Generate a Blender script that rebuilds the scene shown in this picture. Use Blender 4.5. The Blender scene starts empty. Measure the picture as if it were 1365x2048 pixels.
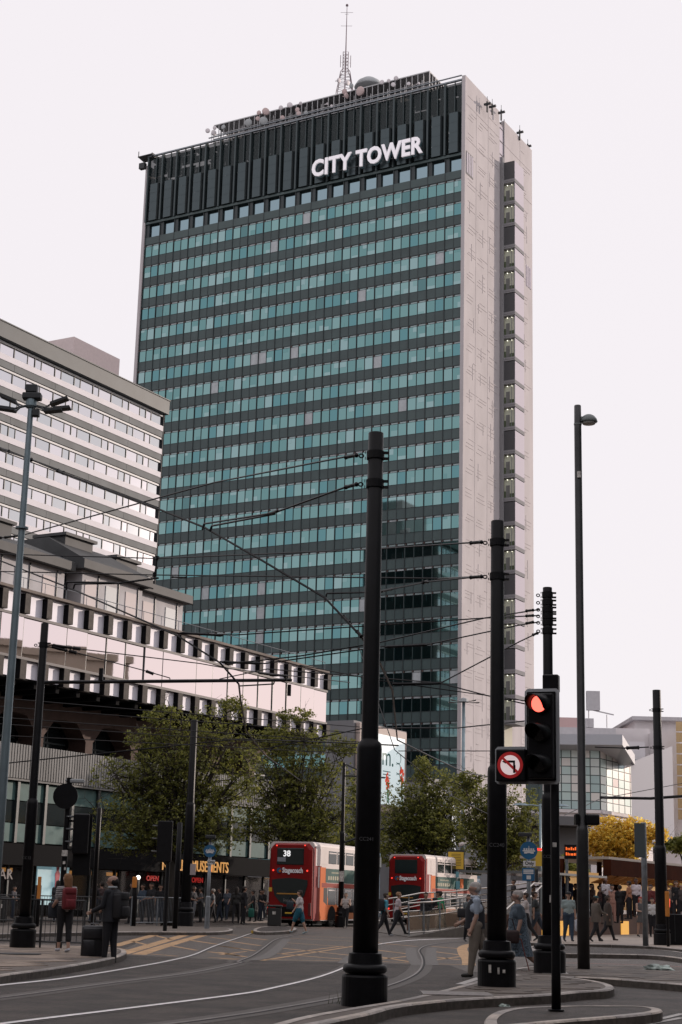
import bpy, bmesh, math, random
import numpy as np
from mathutils import Vector, Matrix
sc = bpy.context.scene
# ------------------------------------------------------------------ camera
F, PITCH, ROLL, CH, YAW = 3171.28, .2399, .0257, 1.4, .515
_fw = Vector((0, math.cos(PITCH), math.sin(PITCH))); _rt = Vector((1, 0, 0)); _up = _rt.cross(_fw)
CR = _rt*math.cos(ROLL)+_up*math.sin(ROLL); CU = _up*math.cos(ROLL)-_rt*math.sin(ROLL)
cd = bpy.data.cameras.new('camera'); cam = bpy.data.objects.new('camera', cd); sc.collection.objects.link(cam)
cd.sensor_fit = 'VERTICAL'; cd.sensor_height = 24; cd.sensor_width = 16; cd.lens = 24*F/2048
cd.clip_start = .2; cd.clip_end = 4000
cam.matrix_world = Matrix(((CR.x, CU.x, -_fw.x, 0), (CR.y, CU.y, -_fw.y, 0), (CR.z, CU.z, -_fw.z, CH), (0, 0, 0, 1)))
sc.camera = cam
# ------------------------------------------------------------------ light
SUN_AZ, SUN_EL, SUN_E, EXPO = math.radians(61), math.radians(12.5), 2.9, 0.0
w = bpy.data.worlds.new('World'); sc.world = w; w.use_nodes = True
nt = w.node_tree; nt.nodes.clear()
wo = nt.nodes.new('ShaderNodeOutputWorld'); bg = nt.nodes.new('ShaderNodeBackground'); sk = nt.nodes.new('ShaderNodeTexSky')
sk.sky_type = 'NISHITA'; sk.sun_disc = False; sk.sun_elevation = SUN_EL; sk.sun_rotation = SUN_AZ; sk.dust_density = 1.2; sk.air_density = 1.3
ms = nt.nodes.new('ShaderNodeVectorMath'); ms.operation = 'SCALE'; ms.inputs['Scale'].default_value = .1
mx = nt.nodes.new('ShaderNodeMixRGB'); mx.inputs[0].default_value = .95; mx.inputs[2].default_value = (.955, .905, .94, 1)   # thin white cloud veils the sky
nt.links.new(sk.outputs[0], ms.inputs[0]); nt.links.new(ms.outputs[0], mx.inputs[1]); nt.links.new(mx.outputs[0], bg.inputs[0]); nt.links.new(bg.outputs[0], wo.inputs[0])
bg.inputs[1].default_value = 1.0
sd = bpy.data.lights.new('sun', 'SUN'); sd.energy = SUN_E; sd.angle = math.radians(.6); sd.color = (1, .84, .73)
so = bpy.data.objects.new('sun', sd); sc.collection.objects.link(so)
_s = Vector((math.sin(SUN_AZ)*math.cos(SUN_EL), math.cos(SUN_AZ)*math.cos(SUN_EL), math.sin(SUN_EL)))
so.rotation_euler = _s.to_track_quat('Z', 'Y').to_euler(); so.location = (40, 20, 60)
sc.view_settings.view_transform = 'Standard'; sc.view_settings.look = 'None'; sc.view_settings.exposure = EXPO; sc.view_settings.gamma = 1
sc.cycles.max_bounces = 5; sc.cycles.diffuse_bounces = 2; sc.cycles.glossy_bounces = 3; sc.cycles.transparent_max_bounces = 8; sc.cycles.caustics_reflective = False; sc.cycles.caustics_refractive = False
rnd = random.Random(7)
# ------------------------------------------------------------------ helpers
def G(px, py, z=0.):                     # ground point seen at a picture position
    d = _fw*F+CR*(px-682.5)-CU*(py-1024); t = (z-CH)/d.z
    return Vector((d.x*t, d.y*t, z))
def P(px, py, Y):                        # point at distance Y
    d = _fw*F+CR*(px-682.5)-CU*(py-1024); t = Y/d.y
    return Vector((d.x*t, Y, CH+d.z*t))
MATS = {}
def PX(p):                               # picture column of a point
    d = Vector(p)-Vector((0, 0, CH)); return 682.5+F*d.dot(CR)/d.dot(_fw)
def mat(name, col, rough=.6, metal=0., var=0., vs=3., bump=0., bs=20., emit=None, es=0., spec=.5, alpha=1., stretch=None, transl=0., coord='Object', dirt=0.):
    if name in MATS: return MATS[name]
    m = bpy.data.materials.new(name); m.use_nodes = True; n = m.node_tree; b = n.nodes['Principled BSDF']; L = n.links.new
    b.inputs['Base Color'].default_value = (*col, 1); b.inputs['Roughness'].default_value = rough; b.inputs['Metallic'].default_value = metal
    b.inputs['Specular IOR Level'].default_value = spec; b.inputs['Alpha'].default_value = alpha
    if var or bump or dirt:
        tc = n.nodes.new('ShaderNodeTexCoord'); src = tc.outputs[coord]
        if stretch:
            mp = n.nodes.new('ShaderNodeMapping'); mp.inputs['Scale'].default_value = stretch; L(src, mp.inputs[0]); src = mp.outputs[0]
    if var:
        t = n.nodes.new('ShaderNodeTexNoise'); t.inputs['Scale'].default_value = vs; t.inputs['Detail'].default_value = 6; L(src, t.inputs[0])
        r = n.nodes.new('ShaderNodeMapRange'); r.inputs[1].default_value = .3; r.inputs[2].default_value = .7; r.inputs[3].default_value = 1-var; r.inputs[4].default_value = 1+var; L(t.outputs[0], r.inputs[0])
        s = n.nodes.new('ShaderNodeVectorMath'); s.operation = 'SCALE'; s.inputs[0].default_value = col; L(r.outputs[0], s.inputs['Scale']); out = s.outputs[0]
        if dirt:
            t2 = n.nodes.new('ShaderNodeTexNoise'); t2.inputs['Scale'].default_value = vs*.13; t2.inputs['Detail'].default_value = 4; L(src, t2.inputs[0])
            r2 = n.nodes.new('ShaderNodeMapRange'); r2.inputs[1].default_value = .35; r2.inputs[2].default_value = .65; r2.inputs[3].default_value = 1-dirt; r2.inputs[4].default_value = 1+dirt*.5; L(t2.outputs[0], r2.inputs[0])
            s2 = n.nodes.new('ShaderNodeVectorMath'); s2.operation = 'SCALE'; L(out, s2.inputs[0]); L(r2.outputs[0], s2.inputs['Scale']); out = s2.outputs[0]
        L(out, b.inputs['Base Color'])
    if bump:
        t = n.nodes.new('ShaderNodeTexNoise'); t.inputs['Scale'].default_value = bs; t.inputs['Detail'].default_value = 5; L(src, t.inputs[0])
        u = n.nodes.new('ShaderNodeBump'); u.inputs['Strength'].default_value = bump; u.inputs['Distance'].default_value = .02; L(t.outputs[0], u.inputs['Height']); L(u.outputs[0], b.inputs['Normal'])
    if emit: b.inputs['Emission Color'].default_value = (*emit, 1); b.inputs['Emission Strength'].default_value = es
    if transl:
        tr = n.nodes.new('ShaderNodeBsdfTranslucent'); tr.inputs[0].default_value = (*[min(1, c*1.6) for c in col], 1)
        mm = n.nodes.new('ShaderNodeMixShader'); mm.inputs[0].default_value = transl; o = n.nodes['Material Output']
        L(b.outputs[0], mm.inputs[1]); L(tr.outputs[0], mm.inputs[2]); L(mm.outputs[0], o.inputs[0])
        if var: L(out, tr.inputs[0])
    MATS[name] = m
    return m
class MB:
    def __init__(s): s.v = []; s.f = []; s.m = []; s.mi = 0; s.M = Matrix.Identity(4)
    def add(s, vs, fs):
        o = len(s.v); s.v += [tuple(s.M@Vector(v)) for v in vs]; s.f += [tuple(i+o for i in f) for f in fs]; s.m += [s.mi]*len(fs); return s
    def box(s, a, b):
        x0, y0, z0 = a; x1, y1, z1 = b
        if x0 > x1: x0, x1 = x1, x0
        if y0 > y1: y0, y1 = y1, y0
        if z0 > z1: z0, z1 = z1, z0
        return s.add([(x0,y0,z0),(x1,y0,z0),(x1,y1,z0),(x0,y1,z0),(x0,y0,z1),(x1,y0,z1),(x1,y1,z1),(x0,y1,z1)],
              [(0,3,2,1),(4,5,6,7),(0,1,5,4),(1,2,6,5),(2,3,7,6),(3,0,4,7)])
    def rbox(s, a, b, r=.03):           # chamfered box
        x0,y0,z0 = a; x1,y1,z1 = b; bm = bmesh.new(); bmesh.ops.create_cube(bm, size=1)
        for v in bm.verts: v.co = Vector(((x0+x1)/2+v.co.x*(x1-x0), (y0+y1)/2+v.co.y*(y1-y0), (z0+z1)/2+v.co.z*(z1-z0)))
        bmesh.ops.bevel(bm, geom=list(bm.edges), offset=r, segments=2, affect='EDGES', profile=.5)
        bm.verts.index_update(); s.add([v.co for v in bm.verts], [[v.index for v in f.verts] for f in bm.faces]); bm.free(); return s
    def tube(s, pts, r, n=6, cap=True):
        pts = [Vector(p) for p in pts]; rs = r if isinstance(r, (list, tuple)) else [r]*len(pts); vs = []; fs = []
        for i, p in enumerate(pts):
            a = pts[max(0, i-1)]; b = pts[min(len(pts)-1, i+1)]; t = (b-a).normalized()
            u = t.cross(Vector((0, 0, 1)));  u = Vector((1, 0, 0)) if u.length < .05 else u.normalized()
            if abs(t.z) > .95: u = Vector((1, 0, 0)); u = (u-t*u.dot(t)).normalized()
            v = t.cross(u)
            for k in range(n): an = 2*math.pi*k/n; vs.append(p+(u*math.cos(an)+v*math.sin(an))*rs[i])
        for i in range(len(pts)-1):
            for k in range(n): k2 = (k+1) % n; fs.append((i*n+k, (i+1)*n+k, (i+1)*n+k2, i*n+k2))
        if cap: fs += [tuple(range(n)), tuple(reversed(range((len(pts)-1)*n, len(pts)*n)))]
        return s.add(vs, fs)
    def lathe(s, prof, c=(0, 0, 0), n=24, sx=1, sy=1):   # (r, z) pairs
        vs = []; fs = []
        for r, z in prof:
            for k in range(n): a = 2*math.pi*k/n; vs.append((c[0]+r*sx*math.cos(a), c[1]+r*sy*math.sin(a), c[2]+z))
        m = len(prof)
        for i in range(m-1):
            for k in range(n): k2 = (k+1) % n; fs.append((i*n+k, i*n+k2, (i+1)*n+k2, (i+1)*n+k))
        fs += [tuple(reversed(range(n))), tuple(range((m-1)*n, m*n))]
        return s.add(vs, fs)
    def prism(s, poly, z0, z1):
        n = len(poly); vs = [(x, y, z0) for x, y in poly]+[(x, y, z1) for x, y in poly]
        ar = sum(poly[i][0]*poly[(i+1) % n][1]-poly[(i+1) % n][0]*poly[i][1] for i in range(n))
        if ar < 0: vs = [(x, y, z0) for x, y in poly[::-1]]+[(x, y, z1) for x, y in poly[::-1]]
        fs = [tuple(reversed(range(n))), tuple(range(n, 2*n))]+[(i, (i+1) % n, n+(i+1) % n, n+i) for i in range(n)]
        return s.add(vs, fs)
    def quad(s, a, b, c, d): return s.add([a, b, c, d], [(0, 1, 2, 3)])
    def mesh(s, name, mats):
        me = bpy.data.meshes.new(name); me.from_pydata(s.v, [], s.f)
        mats = mats if isinstance(mats, (list, tuple)) else [mats]
        for m in mats: me.materials.append(m)
        if len(mats) > 1: me.polygons.foreach_set('material_index', s.m)
        me.update(); return me
    def build(s, name, mats, parent=None, smooth=False, **k):
        me = s.mesh(name, mats)
        if smooth: me.polygons.foreach_set('use_smooth', [True]*len(me.polygons))
        return link(name, me, parent, **k)
COL = sc.collection
def link(name, me, parent=None, loc=None, rz=None, label=None, cat=None, group=None, kind=None):
    o = bpy.data.objects.new(name, me); COL.objects.link(o)
    if parent: o.parent = parent
    if loc is not None: o.location = loc
    if rz is not None: o.rotation_euler = (0, 0, rz)
    if label: o['label'] = label
    if cat: o['category'] = cat
    if group: o['group'] = group
    if kind: o['kind'] = kind
    return o
def thing(name, label, cat, loc=(0, 0, 0), rz=0, group=None, kind=None): return link(name, None, None, loc, rz, label, cat, group, kind)
def struct(name, b, m, **k): return b.build(name, m, kind='structure', **k)
def copy_tree(o, parent=None):
    c = o.copy(); COL.objects.link(c)
    if parent: c.parent = parent
    for ch in list(o.children): copy_tree(ch, c)
    return c
def text(s, size, m, parent, loc, rot, name='lettering', ext=.01, off=0., align='CENTER', sx=1., spacing=1.):
    cu = bpy.data.curves.new(name, 'FONT'); cu.body = s; cu.size = size; cu.extrude = ext; cu.offset = off; cu.align_x = align; cu.align_y = 'CENTER'; cu.resolution_u = 3; cu.space_character = spacing
    t = bpy.data.objects.new('tmp', cu); me = bpy.data.meshes.new_from_object(t); bpy.data.objects.remove(t); bpy.data.curves.remove(cu)
    me.name = name; me.materials.clear(); me.materials.append(m)
    o = link(name, me, parent, loc); o.rotation_euler = rot; o.scale = (sx, 1, 1); return o
R90 = math.pi/2
FACE_CAM = (R90, 0, 0)          # text standing upright, read from -y
FACE_X = (R90, 0, R90)          # text read from +x
# ------------------------------------------------------------------ materials
asph = mat('asphalt', (.060, .047, .039), .6, var=.38, vs=9, bump=1.0, bs=120, dirt=.5, spec=.42)
paving = mat('paving_slab', (.12, .098, .082), .7, var=.2, vs=9, bump=.35, bs=60, dirt=.25)
kerbm = mat('kerb_granite', (.42, .375, .34), .6, var=.25, vs=12, bump=.3, bs=60, dirt=.3)
conc = mat('ribbed_concrete', (.22, .22, .215), .8, var=.22, vs=.9, bump=.4, bs=8, stretch=(1, 1, .25))
pinkc = mat('pale_concrete', (.455, .42, .43), .8, var=.07, vs=.5, bump=.25, bs=3, dirt=.07, stretch=(1, 1, .4))
pinkd = mat('concrete_groove', (.43, .395, .405), .85)
blackp = mat('black_pole_paint', (.0045, .0045, .006), .42, var=.3, vs=6, spec=.22)
steel = mat('galvanised_steel', (.22, .24, .26), .42, .6, var=.2, vs=5)
darkst = mat('dark_steel', (.03, .033, .036), .5, .3)
tframe = mat('tower_frame', (.024, .034, .037), .45, var=.2, vs=.4)
spand = mat('tower_spandrel', (.037, .062, .064), .42, var=.22, vs=.25)
spand2 = mat('tower_spandrel_green', (.043, .070, .071), .4, var=.2, vs=.25)
GLS = [mat('teal_glass_%d' % i, c, .035, 1., bump=.035, bs=.5) for i, c in enumerate([(.14,.27,.272), (.165,.30,.30), (.20,.335,.335), (.115,.25,.268), (.25,.375,.38), (.10,.195,.203)])]
blind = mat('white_blind', (.42, .45, .47), .5, var=.1, vs=2)
ventw = mat('vent_pane', (.30, .37, .38), .3, .4)
whitep = mat('white_panel', (.74, .70, .73), .5, var=.04, vs=.4)
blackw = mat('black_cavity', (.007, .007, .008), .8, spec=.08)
rust = mat('brown_concrete', (.10, .062, .052), .8, var=.2, vs=1.)
red_e = mat('red_led', (.3, .01, .01), .5, emit=(1, .05, .03), es=1.6)
rubber = mat('tyre_rubber', (.012, .012, .012), .8)
# ------------------------------------------------------------------ tower
def tower():
    T = thing('office_tower', 'tall slab office tower with teal window bands and white rooftop lettering', 'tower', (16.45, 213.1, 0), -YAW)
    W, D, Z1, ZT, FL, NB = 57.03, 25.15, 104.34, 119.96, 3.6, 20
    bw = W/NB
    b = MB(); b.box((-W+.05, .75, 16), (-.05, D-.1, Z1+4)); b.build('core', tframe, T)
    b = MB(); b.box((-W+.05, 8.5, Z1+4), (-.05, D-.1, Z1+9.5)); b.box((-W+6, 9.5, Z1+9.5), (-12, D-4, Z1+13.6)); b.build('plant_room', tframe, T)
    # window bands: the 300 panes seen largest are single parts, the others one joined part
    pw = bw/2-.10
    def pane_mesh(i):
        q = MB(); q.box((-pw/2, 0, -1.75), (pw/2, .05, 0)); return q.mesh('window_pane', (GLS+[blind])[i])
    PM = [pane_mesh(i) for i in range(7)]
    sp = MB(); sp.box((-bw/4+.02, 0, -1.42), (bw/4-.02, .06, 0)); SM = [sp.mesh('spandrel_panel', m) for m in (spand, spand2)]
    rest = MB(); rsp = MB(); vent = MB(); bars = MB(); stub = MB(); blk = MB()
    r = random.Random(3); cells = []
    for k in range(24):
        for c in range(40): cells.append((k, c))
    own = set(sorted(cells, key=lambda t: -(t[0]*1.0+t[1]*.62))[:300])
    for k, c in cells:
        zt = Z1-k*FL; xc = -W+bw*(c//2)+(bw/4+.03 if c % 2 == 0 else bw*3/4-.03)
        u = r.random(); i = 0 if u < .3 else 1 if u < .55 else 2 if u < .72 else 3 if u < .86 else 4 if u < .94 else 5 if u < .975 else 6
        if k > 12 and u > .9: i = r.choice([4, 4, 6, 2])
        if (k, c) in own:
            link('window_pane', PM[i], T, (xc, .20, zt-.36)); link('spandrel_panel', SM[(k*7+c) % 2], T, (xc, .16, zt-2.17))
        else:
            rest.mi = i; rest.box((xc-pw/2, .20, zt-2.11), (xc+pw/2, .25, zt-.36)); rsp.box((xc-bw/4+.02, .16, zt-3.59), (xc+bw/4-.02, .22, zt-2.17))
        vent.mi = 1 if r.random() < .12 else 0; vent.box((xc-pw/2+.22, .24, zt-.31), (xc+pw/2-.06, .30, zt-.07))
        stub.box((xc-pw/2-.02, .17, zt-.32), (xc-pw/2+.10, .24, zt-.02))
        if i in (0, 1, 2, 4) and r.random() < .45:      # blinds half down and desks seen through the glass
            h = r.uniform(.3, .9); ww = r.uniform(.4, 1.)*pw; x0 = xc-pw/2+r.choice([0, pw-ww])
            blk.mi = r.choice([0, 1, 2, 2]); z0 = zt-2.10 if r.random() < .6 else zt-.38-h
            blk.box((x0+.02, .185, z0), (x0+ww-.02, .196, z0+h))
    rest.build('window_panes', GLS+[blind], T, kind='stuff'); rsp.build('spandrel_panels', spand, T, kind='stuff')
    vent.build('transom_vents', [ventw, blind], T, kind='stuff'); stub.build('vent_posts', mat('reddish_bracket', (.16, .10, .09), .6), T, kind='stuff')
    blk.build('interior_blinds', [GLS[0], GLS[2], GLS[4]], T, kind='stuff')
    for k in range(24):
        zt = Z1-k*FL
        bars.box((-W, .12, zt-.06), (0, .3, zt+.02)); bars.box((-W, .17, zt-.365), (0, .24, zt-.325)); bars.box((-W, .12, zt-2.18), (0, .3, zt-2.14))
    for c in range(20): bars.box((-W+bw*(c+.5)-.03, .11, 18), (-W+bw*(c+.5)+.03, .3, Z1))
    bars.build('glazing_bars', tframe, T, kind='stuff')
    fin = MB(); fin.box((-.045, .05, 17.6), (.045, .3, Z1+3.9)); FM = fin.mesh('mullion', tframe)
    for c in range(21): link('mullion', FM, T, (-W+bw*c, 0, 0))
    b = MB(); b.box((-W, .12, 15.8), (0, .75, 17.95)); b.build('base_spandrel', spand, T)
    # tall window storey under the plant screen
    b = MB(); b.box((-W, .10, Z1+.03), (0, .5, Z1+1.25)); b.box((-W, -.05, Z1+3.55), (0, .75, Z1+3.95)); b.build('ledge', spand2, T)
    q = MB(); q.box((0, 0, 0), (bw*.68, .06, 2.05)); QM = q.mesh('tall_window', mat('grey_glass', (.24, .33, .37), .08, 1., bump=.1, bs=1.2))
    q = MB(); q.box((0, 0, 0), (bw*.22, .25, 2.3)); KM = q.mesh('pier', tframe)
    for c in range(20): link('tall_window', QM, T, (-W+bw*c+bw*.26, .55, Z1+1.35)); link('pier', KM, T, (-W+bw*c+.04, .2, Z1+1.25))
    # V shaped bays and screen
    b0 = MB(); h0, h1 = 0, 6.5
    for z in range(4):
        za, zb = h0+z*1.62+.03, h0+(z+1)*1.62
        b0.mi = 0; b0.add([(.25,.5,za),(.75,-.35,za),(.75,-.35,zb),(.25,.5,zb)], [(0,1,2,3)])
        b0.mi = 1; b0.add([(.78,-.35,za),(2.2,-.35,za),(2.2,-.35,zb),(.78,-.35,zb)], [(0,1,2,3)])
        b0.mi = 2; b0.add([(2.23,-.35,za),(2.65,.5,za),(2.65,.5,zb),(2.23,-.35,zb)], [(0,1,2,3)])
    b0.mi = 2; b0.add([(.25,.5,h1),(.75,-.35,h1),(2.2,-.35,h1),(2.65,.5,h1),(.25,.5,0),(.75,-.35,0),(2.2,-.35,0),(2.65,.5,0)], [(0,1,2,3),(7,6,5,4)])
    BM = b0.mesh('bay_cladding', [mat('bay_panel_light', (.15, .20, .21), .25, .5), mat('bay_panel_mid', (.055, .075, .082), .3, .5), mat('bay_panel_dark', (.014, .02, .022), .4)])
    thick = MB(); thick.box((-.14, -.25, Z1+3.95), (.14, .35, ZT)); TM = thick.mesh('screen_fin', mat('fin_metal', (.05, .066, .07), .4, .4))
    thin = MB(); thin.box((-.05, -.1, Z1+10.5), (.05, .15, ZT)); NM = thin.mesh('screen_fin', MATS['fin_metal'])
    sc_ = MB()
    for c in range(20):
        link('bay_cladding', BM, T, (-W+bw*c, 0, Z1+4.0)); link('screen_fin', NM, T, (-W+bw*(c+.55), 0, 0))
    for c in range(21): link('screen_fin', TM, T, (-W+bw*c, 0, 0))
    b = MB()                                             # louvred plant wall behind the fins, open in places
    for c in range(20):
        x0 = -W+bw*c+.05; top = 14.0+r.uniform(-1.0, 1.2)
        for z in np.arange(4.2, top, .42):
            if z > 10.8 and r.random() < .12: continue
            b.box((x0, 1.3, Z1+z), (x0+bw-.1, 1.36, Z1+z+.39))
    b.build('screen_louvres', mat('louvre_dark', (.018, .024, .026), .5), T, kind='stuff')
    b = MB()                                             # roof walkways seen from beneath, with gaps to the sky
    for c in range(20):
        x0 = -W+bw*c
        for y in np.arange(.4, 20, .5):
            if c < 4 and 4 < y < 7 and r.random() < .5: continue
            if r.random() < .04 or (c in (1, 2, 9, 14, 15, 16) and r.random() < .25): continue
            xx = r.uniform(0, .6) if r.random() < .2 else 0
            b.box((x0+.02+xx, y, ZT-.45), (x0+bw-.02, y+.46, ZT-.35))
    b.build('roof_deck', darkst, T, kind='stuff')
    q = MB(); q.box((.12, .2, Z1+10.55), (bw-.12, .23, ZT-.15)); SGM = q.mesh('screen_glass', mat('screen_tint', (.012, .022, .024), .15, .2, alpha=.62))
    for c in range(20): link('screen_glass', SGM, T, (-W+bw*c, 0, 0))
    b = MB(); b.box((-W-.2, -.3, ZT-.1), (.2, .05, ZT+.12)); b.box((-W+12, -.5, ZT+.5), (0, -.3, ZT+.62))
    b.build('parapet_rail', steel, T)
    # end walls
    b = MB(); b.box((0, -.35, 0), (.55, 12.2, ZT+.5)); b.box((0, 14.0, 0), (.55, D, ZT-.2)); b.box((-.1, 12.2, 0), (.35, 14.0, ZT-1.2)); b.build('end_wall', pinkc, T)
    b = MB(); b.box((-W-.55, -.15, 0), (-W-.02, D, ZT-1.5)); b.build('end_wall', pinkc, T)
    g = MB(); r2 = random.Random(11)                     # cast relief pattern of thin ribs
    for k in range(31):
        z = 18+k*3.6-1.2
        for y0 in (.6, 4.2, 8.2, 20.6):
            for j in range(3):
                ya = y0+r2.uniform(0, .6)*j; L_ = r2.uniform(1.2, 3.2); zz = z+j*.55+r2.uniform(-.12, .12)
                if zz < ZT-2 and ya+L_ < (12 if y0 < 12 else D-.4): g.box((.55, ya, zz), (.585, ya+L_, zz+.07))
            if r2.random() < .5 and z < ZT-6: ya = y0+r2.uniform(.2, 2.5); g.box((.55, ya, z-.5), (.59, ya+.09, z+r2.uniform(.8, 2.4)))
        if r2.random() < .6 and z < ZT-6: ya = r2.uniform(1, 10); g.box((.55, ya, z+2), (.6, ya+.8, z+2.09))
    for y in (3.6, 7.9, 20.2): g.box((.55, y, 0), (.575, y+.06, ZT-1))
    for z in (ZT-9.5, ZT-4): g.box((.55, 0, z), (.58, 12, z+.08)); g.box((.55, 14.2, z-.3), (.58, D-.2, z-.22))
    g.build('wall_relief', pinkd, T, kind='stuff')
    # oriel stair of stacked glass bays on the end wall
    glc = mat('clear_bay_glass', (.30, .36, .34), .05, .0, var=.3, vs=.8); dk = mat('grey_louvre', (.07, .07, .075), .6)
    ceil = mat('bay_interior_warm', (.42, .40, .31), .7); wh = mat('white_glass_panel', (.54, .50, .56), .8, spec=.2)
    b = MB(); b.box((.35, 12.8, 22), (.80, 13.4, 113.1)); b.build('bay_frame', mat('bay_grey', (.27, .265, .275), .85, spec=.1), T)
    b = MB(); b.box((.56, 13.4, 22.6), (.6, 16.9, 112.6)); b.build('bay_back_wall', ceil, T)
    GR = mat('bay_room_green', (.62, .64, .52), .7, var=.15, vs=.8)
    for k in range(24):
        z = 112.7-3.6*(k+1); e = link('glazed_bay', None, T, (0, 0, z))
        q = MB(); q.box((.58, 13.4, -.25), (2.55, 17.0, .32)); q.box((.58, 13.36, .0), (2.6, 13.4, .06)); q.build('floor_slab', MATS['bay_grey'], e)
        q = MB()
        if k % 3 == 0: q.box((.62, 13.45, .33), (2.48, 13.5, 3.24)); q.build('louvre', dk, e)
        else:
            q.box((.62, 13.95, .33), (2.44, 14.0, 3.2)); q.build('room_wall', GR, e); q = MB(); q.box((.9, 13.9, .4), (1.5, 13.94, 2.3)); q.build('room_door', conc, e); q = MB()
            q.box((.62, 13.75, .33), (.9, 13.9, 1.4)); q.box((1.6, 13.7, .33), (2.2, 13.85, 1.0)); q.build('furniture', mat('furniture_green', (.10, .13, .07), .7), e)
            q = MB(); q.box((1.9, 13.5, .33), (1.96, 13.56, 3.2)); q.box((2.44, 13.45, .33), (2.5, 13.5, 3.24)); q.build('glazing_bar', steel, e)
            q = MB(); q.box((1.1, 13.8, 3.1), (1.2, 13.9, 3.16)); q.box((1.8, 13.8, 3.1), (1.9, 13.9, 3.16)); q.build('ceiling_light', mat('bay_lamp', (1, 1, .9), .5, emit=(1, .95, .8), es=3), e)
        q = MB(); q.box((2.50, 13.5, .33), (2.54, 16.95, 3.24)); q.build('white_panel', wh, e)
        q = MB(); q.box((.6, 16.95, .3), (2.5, 17, 3.25)); q.build('side_panel', wh, e)
    b = MB(); b.box((.3, 12.2, 112), (.42, 14, ZT-1.5)); b.build('slot_glazing', wh, T)
    b = MB(); [b.box((.42, 12.2, z), (.5, 14, z+.12)) for z in np.arange(113.5, ZT-2, 2.2)]; b.box((.5, 13.9, 112), (.6, 14.0, ZT)); b.build('slot_bars', MATS['bay_grey'], T)
    q = MB(); [q.box((.56, .15+i*.62, Z1+.7), (.64, .5+i*.62, Z1+3.9)) for i in range(4)]; q.build('corner_window', wh, T)
    q = MB(); q.box((.552, .02, Z1+.5), (.60, 2.5, Z1+4.1)); q.build('corner_window_frame', dk, T)
    q = MB(); [q.box((.56, 22.6+i*.75, 95.5), (.64, 23.0+i*.75, 99)) for i in range(3)]; q.build('corner_window', wh, T)
    # lettering
    wl = mat('sign_white', (.85, .82, .86), .5, emit=(1, .95, 1), es=.22); dl = mat('sign_backing', (.01, .04, .05), .5)
    X0, X1 = -W+56.9*.565, -W+57*.883
    text('CITY TOWER', 3.7, wl, T, ((X0+X1)/2+.3, -1.25, Z1+5.85), FACE_CAM, 'sign_lettering', .12, .12, sx=(X1-X0)/22.3, spacing=1.05)
    text('CITY TOWER', 3.7, dl, T, ((X0+X1)/2+.42, -1.0, Z1+5.6), FACE_CAM, 'sign_letter_returns', .06, .13, sx=(X1-X0)/22.3, spacing=1.05)
    b = MB(); b.box((X0, -.95, Z1+4.9), (X1, -.85, Z1+5.0)); b.box((X0, -.95, Z1+6.8), (X1, -.85, Z1+6.9)); b.build('sign_rail', darkst, T)
    # rooftop rack
    b = MB(); x0, x1, zr = -W+12, -W+51, ZT+3.4; z0 = ZT+.1
    for i in range(41):
        x = x0+(x1-x0)*i/40; b.box((x-.05, .9, z0), (x+.05, 1.0, zr))
        if i % 2 == 0: b.box((x-.08, 2.9, z0), (x+.08, 3.1, zr))
        if i % 3 == 0: b.box((x-.04, .4, z0), (x+.04, .5, z0+r.uniform(1, 2.4)))
    for z in (ZT+.25, ZT+.9, ZT+1.6, zr-.1): b.box((x0, .85, z), (x1, .97, z+.09)); b.box((x1-.1, .9, z), (x1, 9, z+.1))
    for i in range(9): b.box((x1-.06, 1+i, z0), (x1+.04, 1.1+i, zr))
    b.box((x0, .9, zr), (x1, 9, zr+.1))
    b.build('roof_rack', mat('rack_steel', (.42, .42, .43), .5, .2), T)
    b = MB(); b.box((x0+10, 4.0, z0), (x1-6, 8, zr-.25)); b.box((x0+21, 6, zr), (x1-12, 9, zr+.7)); b.build('roof_cabin', mat('cabin_dark', (.03, .032, .035), .6), T)
    b = MB()
    for x in np.arange(x0+18, x1-4, 1.6): b.tube([(x, 5, zr), (x, 5, zr+1.3)], .03, 4)
    b.tube([(x0+18, 5, zr+1.25), (x1-4, 5, zr+1.25)], .03, 4); b.build('roof_railing', steel, T)
    # dishes, each an aerial of its own on the rack
    dm = [mat('dish_grey', (.36, .38, .39), .6), mat('dish_pink', (.55, .43, .42), .6), mat('dish_white', (.66, .62, .64), .6)]
    # (px, py, radius px, kind)
    DS = [(416,262,5,2),(427,266,6,2),(430,256,4,2),(448,255,5,0),(498,246,8,0),(516,238,5,1),(519,226,5,1),(531,224,8,1),(527,243,9,0),(563,216,5,2),(580,211,6,2),(601,207,4,2),(596,220,5,1),(598,228,5,1),(612,227,5,0),(565,236,5,1),
          (655,208,3,2),(664,212,3,2),(677,161,5,2),(694,166,6,2),(704,172,5,0),(689,184,6,1),(692,192,6,1),(723,183,10,1),(765,165,5,2),(787,170,5,2),(778,162,4,2),(793,157,5,2),(818,168,4,2),(838,167,3,2)]
    co, si = math.cos(YAW), math.sin(YAW)
    for i, (px, py, rp, kd) in enumerate(DS):
        a = (px-300)/626; Yd = 213.1+(1-a)*W*si*.93+.2; p = P(px, py, Yd); rr = rp*Yd/3171*1.04
        q = MB(); q.lathe([(rr*.15, -.1), (rr*.9, 0), (rr, rr*.16), (rr, rr*.5), (rr*.95, rr*.56), (.01, rr*.50)], n=18)
        q.tube([(0, 0, -.6), (0, 0, 0)], .08, 5)
        if rr > .5: side = r.uniform(-.9, .5)
        else: side = r.uniform(-.6, .9)
        o = q.build('dish_antenna', dm[kd], None, True)
        o.location = p; o.rotation_euler = (math.radians(97 + r.uniform(-6, 6)), 0, side)
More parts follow.
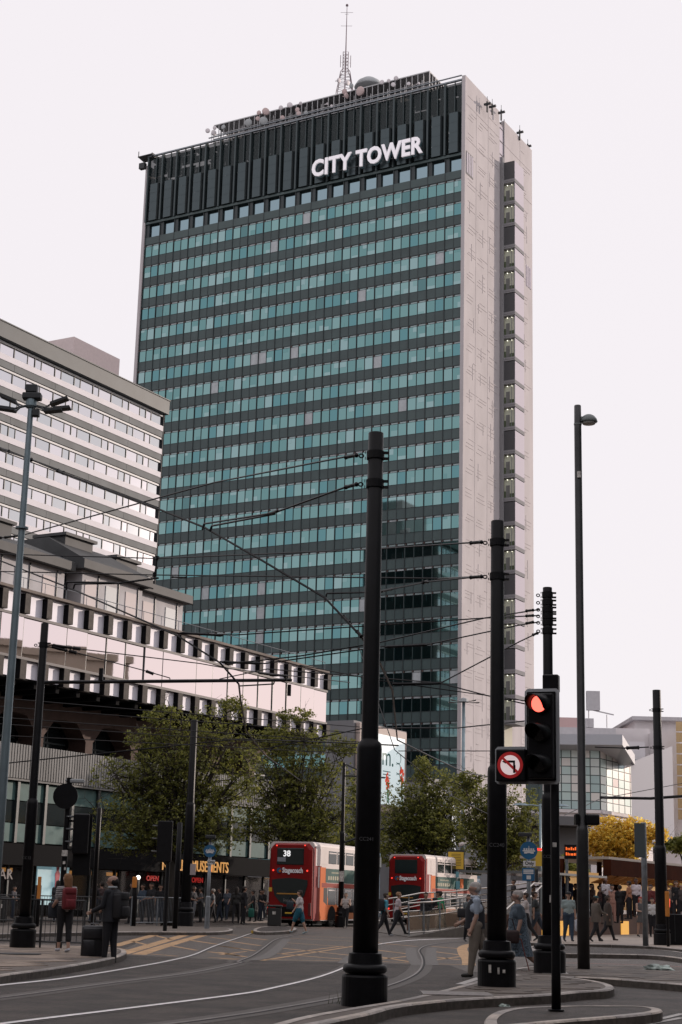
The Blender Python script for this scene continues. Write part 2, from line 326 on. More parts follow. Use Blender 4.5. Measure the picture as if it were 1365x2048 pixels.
        zone = 'left end of the roof rack' if px < 460 else 'middle left of the roof rack' if px < 620 else 'foot of the roof mast' if px < 712 else 'right end of the roof rack'
        c_ = ('grey', 'pinkish', 'white')[kd]
        ords = sum(1 for q_ in DS[:i] if (q_[0] < 460) == (px < 460) and q_[3] == kd and (('l' if q_[0] < 460 else 'm' if q_[0] < 620 else 'f' if q_[0] < 712 else 'r') == ('l' if px < 460 else 'm' if px < 620 else 'f' if px < 712 else 'r')))
        o['label'] = '%s %s %s dish antenna at the %s' % (['first', 'second', 'third', 'fourth', 'fifth', 'sixth', 'seventh'][ords]+' from left,', 'large' if rp > 7 else 'small', c_, zone)
        o['category'] = 'antenna'; o['group'] = 'dish antennas on the tower roof'
    # big half dish behind rack
    q = MB(); q.lathe([(.05, 1.6), (1., 1.45), (1.9, .8), (2.35, 0), (2.2, -.1)], n=24); o = q.build('radome', dm[0], None, True); o.location = P(738, 175, 231); o['label'] = 'large grey domed aerial cover behind the rooftop rack'; o['category'] = 'radome'
    # mast
    m = thing('roof_mast', 'slender lattice radio mast rising from the tower roof', 'mast', P(690, 185, 228)-Vector((0, 0, 1.0)))
    base = m.location.z; top = P(697, 12, 228).z-base; b = MB(); sq = [(1, 1), (1, -1), (-1, -1), (-1, 1)]
    def wid(z): return 1.15*(1-z/7.5)+.25 if z < 4.6 else .42
    zs = [0, .9, 1.7, 2.4, 3.1, 3.7, 4.3, 4.9, 5.5, 6.1, 6.7, 7.3, 7.9]
    for a, c in zip(zs, zs[1:]):
        for i in range(4):
            s1, s2 = sq[i], sq[(i+1) % 4]; wa, wb = wid(a), wid(c)
            b.tube([(s1[0]*wa, s1[1]*wa, a), (s1[0]*wb, s1[1]*wb, c)], .05, 4, False)
            b.tube([(s1[0]*wa, s1[1]*wa, a), (s2[0]*wb, s2[1]*wb, c)], .03, 3, False); b.tube([(s1[0]*wb, s1[1]*wb, c), (s2[0]*wb, s2[1]*wb, c)], .03, 3, False)
    pk = mat('mast_steel', (.20, .15, .17), .6)
    b.build('lattice', pk, m)
    b = MB(); b.tube([(0, 0, 0), (0, 0, 8), (0, 0, top)], [.1, .1, .045], 6); b.lathe([(.05, 0), (.22, .1), (.2, .35), (.05, .42)], (0, 0, top-.1), 10)
    for z, l in ((top-1.2, 1.0), (top-3.6, .9), (top-1.5, .3)): b.tube([(-l, 0, z), (l, 0, z+.05)], .03, 4)
    b.build('pole', pk, m)
    b = MB()
    for i in range(6):
        a = i*1.047; b.tube([(.8*math.cos(a), .8*math.sin(a), 5.4), (.8*math.cos(a), .8*math.sin(a), 7.5)], .05, 4); b.tube([(0, 0, 6.2), (.8*math.cos(a), .8*math.sin(a), 6.2)], .02, 3)
    b.build('whip_aerials', pk, m)
    # small things on the roof edge
    for j, (px, py, Yd) in enumerate([(975, 205, 217), (985, 210, 218), (1003, 222, 222), (1040, 262, 230), (1056, 290, 234)]):
        p = P(px, py, Yd); q = MB(); q.box((-.1, -.1, -1.6), (.1, .1, .2)); q.box((-.5, -.15, -.4), (.6, .15, -.1)); q.tube([(0, 0, 0), (.0, 0, 1)], .04, 4)
        q.build('roof_camera_bracket', darkst, T, loc=T.matrix_basis.inverted()@p)
    q = MB(); q.box((-1.6, -.1, 0), (1.2, 2, .15)); q.tube([(-1.6, 0, .1), (.2, 0, -1.6)], .06, 4); q.tube([(-1.6, 1.8, .1), (.2, 0, -1.6)], .06, 4); q.box((-1.2, -.2, -2.2), (-.1, .5, -1.2)); q.box((-1.6, 0, .15), (-1.5, .1, 1.1)); q.box((1.1, 0, -.3), (1.3, 2, .3))
    q.build('window_cleaning_cradle', darkst, T, loc=(-W-.3, -.6, ZT+.1))
    return T
TOW = tower()
def tower_base():
    b = thing('low_office_block', 'pale concrete low block at the foot of the tower behind the trees', 'building', (16.45, 213.1, 0), -YAW)
    q = MB(); q.box((-52, -8, 0), (-.6, -.4, 16.6)); q.box((.6, -.2, 0), (26, 24, 9)); q.build('wall', mat('pale_render', (.30, .30, .31), .8, var=.1, vs=.3), b)
    for z in (5, 9.3):
        for i in range(16): q = MB(); q.box((-50+i*3.1, -8.08, z), (-50+i*3.1+2.5, -7.98, z+2.2)); q.build('window', GLS[5], b)
    q = MB(); q.box((-52.2, -8.3, 16.6), (-.5, -.35, 17.0)); q.build('coping', mat('coping_dark', (.07, .07, .075), .6), b)
tower_base()
def screen_block():
    p = P(708, 1440, 150); z = p.z; x, y = p.x, p.y
    t = thing('screen_tower', 'grey concrete block carrying the large advertising screen above the trees', 'billboard', (x, y, 0), -YAW)
    gc = mat('block_grey', (.20, .20, .21), .8, var=.1, vs=.5)
    b = MB(); b.box((-3.0, 0, 0), (0, 11, z)); b.build('wall', gc, t)
    for zz in np.arange(z-2, 6, -2.2): b = MB(); b.box((-3.0, -.02, zz), (0, 0, zz+.03)); b.build('panel_joint', pinkd, t)
    b = MB(); b.rbox((0, .3, 9.6), (.5, 10.2, z-.15), .15); b.build('frame', mat('screen_frame', (.36, .29, .26), .6), t)
    b = MB(); b.box((.5, 1.0, 10.4), (.56, 9.6, z-.9)); b.build('screen_face', mat('screen_lit', (.5, .55, .55), .5, emit=(.72, .84, .86), es=.55), t)
    tg = mat('screen_green', (.01, .12, .10), .5)
    text('C', 2.6, tg, t, (.58, 2.0, z-3.2), FACE_X, 'lettering', .004, .02); text('m.', 2.6, tg, t, (.58, 6.0, z-3.0), FACE_X, 'lettering', .004, .0)
    b = MB()
    for k in range(3):
        pts = [(.58, 8.2+.55*math.sin(a)*(1-.1*k), z-2.9-k*1.0+.55*math.cos(a)) for a in np.linspace(-.8, 3.9, 12)]; b.tube(pts, .035, 4)
    b.build('logo_swirl', tg, t)
    for i in range(3): b = MB(); b.box((.57, 5.0, z-4.4-i*.3), (.575, 6.6, z-4.32-i*.3)); b.build('text_line', tg, t)
    fm = [mat('flower_red', (.65, .08, .03), .6, emit=(.8, .1, .05), es=.3), mat('flower_orange', (.8, .35, .05), .6, emit=(.8, .35, .05), es=.3), mat('stem_green', (.05, .25, .1), .6)]
    b = MB(); r = random.Random(4)
    for (yy, zz, rr, mi) in [(5.9, 12.9, .5, 0), (8.9, 13.8, .6, 0), (9.0, 13.0, .4, 0), (6.1, 12.2, .4, 0), (1.2, 14.2, .5, 1), (1.3, 12.8, .6, 1), (1.4, 11.5, .5, 1)]:
        b.mi = mi
        for _ in range(14): a = r.uniform(0, 6.3); q = r.uniform(0, rr); b.lathe([(.02, 0), (.2, .01)], n=8) if 0 else b.quad((.575, yy+q*math.cos(a)-.15, zz+q*math.sin(a)-.15), (.575, yy+q*math.cos(a)+.15, zz+q*math.sin(a)-.12), (.575, yy+q*math.cos(a)+.12, zz+q*math.sin(a)+.16), (.575, yy+q*math.cos(a)-.14, zz+q*math.sin(a)+.13))
        b.mi = 2; b.tube([(.575, yy, zz-.3), (.575, yy+.2, 10.6)], .05, 4)
    b.build('flower_print', fm, t)
screen_block()
# ------------------------------------------------------------------ banded hotel
def hotel():
    o = P(330, 815, 190); t = thing('banded_hotel', 'slab hotel with white and grey horizontal bands behind the glass podium', 'hotel', (o.x, o.y, 0), -YAW)
    ZT = P(330, 803, 190).z; L = 62; FL = 2.98
    wb = mat('hotel_white_band', (.60, .58, .62), .6, var=.05, vs=.4); dgb = mat('hotel_grey_band', (.135, .145, .15), .7, var=.16, vs=.5, stretch=(1, 1, .3)); tr = mat('hotel_track', (.50, .50, .50), .5)
    gl = [mat('hotel_glass_%d' % i, c, .06, 1., bump=.06, bs=.5) for i, c in enumerate([(.60, .60, .64), (.68, .66, .70), (.52, .54, .57)])]
    b = MB(); b.box((-14, -L, 0), (-.45, -.1, ZT-.2)); b.build('core', mat('hotel_core', (.05, .052, .055), .6), t)
    b = MB(); b.box((-14.3, -L, ZT-1.75), (.55, .25, ZT)); b.box((-14.4, -L, ZT), (.65, .35, ZT+.12)); b.build('roof_fascia', mat('hotel_fascia', (.06, .07, .073), .55, var=.15, vs=.6), t)
    q = MB(); q.box((-14.2, -.06, 0), (-.02, .08, ZT-1.8)); q.build('end_wall', mat('hotel_end_dark', (.03, .033, .036), .7, var=.3, vs=.3), t); q = MB(); pr = 3.5
    def wmesh(i, flip):
        q = MB(); a, c = (1.12, 3.38) if not flip else (2.26, 3.38)
        q.mi = i; q.box((-.32, .04, 0), (-.28, a-.04, 1.2)); q.mi = (i+1) % 3; q.box((-.32, a+.04, 0), (-.28, c, 1.2)); q.mi = 3; q.box((-.34, -.06, -.02), (-.2, .04, 1.22)); q.box((-.34, a-.04, 0), (-.22, a+.04, 1.2))
        return q.mesh('window', gl+[tframe])
    WM = [wmesh(i, f) for i in range(3) for f in (0, 0, 1)]
    r = random.Random(5)
    for k in range(15):
        zt = ZT-1.75-k*FL
        b = MB(); b.box((-13.9, -L, zt-2.2), (0, -.1, zt-1.52)); b.build('white_band', wb, t)
        for i in range(9): b = MB(); b.box((-14, -(i+1)*7+.02, zt-2.98), (-.06, -i*7-.02, zt-2.2)); b.build('grey_panel', dgb, t)
        b = MB(); b.box((-.35, -L, zt-.30), (-.12, -.02, zt-.08)); b.build('blind_track', tr, t)
        for i in range(17):
            link('window', WM[r.randrange(9)], t, (0, -(i+1)*pr+(k*.9) % .8*0, zt-1.5))
    pm = mat('plant_box_pink', (.66, .55, .54), .8, var=.05); p = P(147, 700, 185); l = t.matrix_basis.inverted()@p; zt = P(147, 673, 185).z
    b = MB(); b.box((l.x-5, l.y, ZT-1), (l.x, l.y+9.3, zt)); b.build('plant_box', pm, t)
    b = MB(); b.box((-9, -.9, ZT), (-6, -.3, ZT+1.2)); b.build('vent_cowl', pm, t)
hotel()
# ------------------------------------------------------------------ glass podium
def podium():
    o = P(656, 1345, 113); t = thing('glass_podium', 'brutalist podium with a long overhanging mirror glass gallery and toothed concrete bands', 'building', (o.x, o.y, 0), -YAW)
    ZT = o.z; sp = 1.83; n = 24; L = n*sp
    tooth = mat('tooth_concrete', (.062, .053, .047), .8, var=.35, vs=5, bump=.5, bs=12); pan = mat('podium_panel', (.80, .78, .86), .55, var=.10, vs=1.2, stretch=(1, 1, .4)); ledge = mat('podium_ledge', (.15, .125, .11), .8, var=.2, vs=1)
    mir = mat('mirror_glass', (.76, .68, .71), .015, 1., bump=.05, bs=.35); sill = mat('podium_sill', (.11, .10, .10), .6)
    z1 = ZT-1.35; z2 = z1-2.25; z3 = z2-1.05
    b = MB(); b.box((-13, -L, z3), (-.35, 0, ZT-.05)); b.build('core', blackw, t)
    b = MB(); b.box((-13, -L, ZT-.05), (.1, .1, ZT+.10)); b.build('roof_ledge', ledge, t)
    b = MB(); b.box((-.4, -L, z1-.09), (.05, 0, z1+.05)); b.box((-.4, -L, z2-.12), (.06, 0, z2+.02)); b.build('sill', sill, t)
    q = MB(); q.box((-.3, .05, z1+.06), (-.22, sp-.02, ZT-.06)); PU = q.mesh('upper_panel', pan)
    q = MB(); q.box((-.3, .05, z3), (-.22, sp-.02, z2-.13)); PL = q.mesh('lower_panel', pan)
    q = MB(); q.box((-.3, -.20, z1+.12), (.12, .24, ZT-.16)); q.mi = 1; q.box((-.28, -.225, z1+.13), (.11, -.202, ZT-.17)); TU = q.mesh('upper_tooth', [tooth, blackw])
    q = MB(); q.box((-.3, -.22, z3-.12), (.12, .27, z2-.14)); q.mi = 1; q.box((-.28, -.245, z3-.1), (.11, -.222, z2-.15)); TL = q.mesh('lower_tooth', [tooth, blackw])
    q = MB(); q.box((-.09, .03, z2+.03), (-.03, sp-.03, z1-.1)); GM = q.mesh('glass_pane', mir)
    q = MB(); q.box((-.16, -.03, z2+.02), (-.025, .03, z1-.09)); MM = q.mesh('mullion', tframe)
    for i in range(n):
        y = -(i+1)*sp
        link('upper_panel', PU, t, (0, y, 0)); link('lower_panel', PL, t, (0, y, 0)); link('mullion', MM, t, (0, y, 0))
        g = link('glass_pane', GM, t, (0, y, 0)); g.rotation_euler = (0, rnd.uniform(-.004, .004), rnd.uniform(-.006, .006))
    for i in range(n+1): link('upper_tooth', TU, t, (0, -i*sp+.05, 0)); link('lower_tooth', TL, t, (0, -i*sp+.05, 0))
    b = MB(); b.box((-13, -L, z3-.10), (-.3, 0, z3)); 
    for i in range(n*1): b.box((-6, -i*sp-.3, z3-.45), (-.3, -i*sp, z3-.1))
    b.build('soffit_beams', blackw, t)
    b = MB()                                                            # roof handrail
    for i in range(n+1): b.tube([(-.25, -i*sp, ZT+.1), (-.25, -i*sp, ZT+.75)], .02, 4)
    b.tube([(-.25, -L, ZT+.75), (-.25, 0, ZT+.75)], .022, 4); b.build('roof_handrail', steel, t)
    # set-back arcade with tapering columns
    zb = 9.0; xx = -4.2; cw = 4.6
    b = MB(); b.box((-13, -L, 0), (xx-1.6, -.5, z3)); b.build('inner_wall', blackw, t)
    for i in range(9):
        y = -3-i*cw; hw = cw/2+.01; q = MB(); T_ = z3-1.3
        pts = [(y-hw, z3-.11), (y-hw, T_), (y-.75, zb+1.45), (y-.3, zb+1.05), (y-.3, zb), (y+.3, zb), (y+.3, zb+1.05), (y+.75, zb+1.45), (y+hw, T_), (y+hw, z3-.11)]
        pts = [(y-hw+.0, z3-.11), (y-hw, T_+.1), (y-1.25, T_), (y-.34, zb+1.25), (y-.34, zb-.2), (y+.34, zb-.2), (y+.34, zb+1.25), (y+1.25, T_), (y+hw, T_+.1), (y+hw, z3-.11)]
        m = len(pts); vs = [(xx, a, c) for a, c in pts]+[(xx-1.3, a, c) for a, c in pts]
        q.add(vs, [tuple(reversed(range(m))), tuple(range(m, 2*m))]+[(k, (k+1) % m, m+(k+1) % m, m+k) for k in range(m)]); q.build('tapered_column', rust, t)
        q = MB(); q.box((xx-1.5, y+.6, zb), (xx-1.4, y+cw-.6, T_)); q.build('recessed_window', mat('dark_glass', (.03, .04, .045), .1, .6), t)
        q = MB(); q.box((xx-1.38, y+cw/2-.04, zb), (xx-1.34, y+cw/2+.04, T_)); q.box((xx-1.38, y+.6, zb+1.0), (xx-1.34, y+cw-.6, zb+1.1)); q.build('window_frame', tframe, t)
    # ribbed concrete band
    b = MB(); b.box((-4.2, -L, 7.1), (-.02, 0, 7.2)); b.box((-4.2, -L, 7.2), (-.05, -.02, 9.0))
    b.build('concrete_band', conc, t)
    b = MB()
    for i in range(int(L/.22)): b.box((-.05, -(i+1)*.22+.04, 7.22), (.05, -(i+1)*.22+.18, 9.0))
    b.build('concrete_ribs', conc, t, kind='stuff')
    # first floor glazing
    fg = mat('frosted_glass', (.07, .13, .125), .5, 0, spec=.15, var=.15, vs=2.); dg = MATS['dark_glass']; og = mat('orange_interior', (.25, .12, .05), .5, var=.7, vs=1.2, emit=(.5, .22, .07), es=.10)
    b = MB(); b.box((-.6, -L, 3.9), (-.4, 0, 7.1)); b.build('glazing_back', blackw, t)
    for i in range(19):
        y = -(i+1)*2.3
        for (za, zb_, mm, nm) in ((6.1, 7.05, fg, 'upper_pane'), (4.95, 6.05, og if i in (16, 17, 18) else dg, 'middle_pane'), (3.95, 4.9, fg, 'lower_pane')):
            q = MB(); q.box((-.35, y+.14, za), (-.3, y+2.26, zb_)); q.build(nm, mm, t)
        q = MB(); q.box((-.4, y-.1, 3.9), (-.15, y+.1, 7.1)); q.build('mullion', tframe, t)
    b = MB(); b.box((-.8, -L, 2.75), (.15, 0, 3.85)); b.build('shop_fascia', blackw, t)
    # shopfronts
    b = MB(); b.box((-4.6, -L, 0), (-4.4, 0, 2.8)); b.build('shop_back_wall', mat('shop_dark', (.03, .022, .02), .8, var=.5, vs=1), t)
    wl = mat('warm_strip_light', (1, .6, .2), .5, emit=(1, .55, .2), es=2.2)
    for (y0, y1) in ((-34.5, -33.2), (-31.6, -30.8), (-29.8, -29.2), (-27, -25.5), (-24.8, -24), (-22.5, -21.6), (-38, -36.5), (-41, -40)):
        q = MB(); q.box((-1.5, y0, 2.42), (-1.4, y1, 2.62)); q.build('shop_light', mat('shop_glow', (.6, .3, .1), .5, emit=(1, .45, .12), es=.55), t)
    for (y0, y1) in ((-5.9, -4.6), (-4.3, -3.2)): q = MB(); q.box((.16, y0, 2.62), (.2, y1, 2.74)); q.build('strip_light', wl, t)
    for i in range(18): q = MB(); q.box((-.6, -(i+1)*2.3-.06, 0.12), (-.45, -(i+1)*2.3+.06, 2.75)); q.build('shopfront_post', tframe, t)
    for i in range(18):
        q = MB(); q.box((-.56, -(i+1)*2.3+.07, .5), (-.54, -i*2.3-.07, 2.7)); q.build('shop_window', mat('shop_glass', (.02, .02, .022), .05, 0, alpha=.35), t)
    amb = mat('amber_letters', (.9, .5, .15), .5, emit=(1, .48, .15), es=.36)
    def yx(px, x, z=3): return min((abs(PX(t.matrix_basis@Vector((x, yy, z)))-px), yy) for yy in np.arange(-60, 2, .05))[1]
    def yat(px): return yx(px, .2)
    ya, yb = yat(330), yat(468)
    text('NOBLE AMUSEMENTS', .92, amb, t, (.22, (ya+yb)/2-.5, 3.15), FACE_X, 'shop_lettering', .02, .006, sx=(yb-ya)/9.3)
    for px in (323, 412): text('OPEN', .42, mat('open_red', (.2, .01, .01), .5, emit=(1, .04, .03), es=.22), t, (-.4, yat(px), 2.35), FACE_X, 'open_sign', .02, .004, sx=1.15)
    text('SPAR', .75, mat('dim_letters', (.10, .08, .08), .5, emit=(.5, .42, .4), es=.08), t, (-.35, yat(20), 2.25), FACE_X, 'shop_lettering', .02, 0, sx=1.15)
    # posters in windows
    for j, (px, c) in enumerate([(92+15, (.25, .42, .47)), (135, (.30, .46, .50))]):
        y = yat(px); q = MB(); q.box((-.3, y-.75, .75), (-.22, y+.75, 3.1)); q.build('lit_poster', mat('poster_%d' % j, c, .4, emit=c, es=.35, var=.2, vs=.6), t)
    q = MB(); y = yat(135); q.lathe([(.05, 0), (.2, .1), (.16, .6), (.22, 1.), (.1, 1.15), (.13, 1.35), (.03, 1.5)], (-.2, y-.25, 1.4), 10, .12, 1); q.build('poster_figure', mat('poster_pink', (.55, .12, .15), .6), t)
    # mansard storey on the roof
    mr = mat('mansard_grey', (.042, .044, .046), .65, var=.2, vs=1.2); wp = mat('render_pale', (.42, .41, .43), .7, var=.12, vs=1.); wpp = mat('render_pinkish', (.50, .44, .44), .6)
    def zx(px, py, x):
        y = yx(px, x, ZT+2); q = t.matrix_basis@Vector((x, y, 0)); return P(px, py, q.y).z
    for (pa, pb, ze, zr, x) in ((-40, 129, zx(60, 1122, -2.6), 1.7, -2.6), (164, 284, zx(200, 1150, -2.2), 2.1, -2.2), (277, 366, zx(320, 1194, -2.6), 1.5, -2.6)):
        ya, yb = yx(pa, x, ZT+2), yx(pb, x, ZT+2); q = MB(); q.box((x-6, ya, ZT), (x, yb, ze)); q.build('mansard_wall', wp, t)
        q = MB(); e = .45; q.add([(x+e, ya-e, ze), (x+e, yb+e, ze), (x-6, yb+e, ze), (x-6, ya-e, ze), (x+e, ya-e, ze+.55), (x+e, yb+e, ze+.55), (x-6, yb+e, ze+.55), (x-6, ya-e, ze+.55), (x-2.4, ya-e, ze+zr), (x-2.4, yb-.6, ze+zr), (x-6, yb-.6, ze+zr), (x-6, ya-e, ze+zr)],
             [(0, 3, 2, 1), (0, 1, 5, 4), (1, 2, 6, 5), (3, 0, 4, 7), (2, 3, 7, 6), (4, 5, 9, 8), (5, 6, 10, 9), (7, 4, 8, 11), (8, 9, 10, 11), (6, 7, 11, 10)]); q.build('mansard_roof', mr, t)
        q = MB(); q.box((x+e, ya-e, ze-.06), (x+e+.05, yb+e, ze+.02)); q.build('gutter', blackw, t)
        nn = max(2, int((yb-ya)/1.9))
        for i in range(nn):
            y = ya+(i+.5)*(yb-ya)/nn; q = MB(); q.box((x, y-.72, ZT+.1), (x+.04, y+.35, ze-.55)); q.build('roof_window', [wpp, mat('roof_glass', (.30, .33, .36), .5)][i % 2], t)
            q = MB(); q.box((x, y+.5, ZT), (x+.07, y+.56, ze-.1)); q.build('downpipe' if i % 2 else 'joint_strip', tframe, t)
    for (pa, pb, py0, x) in ((118, 186, 1076, -4.0), (222, 275, 1119, -4.6), (-20, 24, 1042, -4.5)):
        ya, yb = yx(pa, x, ZT+2), yx(pb, x, ZT+2); zt_ = zx((pa+pb)/2, py0, x)
        q = MB(); q.box((x-2.2, ya+.3, ZT+2), (x, yb-.3, zt_-.1)); q.box((x-2.4, ya+.1, zt_-.1), (x+.2, yb-.1, zt_+.08)); q.build('chimney_stack', mr, t)
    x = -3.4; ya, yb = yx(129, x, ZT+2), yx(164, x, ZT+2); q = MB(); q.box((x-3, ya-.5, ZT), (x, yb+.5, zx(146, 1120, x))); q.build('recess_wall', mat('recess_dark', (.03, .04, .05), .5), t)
    # blue clad column at the left end
    y = yat(28); q = MB(); q.box((-3.6, y-.6, 9), (-2.9, y+.55, z3-.1)); q.build('service_column', mat('slate_blue', (.05, .07, .09), .5), t)
    return t
POD = podium()
# ------------------------------------------------------------------ distant grey complex on the right
def far_block():
    A = P(1201, 1620, 140); B_ = P(1305, 1637, 152); L0 = P(1085, 1620, 140)
    t = thing('gallery_block', 'pale stone building with curved grid glass wall and winged roof beyond the tram stop', 'building', (A.x, A.y, 0))
    st = mat('pale_stone', (.68, .64, .65), .7, var=.08, vs=.5); gr = [mat('grid_glass_%d' % i, c, .3, .25, bump=.05, bs=.6) for i, c in enumerate([(.55, .68, .66), (.66, .72, .70), (.45, .58, .58), (.78, .75, .72)])]; ln = mat('grid_line', (.07, .10, .10), .5)
    A0 = Vector((0, 0, 0)); Bv = Vector((B_.x-A.x, B_.y-A.y, 0)); Lv = Vector((L0.x-A.x, L0.y-A.y, 0))
    zg0 = A.z; zg1 = P(1201, 1500, 140).z
    def slab(p, q, z0, z1, th, m, nm):
        n = (q-p).cross(Vector((0, 0, 1))).normalized(); b = MB(); b.prism([(p.x, p.y), (q.x, q.y), (q.x-n.x*th, q.y-n.y*th), (p.x-n.x*th, p.y-n.y*th)], z0, z1); return b.build(nm, m, t)
    # ground walls
    slab(Lv, A0, 0, zg0-.3, 8, st, 'wall'); slab(A0, Bv, 0, zg0-.3, 8, st, 'wall')
    slab(Lv*1.0, A0, zg0, zg1, 7, ln, 'glass_backing'); slab(A0, Bv, zg0, zg1, 7, ln, 'glass_backing')
    rr = random.Random(9)
    for (p, q, nx) in ((A0, Lv, 6), (A0, Bv, 9)):
        rows = 7; n = (q-p).cross(Vector((0, 0, 1))).normalized(); n = n if n.y < 0 else -n
        for i in range(nx):
            for k in range(rows):
                a = p+(q-p)*(i+.05)/nx; c = p+(q-p)*(i+.95)/nx; z0 = zg0+(zg1-zg0)*(k+.05)/rows; z1 = zg0+(zg1-zg0)*(k+.95)/rows
                b = MB(); b.quad((a.x+n.x*.05, a.y+n.y*.05, z0), (c.x+n.x*.05, c.y+n.y*.05, z0), (c.x+n.x*.05, c.y+n.y*.05, z1), (a.x+n.x*.05, a.y+n.y*.05, z1)); b.build('glass_pane', (gr[2 if k < 1 else rr.randrange(4)] if q is Lv else [gr[1], gr[3], mat('pink_reflection_pane', (.80, .66, .66), .5), gr[0]][rr.randrange(4) if k > 0 else 0]), t)  # right face: paler and pink panes imitate its bright reflection
    # ledges
    slab(Lv+Vector((0, -.3, 0)), A0+Vector((0, -.3, 0)), zg0-.3, zg0-.02, 8, st, 'ledge'); slab(A0+Vector((.2, -.3, 0)), Bv+Vector((.2, -.2, 0)), zg0-.3, zg0-.02, 8, st, 'ledge')
    # winged roof: dark soffit rising to a pointed prow on the right
    z = P(1215, 1490, 137).z; pr = P(1262, 1528, 143)-A; pr.z += A.z
    b = MB(); K = [(Lv.x, -2.2, z), (1.6, -2.4, z+.1), (pr.x, pr.y-2, P(1262, 1530, 141).z), (pr.x-1, 6, z-1.0), (Lv.x, 5, z-.8)]; h = .9
    vs = K+[(x, y, q+h) for x, y, q in K]; b.add(vs, [(4, 3, 2, 1, 0), (5, 6, 7, 8, 9)]+[(k, (k+1) % 5, 5+(k+1) % 5, 5+k) for k in range(5)]); b.build('wing_roof', mat('wing_grey', (.42, .43, .47), .5), t)
    # upper storeys
    def px_box(px0, px1, py0, Y, dep, m, nm, zb=None):
        a = P(px0, py0, Y)-A; c = P(px1, py0, Y)-A; b = MB(); b.box((a.x, a.y, (zb if zb is not None else 8)), (c.x, a.y+dep, a.z+A.z)); return b.build(nm, m, t)
    lit = mat('roof_grey', (.46, .45, .47), .6, var=.06)
    px_box(1075, 1290, 1478, 150, 8, st, 'upper_storey'); px_box(1085, 1232, 1453, 158, 8, lit, 'roof_storey'); px_box(1100, 1160, 1434, 166, 6, mat('pink_roof', (.55, .38, .37), .7), 'roof_house')
    px_box(1228, 1300, 1456, 160, 8, st, 'upper_storey')
    # right tower of the complex
    a = P(1268, 1440, 165)-A; c = P(1300, 1440, 165)-A
    px_box(1270, 1368, 1440, 164, 10, st, 'stair_tower'); px_box(1265, 1372, 1432, 163, 12, lit, 'stair_roof', zb=P(1300, 1440, 163).z)
    a = P(1316, 1560, 156)-A; b = MB(); zt = P(1330, 1460, 156).z; b.box((a.x, a.y, 0), (a.x+2.2, a.y+22, zt)); b.box((a.x+2.2, a.y+6, 0), (a.x+9, a.y+22, zt-1)); b.build('side_wing', st, t)
    wm = mat('amber_glass', (.62, .45, .25), .15, .5)
    p0 = P(1352, 1500, 154)-A
    for i in range(3):
        for k in range(9): b = MB(); x = p0.x+i*.8; b.box((x+.06, p0.y-.1, P(1352, 1640, 154).z+k*1.05+.06), (x+.74, p0.y, P(1352, 1640, 154).z+k*1.05+.98)); b.build('grid_window', wm, t)
    # sloping roof between
    a = P(1262, 1525, 141)-A; c = P(1345, 1492, 145)-A; b = MB(); az = P(1262, 1525, 141).z; cz = P(1345, 1492, 145).z
    b.add([(a.x, a.y, az), (c.x, c.y, cz), (c.x, c.y+8, cz-.5), (a.x, a.y+8, az-.5), (a.x, a.y, 7), (c.x, c.y, 7)], [(0, 1, 2, 3), (0, 4, 5, 1)]); b.build('link_roof', mat('link_lavender', (.42, .42, .47), .5), t)
    # roof aerial
    p = P(1190, 1440, 158)-A; b = MB(); z0 = P(1190, 1455, 158).z; b.tube([(p.x-.6, p.y, z0), (p.x-.6, p.y, z0+1.8)], .06, 5); b.tube([(p.x+1.2, p.y, z0), (p.x+1.2, p.y, z0+1.3)], .05, 5); b.box((p.x-.8, p.y-.3, z0+1.7), (p.x+.5, p.y+.3, z0+3.6)); b.tube([(p.x-.6, p.y, z0+1.8), (p.x+1.9, p.y, z0+1.3)], .07, 5); b.box((p.x-.9, p.y, z0), (p.x-.1, p.y+.4, z0+.9)); b.build('roof_aerial', lit, t)
    # canopy at street level, left of the lamp
    b = MB(); a = P(1120, 1650, 120)-A; b.box((a.x-3, a.y, P(1120, 1650, 120).z), (a.x+2.6, a.y+4, P(1120, 1632, 120).z)); b.box((a.x-3, a.y+2, 3.2), (a.x+2.6, a.y+6, P(1120, 1652, 120).z)); b.build('street_canopy', mat('canopy_grey', (.13, .13, .14), .6), t)
far_block()
# unseen street blocks, sized to shade the street or show in the mirror glass
def side_block(x0, y0, x1, y1, h, m, label, rz=0, ox=0, oy=0):
    t = thing('street_block', label, 'building', (x0, y0, 0), rz); b = MB(); b.box((0, 0, 0), (x1-x0, y1-y0, h)); b.build('wall', m, t)
    for z in np.arange(4, h-3, 3.6):
        q = MB()
        for x in np.arange(1, x1-x0-1.6, 3): q.box((x, -.06, z), (x+1.6, 0, z+2))
        for y in np.arange(1, y1-y0-1.6, 3): q.box((-.06, y, z), (0, y+1.6, z+2))
        q.build('window', GLS[5], t)
    q = MB(); q.box((-.5, -.5, h), (x1-x0+.5, y1-y0+.5, h+1)); q.build('cornice', m, t)
side_block(34, -30, 60, 62, 30, mat('grey_stone', (.22, .21, .20), .8, var=.1, vs=.2), 'unseen grey stone block on the right, sized to shade the road')
side_block(118, 120, 150, 148, 35, mat('beige_stone', (.40, .35, .27), .8, var=.1, vs=.2), 'beige stone block further along the street on the right')
side_block(-50, -46, 52, -20, 24, mat('sky_blocker_dark', (.12, .115, .11), .8, var=.1, vs=.2), 'unseen dark block added behind the viewpoint to cut sky light')  # blocks behind and to the left are added to cut sky light
side_block(-72, -30, -36, 56, 22, MATS['sky_blocker_dark'], 'unseen dark block added on the left to cut sky light')
